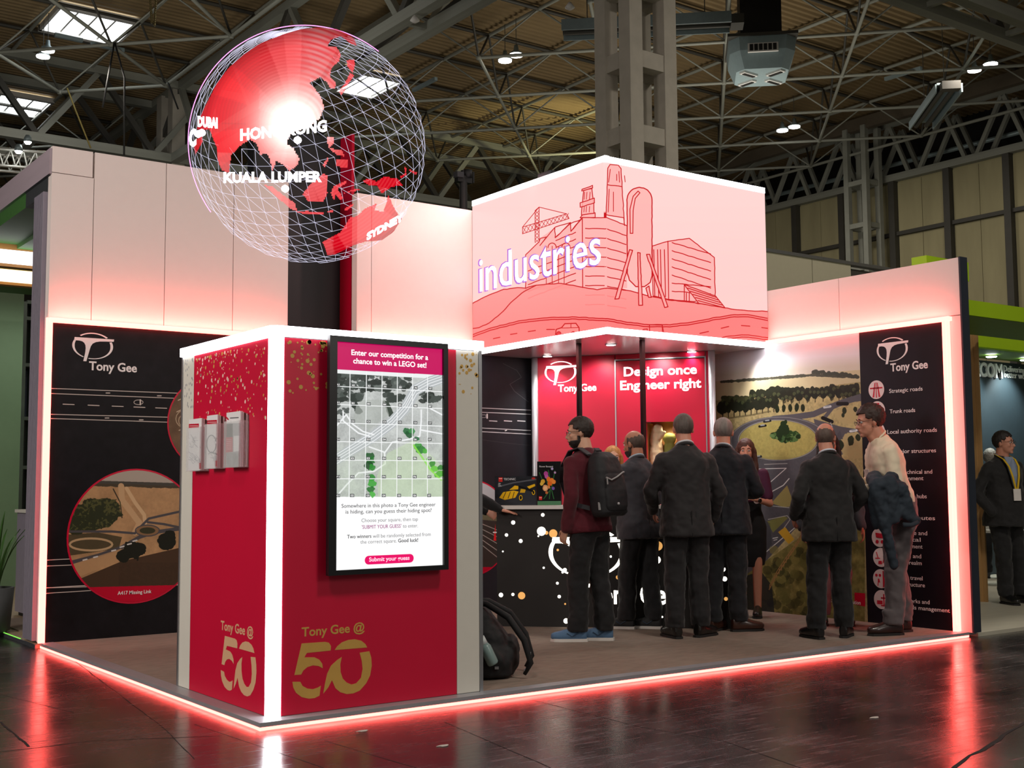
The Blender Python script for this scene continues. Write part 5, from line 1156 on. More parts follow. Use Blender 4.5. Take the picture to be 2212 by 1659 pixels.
# city names standing proud of the sphere
def arc_text(s, u0, v0, u1, v1, cap, k=1.03, bold=.03, m=None):
    c = bpy.data.curves.new('l', 'FONT'); c.body = s; c.size = 1; c.offset = bold; c.resolution_u = 2; c.extrude = 0
    ob = bpy.data.objects.new('tmp', c); COL.objects.link(ob); bpy.context.view_layer.update()
    me = bpy.data.meshes.new_from_object(ob.evaluated_get(bpy.context.evaluated_depsgraph_get())); bpy.data.objects.remove(ob)
    x0 = min(v.co.x for v in me.vertices); x1 = max(v.co.x for v in me.vertices); W3 = []
    for v in me.vertices:
        f = (v.co.x-x0)/(x1-x0); u = u0+(u1-u0)*f; vv = v0+(v1-v0)*f-v.co.y/CAPM*cap
        d = ray(u, vv); d = d/np.linalg.norm(d); oc = CAM-GC; b = oc@d; h = b*b-(oc@oc-(GR*k)**2)
        W3.append(CAM+d*((-b-sqrt(h)) if h > 0 else -b))
    fs = [list(p.vertices) for p in me.polygons]
    return mesh('lettering', W3, fs, m or em('globe_lettering', (1, .96, 1), 5), gl, label='white city name')
arc_text('HONG KONG', 519, 303, 706, 283, 23, bold=.04); arc_text('KUALA LUMPER', 483, 394, 695, 392, 21, bold=.04); arc_text('DUBAI', 427, 272, 470, 276, 20, bold=.06); arc_text('SYDNEY', 792, 519, 872, 474, 14, 1.04, bold=.06); arc_text('C', 408, 316, 424, 312, 32, 1.06, bold=.07)
for u, v in ((643, 303), (616, 408), (428, 290), (436, 287)):
    d = ray(u, v); d /= np.linalg.norm(d); oc = CAM-GC; b = oc@d; h = b*b-(oc@oc-(GR*1.02)**2); P = CAM+d*((-b-sqrt(h)) if h > 0 else -b)
    lathe('city_marker', [(.003, -.02), (.018, -.01), (.022, 0), (.018, .012), (.003, .022)], P, em('globe_lettering', (1, .96, 1), 5), gl, 12)
# ================================================================== people
def pr_cap(p0, p1, r0, r1, n=12, sq=None):
    "tapered capsule; sq squashes the section sideways (factor, axis)"
    p0, p1 = Vector(p0), Vector(p1); d = p1-p0; L = d.length
    d = d.normalized() if L > 1e-6 else Vector((0, 0, 1)); pts = []; rr = []
    for a in (-90, -60, -30, 0): pts.append(p0+d*r0*sin(radians(a))); rr.append(max(r0*cos(radians(a)), 1e-3))
    for a in (0, 30, 60, 90): pts.append(p1+d*r1*sin(radians(a))); rr.append(max(r1*cos(radians(a)), 1e-3))
    return tubev(pts, rr, n)
def pr_ell(c, r, rot=None, n=14, m=9):
    V = []; Fc = []
    for i in range(m+1):
        t = pi*(i+.02)/(m+.04)
        for k in range(n):
            a = 2*pi*k/n; p = Vector((r[0]*sin(t)*cos(a), r[1]*sin(t)*sin(a), r[2]*cos(t)))
            if rot is not None: p = rot@p
            V.append(Vector(c)+p)
    for i in range(m):
        for k in range(n): a = i*n+k; b = i*n+(k+1) % n; Fc.append((a, a+n, b+n, b))
    Fc.append(tuple(range(n))); Fc.append(tuple(m*n+k for k in range(n-1, -1, -1)))
    return V, Fc
def pr_loft(rings, n=28, p=2.4):
    "rings: (centre, rx front-back, ry sideways, tilt vector up) - superellipse sections"
    V = []; Fc = []
    for c, rx, ry, up in rings:
        up = Vector(up).normalized(); y = up.cross(Vector((1, 0, 0))).normalized() if abs(up.x) < .9 else Vector((0, 1, 0)); x = y.cross(up).normalized()
        for k in range(n):
            a = 2*pi*k/n; ca, sa = cos(a), sin(a)
            V.append(Vector(c)+x*rx*math.copysign(abs(ca)**(2/p), ca)+y*ry*math.copysign(abs(sa)**(2/p), sa))
    m = len(rings)
    for i in range(m-1):
        for k in range(n): a = i*n+k; b = i*n+(k+1) % n; Fc.append((a, b, b+n, a+n))
    Fc.append(tuple(range(n-1, -1, -1))); Fc.append(tuple((m-1)*n+k for k in range(n)))
    return V, Fc
_tex = {}
def cloth_tex(size):
    if size not in _tex:
        t = bpy.data.textures.new('folds', 'CLOUDS'); t.noise_scale = size; t.noise_depth = 2; _tex[size] = t
    return _tex[size]
def grow(name, prims, mat, parent, voxel=.012, smooth=5, folds=0., fsize=.1, label=None):
    "all pieces fused into one continuous skin"
    V = []; Fc = []
    for v, f in prims:
        b = len(V); V += [tuple(x) for x in v]; Fc += [tuple(i+b for i in q) for q in f]
    me = bpy.data.meshes.new('raw'); me.from_pydata(V, [], Fc); me.update()
    bm = bmesh.new(); bm.from_mesh(me); bmesh.ops.recalc_face_normals(bm, faces=bm.faces[:]); bm.to_mesh(me); bm.free()
    o = bpy.data.objects.new('raw', me); COL.objects.link(o)
    r = o.modifiers.new('r', 'REMESH'); r.mode = 'VOXEL'; r.voxel_size = voxel; r.use_smooth_shade = True
    s = o.modifiers.new('s', 'SMOOTH'); s.iterations = smooth; s.factor = .5
    if folds:
        d = o.modifiers.new('d', 'DISPLACE'); d.texture = cloth_tex(fsize); d.strength = folds; d.mid_level = .5; d.texture_coords = 'LOCAL'
    bpy.context.view_layer.update()
    dg = bpy.context.evaluated_depsgraph_get(); m2 = bpy.data.meshes.new_from_object(o.evaluated_get(dg))
    bpy.data.objects.remove(o); bpy.data.meshes.remove(me)
    m2.name = name; m2.materials.clear(); m2.materials.append(mat); m2.shade_smooth()
    return link(name, m2, parent, label)
def hand_prims(w, d, nrm, side, k=1., curl=.5, thumb=.6, spread=.12):
    "w wrist, d along the hand, nrm out of the back of the hand, side = direction towards the thumb"
    w = Vector(w); d = Vector(d).normalized(); nrm = Vector(nrm); nrm = (nrm-d*nrm.dot(d)).normalized(); s = Vector(side); s = (s-d*s.dot(d)-nrm*s.dot(nrm)).normalized()
    P = []
    for a in (-.026, -.009, .009, .026): P.append(pr_cap(w+s*a*.6*k+d*.01*k, w+d*.082*k+s*a*k, .015*k, .0125*k, 10))
    for i, (a, L) in enumerate(((.029, .072), (.010, .080), (-.010, .075), (-.029, .058))):
        p = w+d*.086*k+s*a*k; q = d.copy()+s*spread*(a/.03); q.normalize(); r = .0092
        for j, f in enumerate((.45, .31, .24)):
            ang = curl*(.5, .9, .7)[j]*(1+.08*i); q = (q*cos(ang)-nrm*sin(ang)).normalized() if False else (q*cos(ang)+(-nrm)*sin(ang)).normalized()
            e = p+q*L*f*k; P.append(pr_cap(p, e, r*k, r*.9*k, 8)); p = e; r *= .9
            nrm_l = nrm
    p = w+d*.022*k+s*.026*k; q = (d*.65+s*.75-nrm*.25).normalized(); r = .0115
    for j, L in enumerate((.038, .032, .027)):
        e = p+q*L*k; P.append(pr_cap(p, e, r*k, r*.88*k, 8)); p = e; r *= .88; q = (q+d*thumb*.6-s*thumb*.35-nrm*thumb*.3).normalized()
    return P
SKIN = {'a': pm('skin_light', 'c99a80', .55, var=.06, scale=20), 'b': pm('skin_tan', 'a9745a', .55, var=.06, scale=20), 'c': pm('skin_rosy', 'c98c74', .5, var=.08, scale=20)}
HAIR = lambda n, c: pm('hair_'+n, c, .6, var=.5, scale=60, stretch=(1, 1, .15), bump=.6)
shoe_sole = pm('sole_white', 'cfc9c4', .6); lens_m = glassy('spectacle_lens', alpha=.12); rimd = pm('spectacle_rim', '15120f', .4, .3)
eye_w = pm('eye_white', 'd8d0cc', .3, var=.02); eye_d = pm('eye_iris', '2a1c14', .2, var=.02)
def person(label,  pos, heading, H=1.78, lean=0., yaw=0., head=(0, 0), skin='a', hair=('short', '2a211c'), beard=None, glasses=False,
           top=('jacket', '2f2d33'), bottom=('trousers', '1b1b1f'), shoes=('101012', None), arms=None, feet=((.02, .10, 8), (-.03, -.10, -8)), girth=1., shirt='d8d8dc', face=True, seated=False, voxel=.0075, belt=None, pz=PZ, legbend=0., sleeve=None):
    k = H/1.78
    root = thing('person', label, 'person', (pos[0], pos[1], pz), radians(heading), group='people at the stands', local=True)
    hipz = .93*k if not seated else .47*k
    Rl = Matrix.Rotation(radians(lean), 3, 'Y'); Ry = Matrix.Rotation(radians(yaw), 3, 'Z'); hz = Vector((0, 0, hipz))
    def U(x, y, z):
        v = Vector((x*k, y*k, (z-.93)*k)); return hz+Ry@(Rl@v)
    UD = lambda v: Ry@(Rl@Vector(v))
    up = UD((0, 0, 1))
    # legs
    legs = []
    for i, (fx, fy, fyaw) in enumerate(feet):
        s = 1 if fy > 0 else -1; hip = hz+Vector((-.005*k, s*.085*k, -.02*k)); ank = Vector((fx*k, fy*k, .085*k)); mid = (hip+ank)/2
        if seated: knee = hip+Vector((.42*k, s*.03*k, .0)); ank = Vector((.42*k+fx*k, fy*k, .085*k))
        else: knee = Vector((mid.x+.025*k+legbend*k, mid.y, .49*k))
        legs.append((hip, knee, ank, fyaw))
    # upper body joints
    sh = {1: U(-.01, .182, 1.415), -1: U(-.01, -.182, 1.415)}
    arms = arms or {}
    el, wr = {}, {}
    for s in (1, -1):
        a = arms.get('L' if s > 0 else 'R', dict(e=(-.04, .25, 1.14), w=(.05, .27, .88)))
        e, w = a['e'], a['w']; ys = s
        el[s] = U(e[0], ys*e[1], e[2]); wr[s] = U(w[0], ys*w[1], w[2])
    # head frame
    hc = U(.016, 0, 1.642)+Vector((.02*k*sin(radians(lean))*0, 0, 0))
    Rh = Matrix.Rotation(radians(yaw+head[0]), 3, 'Z')@Matrix.Rotation(radians(head[1]+lean*.3), 3, 'Y')
    hl = lambda x, y, z: hc+Rh@(Vector((x, y, z))*k*1.0)
    sk = SKIN[skin]; B = []
    B += [pr_ell(hl(-.008, 0, .027), (.097*k, .076*k, .094*k), Rh), pr_ell(hl(.03, 0, -.03), (.060*k, .060*k, .082*k), Rh), pr_ell(hl(.043, 0, -.07), (.046*k, .047*k, .040*k), Rh),
          pr_ell(hl(.078, 0, -.097), (.017*k, .021*k, .016*k), Rh), pr_cap(hl(.088, 0, .008), hl(.110, 0, -.030), .0075*k, .0125*k), pr_ell(hl(.098, .011, -.034), (.010*k, .009*k, .008*k), Rh), pr_ell(hl(.098, -.011, -.034), (.010*k, .009*k, .008*k), Rh),
          pr_cap(hl(.080, .042, .024), hl(.083, .014, .024), .009*k, .010*k), pr_cap(hl(.080, -.042, .024), hl(.083, -.014, .024), .009*k, .010*k),
          pr_ell(hl(.091, 0, -.057), (.011*k, .022*k, .007*k), Rh), pr_ell(hl(.089, 0, -.067), (.011*k, .019*k, .007*k), Rh),
          pr_ell(hl(.062, .036, -.022), (.022*k, .020*k, .022*k), Rh), pr_ell(hl(.062, -.036, -.022), (.022*k, .020*k, .022*k), Rh)]
    for s in (1, -1):
        B += [pr_ell(hl(-.008, s*.078, -.004), (.017*k, .008*k, .030*k), Rh@Matrix.Rotation(s*.3, 3, 'Z')), pr_ell(hl(-.004, s*.076, -.028), (.010*k, .007*k, .010*k), Rh)]
    nb = U(-.03, 0, 1.46)
    B += [pr_cap(hl(-.022, 0, -.05), nb, .056*k, .064*k), pr_cap(hl(.02, 0, -.09), U(.01, 0, 1.47), .034*k, .045*k)]
    B += [pr_loft([(U(-.0, 0, .86), .085*k, .13*k, up), (U(0, 0, 1.05), .075*k, .12*k, up), (U(0, 0, 1.30), .09*k, .15*k, up), (U(-.01, 0, 1.38), .07*k, .14*k, up), (U(-.02, 0, 1.45), .045*k, .06*k, up)])]
    for s in (1, -1):
        B += [pr_cap(sh[s]+UD((.005, -s*.03*k, -.045*k)), el[s], .034*k, .034*k), pr_cap(el[s], wr[s], .036*k, .024*k)]
        a = arms.get('L' if s > 0 else 'R', {}); d = a.get('d'); d = UD(d) if d is not None else (wr[s]-el[s])+Vector((.05, 0, -.02))
        if s < 0 and d is not None and a.get('d') is not None: pass
        nrm = UD(a.get('n', (0, s*1.0, .1))); side = UD(a.get('t', (1, 0, 0.1)))
        if not a.get('hide'): B += hand_prims(wr[s], d, nrm, side, k, a.get('curl', .45), a.get('thumb', .6))
    for hip, knee, ank, fy in legs: B += [pr_cap(hip, knee, .07*k, .05*k), pr_cap(knee, ank, .05*k, .037*k), pr_cap(ank, ank+Vector((.10*k*cos(radians(fy)), .10*k*sin(radians(fy)), -.045*k)), .034*k, .026*k)]
    body = grow('body', B, sk, root, voxel, 3)
    # lower clothing
    if bottom[0] == 'trousers':
        T = []; g = girth
        if not seated: T.append(pr_loft([(hz+Vector((-.01*k, 0, -.11*k)), .115*k*g, .165*k, (0, 0, 1)), (hz+Vector((-.01*k, 0, -.02*k)), .125*k*g, .178*k, (0, 0, 1)), (hz+Vector((0, 0, .09*k)), .118*k*g, .165*k, (0, 0, 1)), (hz+Vector((0, 0, .125*k)), .112*k*g, .155*k, (0, 0, 1))], p=2.2))
        else: T.append(pr_ell(hz+Vector((0, 0, .02)), (.15*k, .19*k, .12*k)))
        for hip, knee, ank, fy in legs:
            s = 1 if hip.y > 0 else -1
            T += [pr_cap(hip+Vector((-.01, 0, -.03))*k, knee, .104*k, .084*k), pr_cap(knee, ank+Vector((-.012*k, 0, .075*k)), .085*k, .076*k),
                  pr_loft([(ank+Vector((.012*k, 0, .10*k)), .080*k, .074*k, (0, 0, 1)), (ank+Vector((.006*k, 0, -.004*k)), .080*k, .074*k, (0, 0, 1))], p=2)]
        grow('trousers', T, pm('cloth_'+bottom[1], bottom[1], .85, var=.18, scale=5, sheen=.15, bump=.15), root, .0115, 3, .034, .10)
    if top[0] == 'jacket' or top[0] == 'sweater' or top[0] == 'shirt':
        hem = {'jacket': .79, 'sweater': .85, 'shirt': .93}[top[0]]; g = girth
        Rg = [(U(0, 0, hem), .150*k*g, .208*k*(g*.5+.5), up), (U(0, 0, hem+.13), .142*k*g, .196*k*(g*.5+.5), up), (U(.008, 0, 1.08), .128*k*g, .183*k*(g*.4+.6), up), (U(.0, 0, 1.22), .128*k, .192*k, up), (U(-.008, 0, 1.33), .128*k, .205*k, up),
              (U(-.015, 0, 1.40), .112*k, .198*k, up), (U(-.02, 0, 1.445), .092*k, .165*k, up), (U(-.02, 0, 1.48), .076*k, .115*k, up), (U(-.018, 0, 1.515), .064*k, .072*k, up)]
        if top[0] != 'jacket': Rg[0] = (U(0, 0, hem), (.150 if top[0] == 'sweater' else .124)*k*g, (.200 if top[0] == 'sweater' else .172)*k, up); Rg[1] = (U(0, 0, hem+.12), .142*k*g, .190*k, up)
        J = [pr_loft(Rg, p=2.3)]; th = {'jacket': 1.12, 'sweater': 1.02, 'shirt': .98}[top[0]]
        for s in (1, -1):
            w2 = wr[s]+(el[s]-wr[s])*(.04 if not sleeve else sleeve)
            J += [pr_ell(sh[s]+UD((0, -s*.020*k, -.022*k)), (.070*k*th, .058*k*th, .058*k*th)), pr_cap(sh[s]+UD((0, -s*.012*k, -.02*k)), el[s], .060*k*th, .055*k*th), pr_cap(el[s], w2, .056*k*th, .044*k*th)]
        cm = pm('cloth_'+top[1], top[1], .8 if top[0] != 'sweater' else .95, var=.15, scale=6, sheen=.15, bump=.15)
        jk = grow(top[0], J, cm, root, .0115, 3, .030 if top[0] != 'shirt' else .034, .09 if top[0] == 'jacket' else .12)
        if top[0] == 'sweater':
            for z in (.885,): grow('ribbed_hem', [pr_loft([(U(0, 0, hem-.008), .148*k*g, .198*k, up), (U(0, 0, hem+.045), .152*k*g, .202*k, up)], p=2.2)], pm('cloth_rib_'+top[1], top[1], .95, var=.3, scale=40, stretch=(1, 1, .02)), root, .011, 2)
        col = []
        for i in range(15):
            a = pi*(.28+1.44*i/14); col.append(U(-.022+.066*cos(a)+.012, .067*sin(a), 1.500+.028*max(0, -cos(a))-.02*(cos(a) > .3)))
        if shirt:
            V, Fc = tubev([p_+up*.016*k for p_ in col], .008*k, 6); mesh('shirt_collar', V, Fc, pm('collar_'+shirt, shirt, .7, var=.03), root, smooth=True)
        if top[0] == 'jacket':
            V, Fc = tubev([U(0, 0, 0)*0+p_-up*.004*k+UD((-.006*k, 0, 0)) for p_ in col], .014*k, 6); mesh('lapel_collar', V, Fc, cm, root, smooth=True)
            dark = pm('seam_'+top[1], '0a0a0c', .9)
            V, Fc = tubev([U(-.152*g, 0, hem-.002), U(-.148*g, .002, hem+.08), U(-.143*g, 0, hem+.2)], .003*k, 5); mesh('back_vent', V, Fc, dark, root)
            for s in (1, -1):
                q = wr[s]+(el[s]-wr[s])*.02; dd = (wr[s]-el[s]).normalized(); V, Fc = tubev([q-dd*.004, q+dd*.012*k], [.031*k, .029*k], 12)
                mesh('shirt_cuff', V, Fc, pm('collar_'+shirt, shirt, .7, var=.03), root, smooth=True)
    if bottom[0] == 'dress':
        g = girth; Dm = pm('cloth_'+bottom[1], bottom[1], .8, var=.12, scale=6)
        grow('dress', [pr_loft([(U(.02, 0, .50), .105*k, .150*k, up), (U(.01, 0, .62), .12*k, .165*k, up), (U(-.01, 0, .88), .125*k, .172*k, up), (U(0, 0, 1.06), .095*k, .13*k, up), (U(.012, 0, 1.22), .11*k, .145*k, up), (U(0, 0, 1.24), .10*k, .14*k, up)], p=2.1)], Dm, root, .012, 4, .014, .12)
        tm = pm('cloth_'+top[1], top[1], .8, var=.12, scale=6); J = [pr_loft([(U(.008, 0, 1.14), .105*k, .142*k, up), (U(.018, 0, 1.27), .125*k, .158*k, up), (U(-.005, 0, 1.38), .095*k, .168*k, up), (U(-.015, 0, 1.45), .06*k, .11*k, up)])]
        for s in (1, -1): J += [pr_cap(sh[s]+UD((0, -s*.02, 0)), sh[s]*.25+el[s]*.75+UD((0, -s*.005, 0)), .056*k, .052*k)]
        grow('bodice', J, tm, root, .011, 4, .01, .1)
    # shoes
    for i, (hip, knee, ank, fy) in enumerate(legs):
        c, s_ = cos(radians(fy)), sin(radians(fy)); Fr = lambda x, y, z: Vector((ank.x+(x*c-y*s_)*k, ank.y+(x*s_+y*c)*k, z*k))
        sm = pm('shoe_'+shoes[0], shoes[0], .32 if not shoes[1] else .7, var=.15, scale=25, coat=.3 if not shoes[1] else 0)
        X = [(-.065, .032, .040), (-.04, .038, .052), (.02, .040, .048), (.09, .046, .038), (.15, .046, .03), (.195, .036, .022), (.215, .018, .014)]
        V = []; Fc = []; n = 14
        for x, w, h in X:
            for q in range(n):
                a = 2*pi*q/n; z = .026+h*(.5+.5*sin(a))*1.5 if sin(a) > 0 else .026+h*.4*sin(a)
                V.append(Fr(x, w*cos(a), max(.012, .040+h*1.4*sin(a)+(.016 if x < 0.03 else .006 if x < .1 else 0))))
        for j in range(len(X)-1):
            for q in range(n): a = j*n+q; b = j*n+(q+1) % n; Fc.append((a, b, b+n, a+n))
        Fc += [tuple(range(n-1, -1, -1)), tuple((len(X)-1)*n+q for q in range(n))]
        so = grow('shoe', [(V, Fc), pr_cap(Fr(-.02, 0, .06), Fr(-.01, 0, .095 if len(shoes) < 3 else .2), .040*k, .040*k)], sm, root, .0075, 3)
        pts = [(-.07, -.03), (-.03, -.041), (.06, -.043), (.13, -.05), (.19, -.038), (.222, 0), (.19, .038), (.13, .05), (.06, .043), (-.03, .041), (-.07, .03), (-.078, 0)]
        hh = .024 if shoes[1] else .018; V = [Fr(x, y, .0005/k) for x, y in pts]+[Fr(x*.985, y*.97, hh) for x, y in pts]; n = len(pts)
        mesh('sole', V, [tuple(range(n-1, -1, -1)), tuple(range(n, 2*n))]+[(q, (q+1) % n, (q+1) % n+n, q+n) for q in range(n)], shoe_sole if shoes[1] else pm('sole_dark', '1c1a19', .8), so)
        if shoes[1]:
            for y in (-.012, 0.0, .012): V, Fc = tubev([Fr(.03+y*1.5, -.02, .088), Fr(.045+y*1.5, 0, .092), Fr(.06+y*1.5, .02, .083)], .003*k, 5); mesh('lace', V, Fc, sm, so)
            for sd in (1, -1): V, Fc = tubev([Fr(.0, sd*.041, .075), Fr(.05, sd*.047, .045), Fr(.09, sd*.047, .07)], .0028*k, 5); mesh('side_stripe', V, Fc, pm('stripe_pale', shoes[1], .6), so)
    # hair
    def shell(name, c, r, keep, mat, th=.006, noise=.0):
        V = []; Fc = []; n, m = 56, 40; idx = {}
        for i in range(m+1):
            t = pi*i/m
            for q in range(n):
                a = 2*pi*q/n; V.append((c[0]+r[0]*sin(t)*cos(a), c[1]+r[1]*sin(t)*sin(a), c[2]+r[2]*cos(t)))
        F2 = []
        for i in range(m):
            for q in range(n):
                f = (i*n+q, (i+1)*n+q, (i+1)*n+(q+1) % n, i*n+(q+1) % n); cc = np.mean([V[j] for j in f], 0)
                if keep(*cc): F2.append(f)
        used = sorted({j for f in F2 for j in f}); mp = {j: i for i, j in enumerate(used)}; rsn = np.random.RandomState(5); W3 = []
        for j in used:
            p = np.array(V[j]); q = (p-np.array(c)); ln = np.linalg.norm(q); p = p+q/ln*rsn.rand()*noise; W3.append(hl(*p))
        m_ = len(W3); inn = [hl(*(np.array(c)+(np.array(V[j])-np.array(c))*.9)) for j in used]
        FF = [tuple(mp[j] for j in f) for f in F2]; E_ = {}
        for f in FF:
            for a_, b_ in zip(f, f[1:]+f[:1]): E_[a_, b_] = 1
        rim = [(b_, a_, a_+m_, b_+m_) for a_, b_ in E_ if (b_, a_) not in E_]
        return mesh(name, W3+inn, FF+[tuple(j+m_ for j in f[::-1]) for f in FF]+rim, mat, root, smooth=True)
    if hair:
        kind, hcol = hair; hm = HAIR(hcol, hcol)
        def wob(x, y): return .006*sin(x*150+y*90)
        if kind == 'short': shell('hair', (-.014, 0, .034), (.103, .083, .098), lambda x, y, z: (z > .070+wob(x, y) if x > .05 else z > (.035 if x > .01 else .0 if x > -.03 and abs(y) > .05 else -.062)+wob(x, y)), hm, noise=.006)
        if kind == 'crop': shell('hair', (-.012, 0, .032), (.099, .080, .094), lambda x, y, z: (z > .075+wob(x, y) if x > .05 else z > (.04 if x > .01 else .005 if x > -.03 and abs(y) > .05 else -.062)+wob(x, y)), hm, noise=.002)
        if kind == 'bald': shell('hair', (-.012, 0, .026), (.0985, .0795, .094), lambda x, y, z: z < .068-abs(y)*.2+(.0 if x < -.03 else .0)+wob(x, y) and x < .02 and z > (.0 if x > -.03 and abs(y) > .05 else -.062), hm, noise=.002)
        if kind == 'swept': shell('hair', (-.016, 0, .040), (.108, .084, .099), lambda x, y, z: (z > .066+wob(x, y) if x > .05 else z > (.03 if x > .01 else -.01 if x > -.03 and abs(y) > .05 else -.065)+wob(x, y)), hm, noise=.010)
        if kind == 'long':
            P = [pr_ell(hl(-.02, 0, .035), (.108*k, .09*k, .098*k), Rh)]
            for s in (1, -1):
                P += [pr_cap(hl(.0, s*.078, .02), hl(-.01, s*.092, -.13), .026*k, .032*k), pr_cap(hl(-.01, s*.092, -.13), hl(.0, s*.10, -.27), .034*k, .022*k), pr_cap(hl(-.05, s*.05, .0), hl(-.08, s*.055, -.26), .05*k, .035*k)]
            P += [pr_cap(hl(-.07, 0, .0), hl(-.10, 0, -.27), .05*k, .035*k)]
            grow('hair', P, hm, root, .0085, 3, .012, .03)
            # face stays clear: push the face of the body forward is not needed, hair ends behind x = .07
    if beard: shell('beard', (.030, 0, -.052), (.0685, .066, .075), lambda x, y, z: (z < -.055-(.010 if x > .085 else 0) or (x < .022 and z < -.0)) and x > .0 and z > -.125 and not (x > .085 and z > -.082 and abs(y) < .022), HAIR(beard, beard), noise=.004)
    if face:
        for s in (1, -1):
            e = pr_ell(hl(.079, s*.030, .006), (.0115*k, .0135*k, .0095*k), Rh, 10, 7); eo = mesh('eye', *e, eye_w, root, smooth=True)
            e = pr_ell(hl(.0885, s*.030, .006), (.003*k, .006*k, .006*k), Rh, 10, 5); mesh('iris', *e, eye_d, eo)
            V, Fc = tubev([hl(.090, s*.014, .026), hl(.093, s*.028, .031), hl(.083, s*.045, .025)], [.003*k, .004*k, .002*k], 6); mesh('eyebrow', V, Fc, HAIR(hair[1] if hair else '3a3028', hair[1] if hair else '3a3028'), root)
        V, Fc = tubev([hl(.099, -.020, -.062), hl(.1035, 0, -.061), hl(.099, .020, -.062)], [.0015*k, .003*k, .0015*k], 5); mesh('mouth', V, Fc, pm('lip_line', '7a3f38', .6), root)
    if glasses:
        g_ = bpy.data.objects.new('spectacles', None); COL.objects.link(g_); g_.parent = root; ORG[g_.name] = (0, 0, 0)
        for s in (1, -1):
            ring = [hl(.108-.004*abs(cos(a)), s*.031+.021*cos(a), .004+.015*sin(a)) for a in np.linspace(0, 2*pi, 21)[:-1]]
            V, Fc = tubev(ring, .0016*k, 5, True); mesh('rim', V, Fc, rimd, g_); mesh('lens', ring, [tuple(range(20))], lens_m, g_)
            V, Fc = tubev([hl(.104, s*.052, .008), hl(.06, s*.079, .010), hl(-.005, s*.083, .012), hl(-.02, s*.081, -.008)], .0017*k, 5); mesh('temple', V, Fc, rimd, g_)
        V, Fc = tubev([hl(.108, .010, .006), hl(.111, 0, .009), hl(.108, -.010, .006)], .0017*k, 5); mesh('bridge', V, Fc, rimd, g_)
    root['_k'] = k; del root['_k']
    return root, dict(U=U, UD=UD, hl=hl, el=el, wr=wr, sh=sh, k=k, up=up, hz=hz)
def floorpt(u, v, z=PZ): P = on_axis(u, v, 2, z); return (float(P[0]), float(P[1]))
def headH(pos, vt, pz=PZ):
    lo, hi = .5, 3.
    for _ in range(40):
        m = (lo+hi)/2
        if proj((pos[0], pos[1], pz+m))[1] > vt: lo = m
        else: hi = m
    return lo
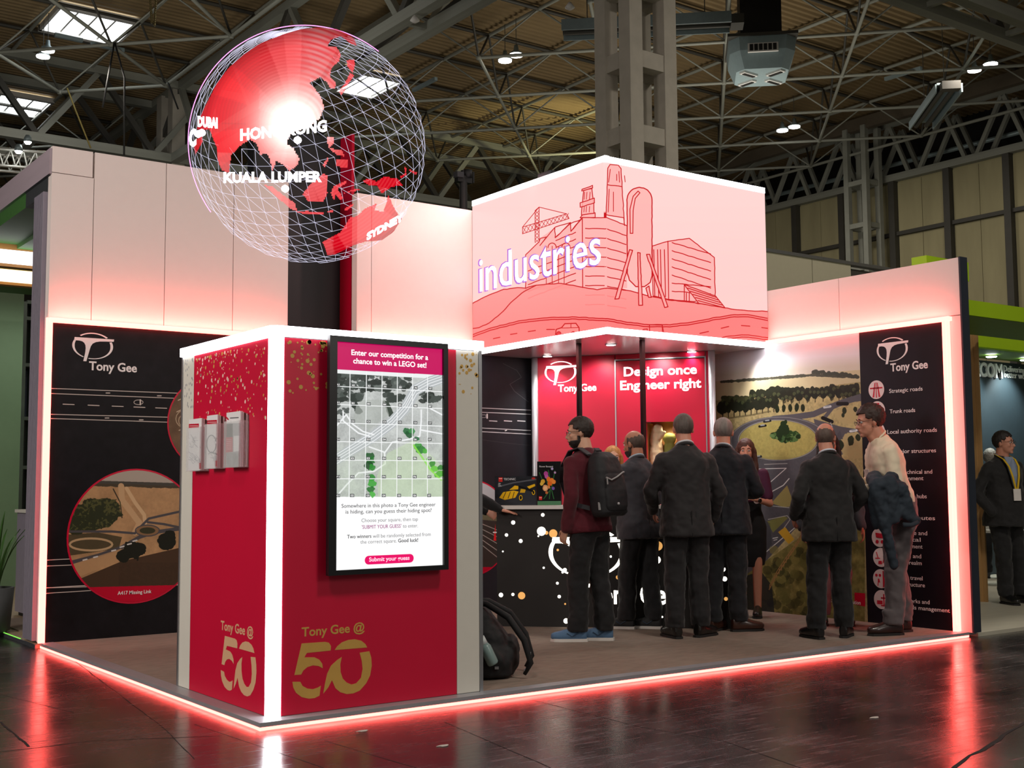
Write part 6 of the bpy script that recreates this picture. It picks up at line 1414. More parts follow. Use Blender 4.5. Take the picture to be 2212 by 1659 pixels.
# 1 backpack man
p = floorpt(1276, 1384); H = headH(p, 893)*.995
r1, J1 = person('bearded man in burgundy sweater wearing a black backpack, facing left', p, 100, H, lean=6, yaw=0, head=(42, 3), skin='a', hair=('short', '2a1f1a'), beard='1d1613', glasses=True, top=('sweater', '54101f'), bottom=('trousers', '0c0c10'),
    shoes=('4b6b8c', '27405c'), feet=((.04, .10, 42), (-.07, -.09, 36)), arms={'L': dict(e=(-.05, .235, 1.14), w=(.06, .22, .88), curl=.9), 'R': dict(e=(-.02, .25, 1.14), w=(.10, .22, .90), curl=.8)}, girth=1.0, shirt='')
def backpack(root, J):
    "worn: a thing of its own that hangs on the man"
    U = J['U']; M_ = Matrix.Translation(root.location)@Matrix.Rotation(root.rotation_euler.z, 4, 'Z'); X = lambda *a: tuple(M_@U(*a))
    o = U(-.2, 0, 1.2); t = thing('backpack', 'black backpack with grey zips on the back of the man in the burgundy sweater', 'backpack', tuple(M_@o))
    base = np.array(tuple(M_@o))
    def rings(lst): return [(Vector(X(a, b, c)), rx, ry, Vector(X(0, 0, 1))-Vector(X(0, 0, 0))) for a, b, c, rx, ry in lst]
    hd = root.rotation_euler.z
    def blk(name, prof, mat, vox=.009, folds=.012):
        V = []; Fc = []; n = 28
        for (cx, cz, rx, ry) in prof:
            for q in range(n):
                a = 2*pi*q/n; ca, sa = cos(a), sin(a); V.append(Vector(X(cx+rx*math.copysign(abs(ca)**.6, ca), ry*math.copysign(abs(sa)**.6, sa), cz))-Vector(base))
        for i in range(len(prof)-1):
            for q in range(n): a = i*n+q; b = i*n+(q+1) % n; Fc.append((a, b, b+n, a+n))
        Fc += [tuple(range(n-1, -1, -1)), tuple((len(prof)-1)*n+q for q in range(n))]
        return grow(name, [(V, Fc)], mat, t, vox, 4, folds, .09)
    bk = pm('backpack_nylon', '1a1b1f', .7, var=.2, scale=12); gy = pm('zip_grey', '9a9a9a', .5)
    blk('main_compartment', [(-.215, .95, .06, .145), (-.215, .98, .09, .165), (-.215, 1.15, .095, .172), (-.21, 1.3, .09, .162), (-.20, 1.41, .07, .13), (-.19, 1.46, .04, .075)], bk)
    blk('front_pocket', [(-.275, .985, .035, .115), (-.28, 1.02, .045, .13), (-.28, 1.15, .045, .132), (-.275, 1.26, .035, .12), (-.268, 1.31, .02, .10)], bk)
    def zp(name, pts, r=.005):
        V, Fc = tubev([X(*q) for q in pts], r, 6); mesh(name, V, Fc, gy, t)
    zp('pocket_zip', [(-.318, .125, 1.245), (-.322, .07, 1.225), (-.325, 0, 1.25), (-.318, -.08, 1.285), (-.30, -.12, 1.29)], .0065)
    zp('side_zip', [(-.235, .158, 1.02), (-.24, .160, 1.15), (-.238, .152, 1.28), (-.232, .125, 1.38), (-.225, .08, 1.42)], .006)
    zp('zip_pull', [(-.322, .12, 1.24), (-.325, .125, 1.19)], .006); zp('zip_pull', [(-.25, .165, 1.06), (-.252, .168, 1.0)], .005); zp('zip_pull', [(-.255, .158, 1.06), (-.258, .160, 1.0)], .005)
    V, Fc = tubev([X(-.15, .05, 1.43), X(-.155, .03, 1.475), X(-.155, -.03, 1.475), X(-.15, -.05, 1.43)], .012, 8); mesh('grab_handle', V, Fc, bk, t)
    c = X(-.328, .02, 1.04); mesh('badge', *[q for q in pr_ell(Vector(c), (.012, .012, .012))], pm('badge_silver', 'b8b8bc', .4, .5), t)
    for s in (1, -1):
        pts = [X(-.13, s*.07, 1.44), X(-.06, s*.10, 1.505), X(.03, s*.115, 1.49), X(.115, s*.125, 1.38), X(.135, s*.13, 1.25), X(.09, s*.165, 1.12), X(-.04, s*.20, 1.06), X(-.15, s*.155, 1.02)]
        V = []; Fc = []
        for i, q in enumerate(pts):
            w = .032 if i < 5 else .014; yv = Vector(X(0, 1, 0))-Vector(X(0, 0, 0)); yv.normalize(); uv_ = Vector(X(0, 0, 1))-Vector(X(0, 0, 0)); wd = yv if i < 5 else uv_.normalized()
            V += [Vector(q)-wd*w, Vector(q)+wd*w, Vector(q)+wd*w+Vector((0, 0, .008)), Vector(q)-wd*w+Vector((0, 0, .008))]
            if i:
                for a in range(4): b = (a+1) % 4; Fc.append((4*i-4+a, 4*i-4+b, 4*i+b, 4*i+a))
        mesh('shoulder_strap', V, Fc, pm('strap_dark', '2b2b30', .7) if s < 0 else pm('strap_dark', '2b2b30', .7), t)
backpack(r1, J1)
# 2 bald man in grey jacket
p = floorpt(1384, 1358); H = headH(p, 923)*.995
person('bald bearded man in grey jacket and black running shoes beside the backpack wearer', p, 82, H, lean=4, head=(22, 8), skin='b', hair=('bald', '4b3c34'), beard='2b211c', top=('jacket', '302f36'), bottom=('trousers', '111115'), shoes=('1c1c1f', 'a9a9a9'), shirt='a9bccb',
    feet=((.05, .11, 45), (-.06, -.10, 40)), arms={'L': dict(e=(.10, .23, 1.17), w=(.30, .12, 1.16), d=(1, -.2, .0), n=(0, .3, 1)), 'R': dict(e=(.02, .25, 1.16), w=(.24, .18, 1.08), d=(1, .2, 0))}, girth=1.12)
# blonde woman behind the counter
v0 = ray(1322, 957); tt = (7.25-CAM[0]-CAM[1])/(v0[0]+v0[1]); q = (float(CAM[0]+v0[0]*tt), float(CAM[1]+v0[1]*tt)); H = headH(q, 957)*.99
person('blonde woman behind the counter, half hidden by the backpack', q, -95, H, head=(-25, 0), skin='a', hair=('long', 'a8733c'), top=('shirt', 'cfc6c4'), bottom=('trousers', '1b1b1f'), shirt='', girth=.9)
# 3 grey suit, back view
p = floorpt(1487, 1377); H = headH(p, 884)*.99
person('tall man with cropped grey hair in a charcoal suit seen from behind at the counter', p, 62, H, lean=2, head=(-4, 0), skin='c', hair=('crop', '5a504a'), top=('jacket', '211e20'), bottom=('trousers', '18171a'), shoes=('141210', None), shirt='d9dae0',
    feet=((-.02, .11, 12), (.02, -.11, -50)), arms={'L': dict(e=(.06, .27, 1.15), w=(.24, .20, 1.0)), 'R': dict(e=(.0, .28, 1.14), w=(.12, .255, .93), curl=.7)}, girth=1.12)
# 4 navy suit
p = floorpt(1570, 1364); H = headH(p, 893)*.99
person('grey haired man in navy suit and brown shoes talking to the dark haired woman', p, 38, H, lean=3, head=(8, 4), skin='c', hair=('crop', '7d746e'), top=('jacket', '10121c'), bottom=('trousers', '0e0f16'), shoes=('3a2017', None), shirt='cfd4de',
    feet=((.0, .11, -20), (.03, -.10, -62)), arms={'L': dict(e=(.08, .27, 1.16), w=(.27, .17, 1.1)), 'R': dict(e=(.04, .27, 1.15), w=(.26, .16, 1.14), d=(.8, .5, .1), curl=.5)}, girth=1.18)
# 5 woman in dress
p = floorpt(1622, 1332); H = headH(p, 938)*.985
wd, JW = person('woman with long brown hair in a burgundy and black dress with ankle boots', p, 215, H, lean=7, head=(10, 0), skin='c', hair=('long', '4a2a1e'), top=('top', '4a1638'), bottom=('dress', '0e0d10'), shoes=('0d0d10', None, 1), shirt='',
    feet=((-.0, .07, 5), (.02, -.07, -5)), arms={'L': dict(e=(.03, .22, 1.12), w=(.22, .10, 1.19), d=(.8, -.5, .35), n=(.3, .6, .6), t=(0, -.3, 1), curl=.7), 'R': dict(e=(.02, .22, 1.13), w=(.2, .06, 1.14), d=(.8, .4, .2))}, girth=.9)
M_ = Matrix.Translation(wd.location)@Matrix.Rotation(wd.rotation_euler.z, 4, 'Z'); a = JW['wr'][1]; b = JW['el'][1]; ax = (a-b).normalized(); c = a-ax*.03
wt = thing('wristwatch', 'smart watch with white strap on the arm of the brown haired woman', 'watch', tuple(M_@c)); c0 = M_@c; axw = (M_.to_3x3()@ax)
sd = axw.orthogonal().normalized(); s2 = axw.cross(sd)
V, Fc = tubev([c0+(sd*cos(t)+s2*sin(t))*.031 for t in np.linspace(0, 2*pi, 17)[:-1]], .008, 6, True); mesh('strap', V, Fc, pm('strap_white', 'd8d4d0', .5), wt)
tc = (Vector(CAM)-c0); tc = (tc-axw*tc.dot(axw)).normalized(); fc = c0+tc*.034; V, Fc = tubev([fc-tc*.004, fc+tc*.008], .019, 18); mesh('watch_face', V, Fc, pm('watch_black', '101014', .2), wt)
# 9 person behind the black suited man
p = floorpt(1800, 1348)
H9 = headH(p, 928)
person('person with long dark hair and light grey trousers, mostly hidden behind the black suit', p, 232, H9, skin='b', hair=('long', '1a1413'), top=('jacket', '2a2a30'), bottom=('trousers', '77737a'), shoes=('141416', None), shirt='c8c8cc', feet=((.02, .09, 8), (.0, -.10, -8)))
# 7 black suit bald
p = floorpt(1797, 1378); H = headH(p, 905)*.99
person('balding man in black suit, back turned, standing in front of the mural', p, 62, H, lean=0, head=(-32, 4), skin='c', hair=('bald', '5a4a42'), beard='6a5a50', glasses=True, top=('jacket', '110f10'), bottom=('trousers', '0d0d10'), shoes=('0d0d0f', None), shirt='d6dce8',
    feet=((-.03, .14, 15), (.02, -.12, -35)), arms={'L': dict(e=(-.08, .28, 1.16), w=(.10, .25, .99), curl=.8), 'R': dict(e=(-.02, .30, 1.16), w=(.16, .22, 1.0), curl=.8)}, girth=1.22)
# 8 white shirt
p = floorpt(1948, 1368); H = headH(p, 886)*1.045
r8, J8 = person('man in cream shirt and grey trousers leaning forward by the list of services', p, 150, H, lean=15, head=(-2, 4), skin='c', hair=('swept', '33201a'), glasses=True, top=('shirt', 'e2d3b8'), bottom=('trousers', '5b5355'), shoes=('2a1512', None), shirt='e2d3b8', legbend=0,
    feet=((.10, .09, 6), (-.05, -.09, 10)), arms={'L': dict(e=(.04, .21, 1.16), w=(.28, .14, 1.16), d=(.9, -.2, .35), n=(0, .8, .2), t=(.1, 0, 1), curl=.9), 'R': dict(e=(.06, .22, 1.15), w=(.27, .1, 1.24), d=(.75, .2, .7), n=(-.2, -.9, .0), t=(-.3, 0, 1), curl=1.0)}, girth=1.05)
M_ = Matrix.Translation(r8.location)@Matrix.Rotation(r8.rotation_euler.z, 4, 'Z')
def W8(x, y, z): return tuple(M_@J8['U'](x, y, z))
cm = pm('jacket_blue_grey', '27313b', .85, var=.3, scale=7, bump=.3)
ct8 = thing('folded_coat', 'blue grey jacket hanging over the forearm of the man in the cream shirt', 'coat', W8(.2, .2, 1.0))
og = Vector(W8(.2, .2, 1.0)); P = []
def cp8(a, b, r0, r1): P.append(pr_cap(Vector(W8(*a))-og, Vector(W8(*b))-og, r0, r1))
cp8((.16, .12, 1.22), (.20, .26, 1.18), .07, .07); cp8((.06, .22, 1.2), (.2, .24, 1.15), .06, .06); cp8((.12, .27, 1.18), (.16, .27, .92), .07, .055); cp8((.22, .26, 1.16), (.24, .26, .80), .06, .045); cp8((.24, .26, .8), (.25, .26, .58), .045, .035)
cp8((.04, .26, 1.12), (.02, .25, .88), .06, .05); cp8((.1, .26, .95), (.0, .26, .86), .05, .045); cp8((.25, .22, 1.1), (.27, .2, .9), .05, .04)
grow('cloth', P, cm, ct8, .011, 3, .035, .07); V, Fc = tubev([W8(.0, .3, .845), W8(.06, .31, .84), W8(.12, .31, .86)], .02, 8); mesh('cuff', V, Fc, cm, ct8, smooth=True)
ph = thing('phone', 'small dark phone in the raised hand of the man in the cream shirt', 'phone', W8(.36, .06, 1.30)); a = Vector(W8(.34, .09, 1.26)); b = Vector(W8(.36, .09, 1.36)); u_ = (b-a)*.5; w_ = (Vector(W8(.36, .09, 1.26))-a).normalized()*.035; obox('phone_body', (a+b)/2, np.array(u_), np.array(w_), np.array(u_.cross(w_).normalized()*.004), pm('phone_black', '101216', .25), ph)
lb = mesh('id_badge', [W8(.155, .05, 1.30), W8(.16, -.03, 1.30), W8(.165, -.03, 1.20), W8(.16, .05, 1.20)], [(0, 1, 2, 3)], pm('badge_card', 'e8e2dc', .5)); so_ = lb.modifiers.new('t', 'SOLIDIFY'); so_.thickness = .003; tag(lb, 'white name badge on the chest of the man in the cream shirt', 'badge')
# 10 right man with lanyard
p = floorpt(2180, 1303, .03); H = headH(p, 927, .03)*.995
r10, J10 = person('dark haired man in dark suit with yellow lanyard, hand in pocket, right edge', p, -108, H, lean=0, head=(28, 0), skin='c', hair=('short', '1d1613'), glasses=True, top=('jacket', '171617'), bottom=('trousers', '131315'), shoes=('0f0f10', None), shirt='8a97ad', pz=.03,
    feet=((.0, .14, 20), (.05, -.08, -6)), arms={'L': dict(e=(-.05, .29, 1.15), w=(.08, .22, .93)), 'R': dict(e=(-.06, .31, 1.13), w=(.08, .235, .93), hide=True)}, girth=1.3)
M_ = Matrix.Translation(r10.location)@Matrix.Rotation(r10.rotation_euler.z, 4, 'Z'); W10 = lambda x, y, z: tuple(M_@J10['U'](x, y, z))
U10 = J10['U']
_v = [U10(.075, -.05, 1.50), U10(.075, .05, 1.50), U10(.138, .055, 1.40), U10(.155, .04, 1.30), U10(.162, .0, 1.14), U10(.155, -.04, 1.30), U10(.138, -.055, 1.40)]
mesh('shirt_front', _v+[v_-U10(.012, 0, 1.2)+U10(0, 0, 1.2) for v_ in _v], [(0, 1, 2, 3, 4, 5, 6), tuple(range(13, 6, -1))]+[(i, (i+1) % 7, (i+1) % 7+7, i+7) for i in range(7)], pm('collar_8a97ad', '8a97ad', .7), r10, label='pale blue shirt front')
ln = thing('lanyard', 'yellow lanyard with name card on the man at the right edge', 'lanyard', W10(.15, 0, 1.2)); yl = pm('lanyard_yellow', 'd9b21f', .6, var=.05)
for s in (1, -1):
    pts = [W10(-.06, s*.055, 1.535), W10(.0, s*.078, 1.515), W10(.085, s*.072, 1.475), W10(.148, s*.06, 1.40), W10(.172, s*.04, 1.3), W10(.178, s*.012, 1.17)]
    V = []; Fc = []
    for i, q in enumerate(pts):
        o2 = Vector(W10(0, .011, 0))-Vector(W10(0, 0, 0)); o3 = (Vector(W10(1, 0, 0))-Vector(W10(0, 0, 0)))*.004; V += [Vector(q)-o2-o3*0, Vector(q)+o2, Vector(q)+o2+o3, Vector(q)-o2+o3]
        if i:
            for a in range(4): b = (a+1) % 4; Fc.append((4*i-4+a, 4*i-4+b, 4*i+b, 4*i+a))
    mesh('ribbon', V, Fc, yl, ln)
mesh('name_card', [W10(.180, -.045, 1.17), W10(.180, .045, 1.17), W10(.184, .045, 1.05), W10(.184, -.045, 1.05), W10(.184, -.045, 1.17), W10(.184, .045, 1.17), W10(.188, .045, 1.05), W10(.188, -.045, 1.05)], BOXF, pm('badge_card', 'e8e2dc', .5), ln)
# 12 person reaching in from behind the kiosk
q = CTR.P(-.42, 0, -.05); q = (float(q[0]), float(q[1]))
hd = math.degrees(math.atan2(CTR.s[1], CTR.s[0])); 
person('person in black sleeves behind the kiosk, only the hand on the counter showing', q, hd, 1.68, lean=6, skin='c', hair=('short', '2a211c'), top=('sweater', '101013'), bottom=('trousers', '141418'), shirt='',
    arms={'L': dict(e=(.10, .22, 1.17), w=(.30, .12, 1.08)), 'R': dict(e=(.27, .16, 1.19), w=(.47, .10, 1.11), d=(1, .05, -.12), n=(.1, -.1, 1), t=(.2, 1, 0), curl=.12)}, girth=.95)
# ================================================================== things on the counter and the floor
def prop_box(label, u0, u1, vt, vb, depth, paint, seed, dist=.22):
    pl = Plane(CTR.P(0, 0, -dist), CTR.s, CTR.n)
    a = pl.st(u0, vb)[0]; b = pl.st(u1, vb)[0]; z0 = 1.0755; z1 = pl.st(u0, vt)[1]
    t = thing('toy_box', label, 'box', tuple(pl.P((a+b)/2, z0)))
    slab('carton', pl, rect(a, b, z0, z1), -depth, depth-.001, pm('carton_black', '121214', .4), t)
    A = Art(pl, a, b, z0, z1, 260, 300, srgb('17181c')); nn = fbm(260, 300, 6, 5, seed); paint(A, nn)
    sheet('printed_front', A, 0, .0006, print_mat(f'box_print_{seed}', A.image(f'box_print_{seed}'), .35), t); return t
z6 = lambda *p: Z(p, 1030, 740, 4.147)
def car_art(A, nn):
    A.px = (np.array(srgb('24262c'))*(.4+1.1*nn)[..., None]).astype(np.float32)
    A.line(z6((195, 1290), (330, 1255), (530, 1225)), 3, srgb('6d7078'), .6); A.poly(z6((160, 1400), (400, 1330), (540, 1320), (540, 1460), (160, 1460)), srgb('3b3d45'), .5)
    A.poly(z6((194, 1207), (230, 1207), (230, 1247), (194, 1247)), srgb('d42a24')); A.line(z6((199, 1218), (226, 1218)), 1, srgb('ffffff'), .8)
    Y = srgb('e6b41a'); A.poly(z6((200, 1390), (235, 1340), (330, 1325), (375, 1335), (345, 1390), (250, 1410)), Y); A.poly(z6((290, 1320), (340, 1280), (375, 1285), (370, 1315)), Y); A.poly(z6((395, 1310), (440, 1315), (430, 1345), (385, 1345)), Y, .8); A.poly(z6((450, 1290), (520, 1265), (525, 1285), (470, 1310)), Y)
    for x0, x1 in ((235, 260), (280, 300), (320, 335)): A.line(z6((x0, 1395), (x1, 1340)), 1.4, srgb('1b1b1e'))
    for x, y, r in ((394, 1390, 6.2), (508, 1343, 5.4)): A.blob(*z6((x, y))[0], r*.75, r*1.15, srgb('101012')); A.line(ell(z6((x, y))[0], r*.5, r*.85, 16)+[z6((x, y))[0]][:0], 1.6, Y)
    A.line(z6((380, 1290), (500, 1330)), 4, srgb('0c0c0e'))
    A.blob(*z6((508, 1216))[0], 4, 2.2, srgb('b9302c'))
    for k in range(3): A.line(z6((192, 1268+k*9), (205+k*8, 1268+k*9)), 1, srgb('c8c8cc'), .8)
tb1 = prop_box('low black toy box with a yellow racing car, standing on the counter', 1069, 1160, 1029, 1089, .08, car_art, 71)
def flower_art(A, nn):
    A.px = (np.array(srgb('101214'))*(.6+.6*nn)[..., None]).astype(np.float32)
    for a, b in (((560, 1165), (600, 1260)), ((640, 1145), (660, 1240)), ((600, 1400), (650, 1330)), ((690, 1400), (670, 1320)), ((610, 1150), (640, 1300)), ((700, 1150), (670, 1300)), ((650, 1400), (660, 1300))): A.line(z6(a, b), 1.8, srgb('2f6b3a'))
    for x, y, r, c in ((620, 1175, 18, 'b4489a'), (625, 1200, 16, 'c45cae'), (675, 1130, 10, 'b8a8d8'), (700, 1165, 10, 'c0a0d0'), (590, 1245, 18, 'd8a93a'), (580, 1265, 14, 'e0b848'), (645, 1225, 18, 'e8792a'), (670, 1235, 20, 'ee8434'), (655, 1262, 20, 'e86e22'), (690, 1250, 16, 'f0903c'), (614, 1305, 24, 'e0a070'), (614, 1305, 14, 'f0c090'), (645, 1295, 12, 'd88a50'), (685, 1305, 14, '7a5cae'), (625, 1345, 12, 'c06a3a')): A.blob(*z6((x, y))[0], r/4.147, r/4.147*1.1, srgb(c), 1, .4, nn)
    A.put((A.T < 1.0755+.035).astype(float), srgb('4d7f5c'))
    A.poly(z6((556, 1378), (585, 1378), (585, 1410), (556, 1410)), srgb('d42a24')); A.line(z6((561, 1390), (580, 1390)), 1, srgb('ffffff'), .8)
tb2 = prop_box('tall black toy box with a flower bouquet, beside the racing car box', 1161, 1212, 997, 1087, .08, flower_art, 72, .20)
for t_, s_, a, b, cap in ((tb1, 'TECHNIC', (1088, 1037.5), (1114, 1037), 4.5), (tb2, 'Flower Bouquet', (1165, 1009.5), (1195, 1009), 3.4), (tb1, '9+', (1077, 1046), (1082, 1046), 3)):
    d_ = .22 if t_ is tb1 else .20; pl = Plane(CTR.P(0, 0, -d_), CTR.s, CTR.n); ptext('lettering', s_, pl, a, b, cap, .0007, pm('box_lettering', 'd9d9dc', .5, var=.02), t_, depth=.0005, bold=.005)
# rucksack on the carpet beside the kiosk
q = floorpt(1088, 1462); bgx, bgy = q[0]-.03, q[1]+.10
rk = thing('rucksack', 'black rucksack leaning on the carpet behind the right edge of the crimson kiosk', 'bag', (bgx, bgy, PZ), radians(-38), local=True)
blkm = pm('rucksack_black', '131316', .75, var=.25, scale=14)
P = [pr_loft([(Vector((0, 0, .012)), .15, .20, (0, 0, 1)), (Vector((.0, 0, .10)), .16, .21, (0, 0, 1)), (Vector((-.03, 0, .25)), .13, .19, (-.1, 0, 1)), (Vector((-.08, 0, .38)), .09, .15, (-.2, 0, 1)), (Vector((-.12, 0, .47)), .05, .09, (-.3, 0, 1))], p=3), pr_ell(Vector((.13, .0, .14)), (.06, .15, .12)), pr_ell(Vector((.0, -.2, .11)), (.09, .03, .10))]
grow('bag_body', P, blkm, rk, .011, 3, .028, .09)
for s in (-1, 1):
    V, Fc = tubev([(-.12, s*.05, .47), (-.02, s*.10, .46), (.12, s*.14, .38), (.22, s*.16, .24), (.26, s*.17, .10), (.22, s*.16, .03)], [.016, .02, .022, .022, .018, .012], 8); mesh('shoulder_strap', [tuple(Vector(v)) for v in V], Fc, blkm, rk, smooth=True)
V, Fc = tubev([(-.14, -.03, .46), (-.15, 0, .50), (-.14, .03, .46)], .01, 8); mesh('grab_handle', V, Fc, blkm, rk)
for x, y, z in ((.23, -.16, .06), (.25, -.165, .16), (.05, -.225, .08)): V, Fc = boxv((x-.012, y-.01, z-.008), (x+.012, y+.01, z+.008)), BOXF; mesh('buckle', V, Fc, alu, rk)
bt_ = thing('water_bottle', 'pale translucent bottle tucked in the side pocket of the black rucksack', 'bottle', (0, 0, 0))
M_ = Matrix.Translation((bgx, bgy, PZ))@Matrix.Rotation(radians(-38), 4, 'Z'); b0 = M_@Vector((.03, -.225, .10)); b1 = M_@Vector((-.05, -.235, .27))
bt_.location = tuple(b0); ORG[bt_.name] = tuple(b0)
V, Fc = tubev([b0, b0+(b1-b0)*.05, b0+(b1-b0)*.62, b0+(b1-b0)*.74], [.028, .036, .036, .026], 14); mesh('bottle_body', V, Fc, pm('bottle_plastic', '8ea8a6', .3), bt_, smooth=True)
V, Fc = tubev([b0+(b1-b0)*.74, b1], [.026, .024], 14); mesh('bottle_cap', V, Fc, pm('bottle_cap', 'd9e2e2', .4), bt_, smooth=True)
# clothes in the lit opening of the store wall
cn = thing('work_coat', 'cream coat hanging in the lit opening of the red store wall', 'coat', tuple(DOOR.P(ns0+.09, nt0, -.15))); og = Vector(DOOR.P(ns0+.09, nt0, -.15))
dp = lambda a, t, o: Vector(DOOR.P(a, t, o))-og
grow('cloth', [pr_cap(dp(ns0+.07, nt0+.03, -.14), dp(ns0+.06, nt1-.13, -.15), .07, .055), pr_ell(dp(ns0+.08, nt1-.07, -.15), (.06, .06, .055)), pr_cap(dp(ns0+.10, nt1-.16, -.12), dp(ns0+.16, nt1-.10, -.12), .03, .02)], pm('coat_cream', 'd8c8a4', .85, var=.1), cn, .009, 3, .03, .06)
gb = thing('green_bag', 'olive green bag behind the cream coat in the wall opening', 'bag', tuple(DOOR.P(ns0+.2, nt1-.22, -.2))); og = Vector(DOOR.P(ns0+.2, nt1-.22, -.2))
grow('bag_body', [pr_ell(dp(ns0+.19, nt1-.16, -.2), (.07, .07, .06)), pr_cap(dp(ns0+.17, nt0+.03, -.2), dp(ns0+.19, nt1-.22, -.2), .055, .05)], pm('bag_olive', '7f8440', .8), gb, .01, 3, .02, .06)
# moving head lamp behind the pink wall
mh = thing('moving_head_lamp', 'black stage lamp on a short black pole above the pink block wall', 'stage lamp', tuple(on_axis(1000, 440, 1, 4.6)))
a = on_axis(1001, 470, 1, 4.6); b = on_axis(1001, 392, 1, 4.6); strut('pole', (a[0], a[1], .0), b, .042, black_m, mh, 12)
strut('base', b+np.array([-.09, 0, .02]), b+np.array([.09, 0, .02]), .035, black_m, mh, square=True)
c = on_axis(1010, 376, 1, 4.6); lathe('lamp_head', [(.03, -.05), (.055, -.04), (.05, .04), (.02, .05)], c, black_m, mh, 14); box('yoke', (c[0]-.075, c[1]-.02, c[2]-.09), (c[0]-.055, c[1]+.02, c[2]+.03), black_m, mh); box('yoke', (c[0]+.055, c[1]-.02, c[2]-.09), (c[0]+.075, c[1]+.02, c[2]+.03), black_m, mh)
box('camera_box', (c[0]-.16, c[1]-.05, c[2]-.06), (c[0]-.08, c[1]+.03, c[2]+.0), pm('lamp_grey', '3c3c40', .4), mh)
# beige wall far behind the right wall
y6 = 6.3; a = on_axis(1640, 541, 1, y6); b = on_axis(1838, 573, 1, y6); c = on_axis(1912, 592, 1, y6)
bgw = thing('display_wall', 'beige panelled wall of another stand behind the right display wall', 'display wall', ((a[0]+b[0])/2, y6, 0)); bm_ = pm('beige_panel', 'b9b39b', .7, var=.05)
xs_ = [a[0]-1.2, on_axis(1754, 560, 1, y6)[0], b[0]]
for k in range(2): box('wall_panel', (xs_[k]+.006, y6, 0), (xs_[k+1]-.006, y6+.1, a[2]), bm_, bgw)
box('top_rail', (xs_[0], y6-.02, a[2]), (c[0]+1.2, y6+.12, a[2]+.05), alu, bgw); box('dark_panel', (b[0], y6+.05, 0), (c[0]+1.2, y6+.1, a[2]-.05), dsteel, bgw)
# ---- neighbour on the left: slatted end, timber look fascia, green soffit
nb = thing('neighbour_stand', 'grey slatted stand with pale timber fascia and green soffit behind the left wall', 'exhibition stand', (-.0, 4.8, 0))
slat = pm('slat_grey_lilac', '8d8795', .6, var=.1); fasc = pm('timber_fascia', 'a89aa4', .6, var=.15, scale=12, stretch=(1, .1, 1)); gs = pm('green_soffit', '3d6b32', .6); gsd = pm('grey_reveal', '33373a', .6)
for k in range(9): box('slat', (-.035, 4.215+k*.032, .05), (-.0, 4.233+k*.032, 3.66), slat, nb)
box('slat_backing', (-.0, D+.1, .05), (.05, 4.55, 3.66), pm('slat_backing', '3a3842', .7), nb)
box('fascia', (-.02, D+.002, 3.79), (.0-.001, 9.5, 4.00), fasc, nb); 
box('fascia_top', (-.0, D+.102, 3.66), (.35, 4.9, 4.0), gsd, nb); box('fascia_back', (-.0, 4.9, 3.66), (.35, 9.5, 4.0), gs, nb)
V = [(-.02, 4.14, 3.79), (.35, 4.14, 3.66), (.35, 4.9, 3.66), (-.02, 4.9, 3.79), (-.02, 9.5, 3.79), (.35, 9.5, 3.66)]
mesh('reveal', V[:4], [(0, 1, 2, 3)], gsd, nb); mesh('soffit', [V[3], V[2], V[5], V[4]], [(0, 1, 2, 3)], gs, nb)
box('green_ceiling', (.35, 4.9, 3.62), (5.5, 9.5, 3.68), gs, nb)
box('stand_floor', (-.02, D+.02, 0), (5.5, 14, .03), pm('pale_oak_floor', 'a08a70', .5, var=.2, scale=5, stretch=(1, 6, 1)), nb)
box('edge_strip', (-.03, D+.02, 0), (-.02, 14, .028), dalu, nb); box('green_line', (-.026, 4.6, .028), (-.018, 14, .033), em('green_glow', (.25, .9, .1), .9), nb)
for k, (y, z, c_) in enumerate(((6.6, on_axis(40, 548, 1, 6.5)[2], (1, 1, 1)), (7.8, on_axis(40, 590, 1, 7.7)[2], (1, .85, .55)))):
    box('beam', (-.2, y+.0, z-.12), (5, y+.12, z+.14), wood, nb); box('light_panel', (-.2, y-.1, z-.09), (5, y-.0, z+.03), em('panel_light_%d' % k, c_, 2.2), nb)
wg_ = pm('sage_green_wall', '6f8a6a', .6, var=.05)
P = on_axis(0, 1270, 2, .03); box('sage_wall', (P[0]-1.0, 10.2, .03), (on_axis(45, 900, 1, 10.2)[0], 10.35, on_axis(20, 620, 1, 10.2)[2]), wg_, nb)
# shelves further inside
sh_ = thing('shelf_unit', 'open grey shelf unit with blue and pale panels deep inside the left neighbour stand', 'shelves', (2.2, 12.6, .03)); sgm = pm('shelf_grey', '66756c', .6)
X0, X1 = on_axis(44, 900, 1, 12.6)[0], on_axis(96, 900, 1, 12.6)[0]
zs = [on_axis(70, v, 1, 12.6)[2] for v in (1240, 1110, 1010, 905, 790, 690, 655)]
for x in (X0, (X0+X1)/2, X1): box('upright', (x-.03, 12.5, .03), (x+.03, 12.9, zs[-1]), sgm, sh_)
for z in zs: box('shelf', (X0+.03, 12.5, z-.025), (X1-.03, 12.9, z+.025), sgm, sh_)
for (i, z0, z1, c_) in ((0, zs[3], zs[4], '2b3446'), (1, zs[2], zs[3], '2c3d66'), (1, zs[3], zs[4], '8a6a3c'), (0, zs[0], zs[1], 'a8b8a8'), (1, zs[0], zs[1], '1f5a44')):
    xa = (X0, (X0+X1)/2)[i]+.03; box('back_panel', (xa, 12.82, z0+.025), (xa+(X1-X0)/2-.06, 12.88, z1-.025), pm('panel_'+c_, c_, .5), sh_)
text('lettering', '6', Plane((0, 12.82, 0), (1, 0, 0), (0, -1, 0)), on_axis(65, 950, 1, 12.8)[0], on_axis(69.5, 950, 1, 12.8)[0], on_axis(67, 952, 1, 12.8)[2], .045, 0, white_m, sh_)
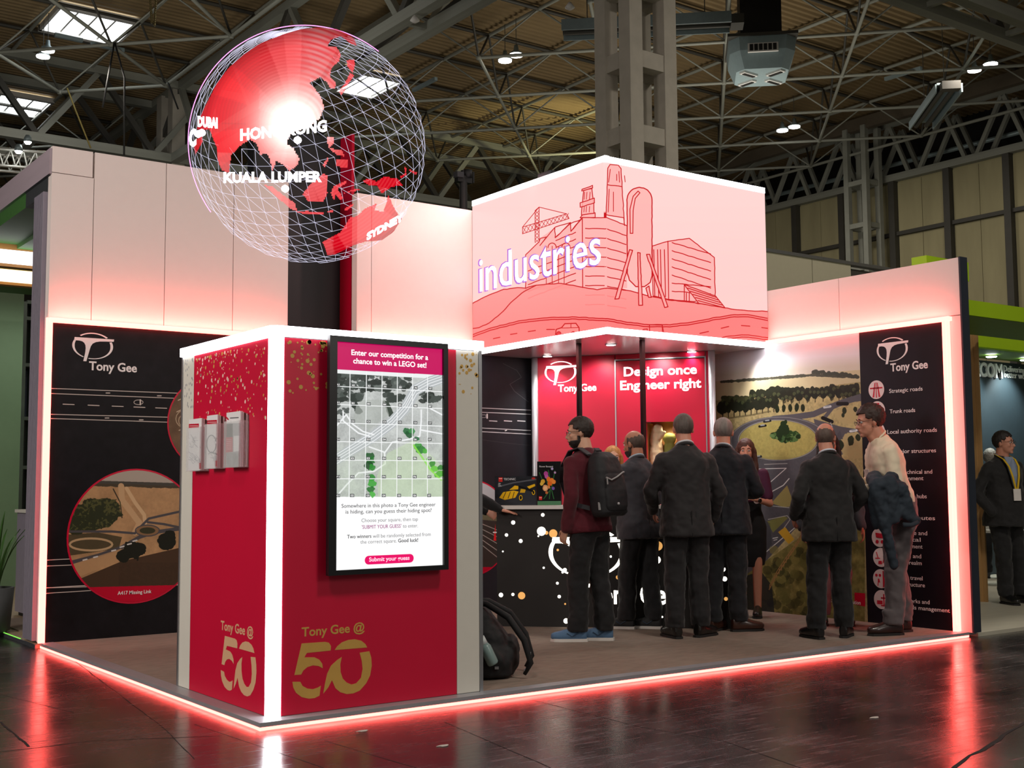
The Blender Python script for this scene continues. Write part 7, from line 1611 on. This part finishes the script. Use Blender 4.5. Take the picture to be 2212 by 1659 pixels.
pl_ = thing('potted_plant', 'green spiky plant leaf tips at the left edge', 'plant', (on_axis(-12, 1180, 1, 5.2)[0], 5.2, .03)); px0 = pl_.location; lm_ = pm('leaf_green', '3f6a2c', .5, var=.2)
lathe('pot', [(.10, 0), (.14, .02), (.17, .38), (.15, .38), (.14, .34)], tuple(px0), pm('pot_grey', '55585a', .7), pl_, 20)
for k in range(14):
    a = k*2.4; L = .55+.25*((k*7) % 5)/5; V = []; Fc = []
    for i in range(7):
        f = i/6; r = .04+.20*f**1.5; z = .36+L*1.1*f-.12*f**3; w = .018*(1-f)**.5+.001; cx, cy = px0[0]+r*cos(a), px0[1]+r*sin(a)
        V += [(cx-w*sin(a), cy+w*cos(a), z), (cx+.004*cos(a), cy+.004*sin(a), z-.004), (cx+w*sin(a), cy-w*cos(a), z)]
        if i: n0 = 3*i-3; Fc += [(n0, n0+1, n0+4, n0+3), (n0+1, n0+2, n0+5, n0+4)]
    mesh('leaf', V, Fc, lm_, pl_)
spot('left_stand_lamp', (1.5, 8.5, 3.5), (1.2, 10, 1.0), 60, (.95, 1, .85), 130, .6, .2)
# desk end beside the slats
dk_ = thing('side_desk', 'small lilac grey cupboard standing right behind the slatted end', 'cupboard', (.15, 4.9, .03)); P0 = on_axis(52, 1335, 2, .03)
box('carcass', (P0[0], P0[1], .07), (P0[0]+.5, P0[1]+.35, 1.02), slat, dk_); box('plinth', (P0[0]+.03, P0[1]+.02, .03), (P0[0]+.47, P0[1]+.33, .07), black_m, dk_); box('top', (P0[0]-.02, P0[1]-.02, 1.02), (P0[0]+.52, P0[1]+.37, 1.05), cream, dk_)
# ---- neighbour on the right
rn = thing('neighbour_stand', 'lime green and slate stand with timber fins to the right', 'exhibition stand', (9.5, 3, 0)); lime = pm('lime_green', 'a3c915', .5, var=.03); slate = pm('slate_wall', '2b3940', .6, var=.12)
box('stand_floor', (LX+.12, 0, 0), (16, 5.2, .03), pm('pale_grey_floor', 'b5b1a0', .5, var=.15, scale=4, stretch=(1, 5, 1)), rn)
Y1 = 3.6
box('slate_wall', (LX+.5, Y1, .03), (16, Y1+.1, 2.9), slate, rn)
# lime portal beam: near one and a far one
n0 = on_axis(2082, 646, 0, LX+.6); zb0, zb1 = on_axis(2200, 700, 1, .6)[2], on_axis(2200, 662, 1, .6)[2]
PT = Plane((0, .55, 0), (1, 0, 0), (0, -1, 0)); a = PT.st(2083, 679); b = PT.st(2083, 646); c = PT.st(2212, 693); d_ = PT.st(2212, 664)
box('beam', (LX+.45, .55, a[1]), (14, .75, b[1]), lime, rn); box('beam_soffit', (LX+.45, .56, a[1]-.004), (14, float(on_axis(2150, 728, 2, a[1])[1]), a[1]), pm('green_under', '5f8418', .6), rn)
P2 = Plane((0, 2.9, 0), (1, 0, 0), (0, -1, 0)); a = P2.st(2155, 753); b = P2.st(2155, 726); zs2 = a[1]
box('beam', (LX+.45, 2.9, a[1]), (16, 3.1, b[1]), lime, rn); box('beam_soffit', (LX+.45, 2.9, a[1]-.02), (16, 3.6, a[1]-.001), pm('green_under', '5f8418', .6), rn)
e0_, e1_ = RIGHT.st(2083, 563), 0; P3 = Plane((0, .35, 0), (1, 0, 0), (0, -1, 0)); a = P3.st(2080, 606); b = P3.st(2080, 565); c = P3.st(2093, 590)
box('beam_end', (LX+.11, .35, a[1]), (c[0], .5, b[1]), lime, rn)
for k, (u, l) in enumerate(((2141, 0), (2214, 1))):
    P = on_axis(u, 754, 1, 2.95+.3); P[2] = zs2-.045; lathe('downlight', [(.07, 0), (.06, -.012)], (P[0], P[1], P[2]), em('downlight_glow_cool', (.9, 1, 1), 12), rn, 18); spot('stand_downlight', (P[0], P[1], P[2]-.03), (P[0], P[1]+.30, 2.2), 90, (.9, 1, .98), 100, .7, .04)
SP = Plane((0, Y1, 0), (1, 0, 0), (0, -1, 0))
ptext('lettering', 'AECOM', SP, (2087, 812), (2162, 815), 29, 0, pm('raised_white', 'f2f4f3', .5, var=.02), rn, bold=.03, depth=.03)
ptext('lettering', 'Delivering a', SP, (2167, 803), (2221, 806), 13, 0, pm('raised_white', 'f2f4f3', .5), rn, bold=.0, depth=.012); ptext('lettering', 'better world', SP, (2168, 816), (2225, 819), 13, 0, pm('raised_white', 'f2f4f3', .5), rn, bold=.0, depth=.012)
oak = pm('oak_fin', 'b08a58', .6, var=.2, scale=8, stretch=(1, 1, .1)); oakd = pm('oak_dark', '5d4526', .7)
fn = thing('timber_fins', 'oak fins standing against the slate end post of the right wall', 'screen', (7, .9, .03))
f0 = on_axis(2112, 1300, 2, .03); ztop = Plane((0, f0[1], 0), (1, 0, 0), (0, -1, 0)).st(2090, 692)[1]
for k, u in enumerate((2104, 2114, 2124, 2134)):
    P = on_axis(u, 1299+k*.5, 2, .03); box('fin', (P[0]-.012, P[1], .03), (P[0]+.012, P[1]+.14, ztop), oak, fn)
box('back_board', (on_axis(2104, 1299, 2, .03)[0], f0[1]+.10, .03), (on_axis(2134, 1300, 2, .03)[0], f0[1]+.13, ztop-.02), oakd, fn)
# chair and seated people behind the man with the lanyard
def chair(label, P, rot):
    t = thing('bar_chair', label, 'chair', (P[0], P[1], .03), rot, local=True); cm_ = pm('chair_white', 'd3d3cb', .5, var=.03)
    for x in (-.19, .19):
        for y in (-.19, .19): V, Fc = tubev([(x*1.15, y*1.15, 0), (x*.9, y*.9, .62)], .013, 6); mesh('leg', V, Fc, cm_, t)
    for y in (-.2, .2): V, Fc = tubev([(-.2, y, .25), (.2, y, .25)], .009, 6); mesh('stretcher', V, Fc, cm_, t)
    mesh('seat', boxv((-.21, -.21, .62), (.21, .21, .65)), BOXF, cm_, t)
    V, Fc = pr_loft([(Vector((-.2, 0, .65)), .015, .2, (0, 0, 1)), (Vector((-.23, 0, .80)), .012, .21, (0, 0, 1)), (Vector((-.26, 0, .98)), .01, .19, (0, 0, 1))]); mesh('backrest', V, Fc, cm_, t)
    return t
cp_ = floorpt(2150, 1262, .03); chair('white high chair with splayed legs left of the man with the yellow lanyard', cp_, radians(200))
cp2 = floorpt(2226, 1262, .03); chair('white high chair partly behind the man with the yellow lanyard', cp2, radians(160))
sp_ = floorpt(2140, 1252, .03); sp_ = (sp_[0]+.25, sp_[1]+.1)
person('grey haired seated person whose head shows left of the man with the lanyard', (sp_[0], sp_[1]), 40, 1.66, skin='c', hair=('swept', '8d8980'), top=('jacket', '26262a'), bottom=('trousers', '1c1c20'), seated=False, pz=-.22+.25, voxel=.009)
# small litter on the dark floor
lt = pm('litter_pale', 'a9a39c', .8)
for k, ((u, v), l) in enumerate([((784, 1580), 'small pale scrap on the dark floor below the kiosk'), ((958, 1612), 'pale curl of tape on the floor right of the kiosk reflection'), ((1890, 1551), 'worn pale patch of tape on the floor at right')]):
    x, y = gp(u, v); V = [(x+.03*cos(a)*(1+.4*sin(3*a)), y+.018*sin(a), .0015) for a in np.linspace(0, 2*pi, 10)[:-1]]; V2 = [(a, b, .004) for a, b, c in V]
    tag(mesh('scrap', V+V2, [tuple(range(9))[::-1], tuple(range(9, 18))]+[(i, (i+1) % 9, (i+1) % 9+9, i+9) for i in range(9)], lt), l, 'litter')
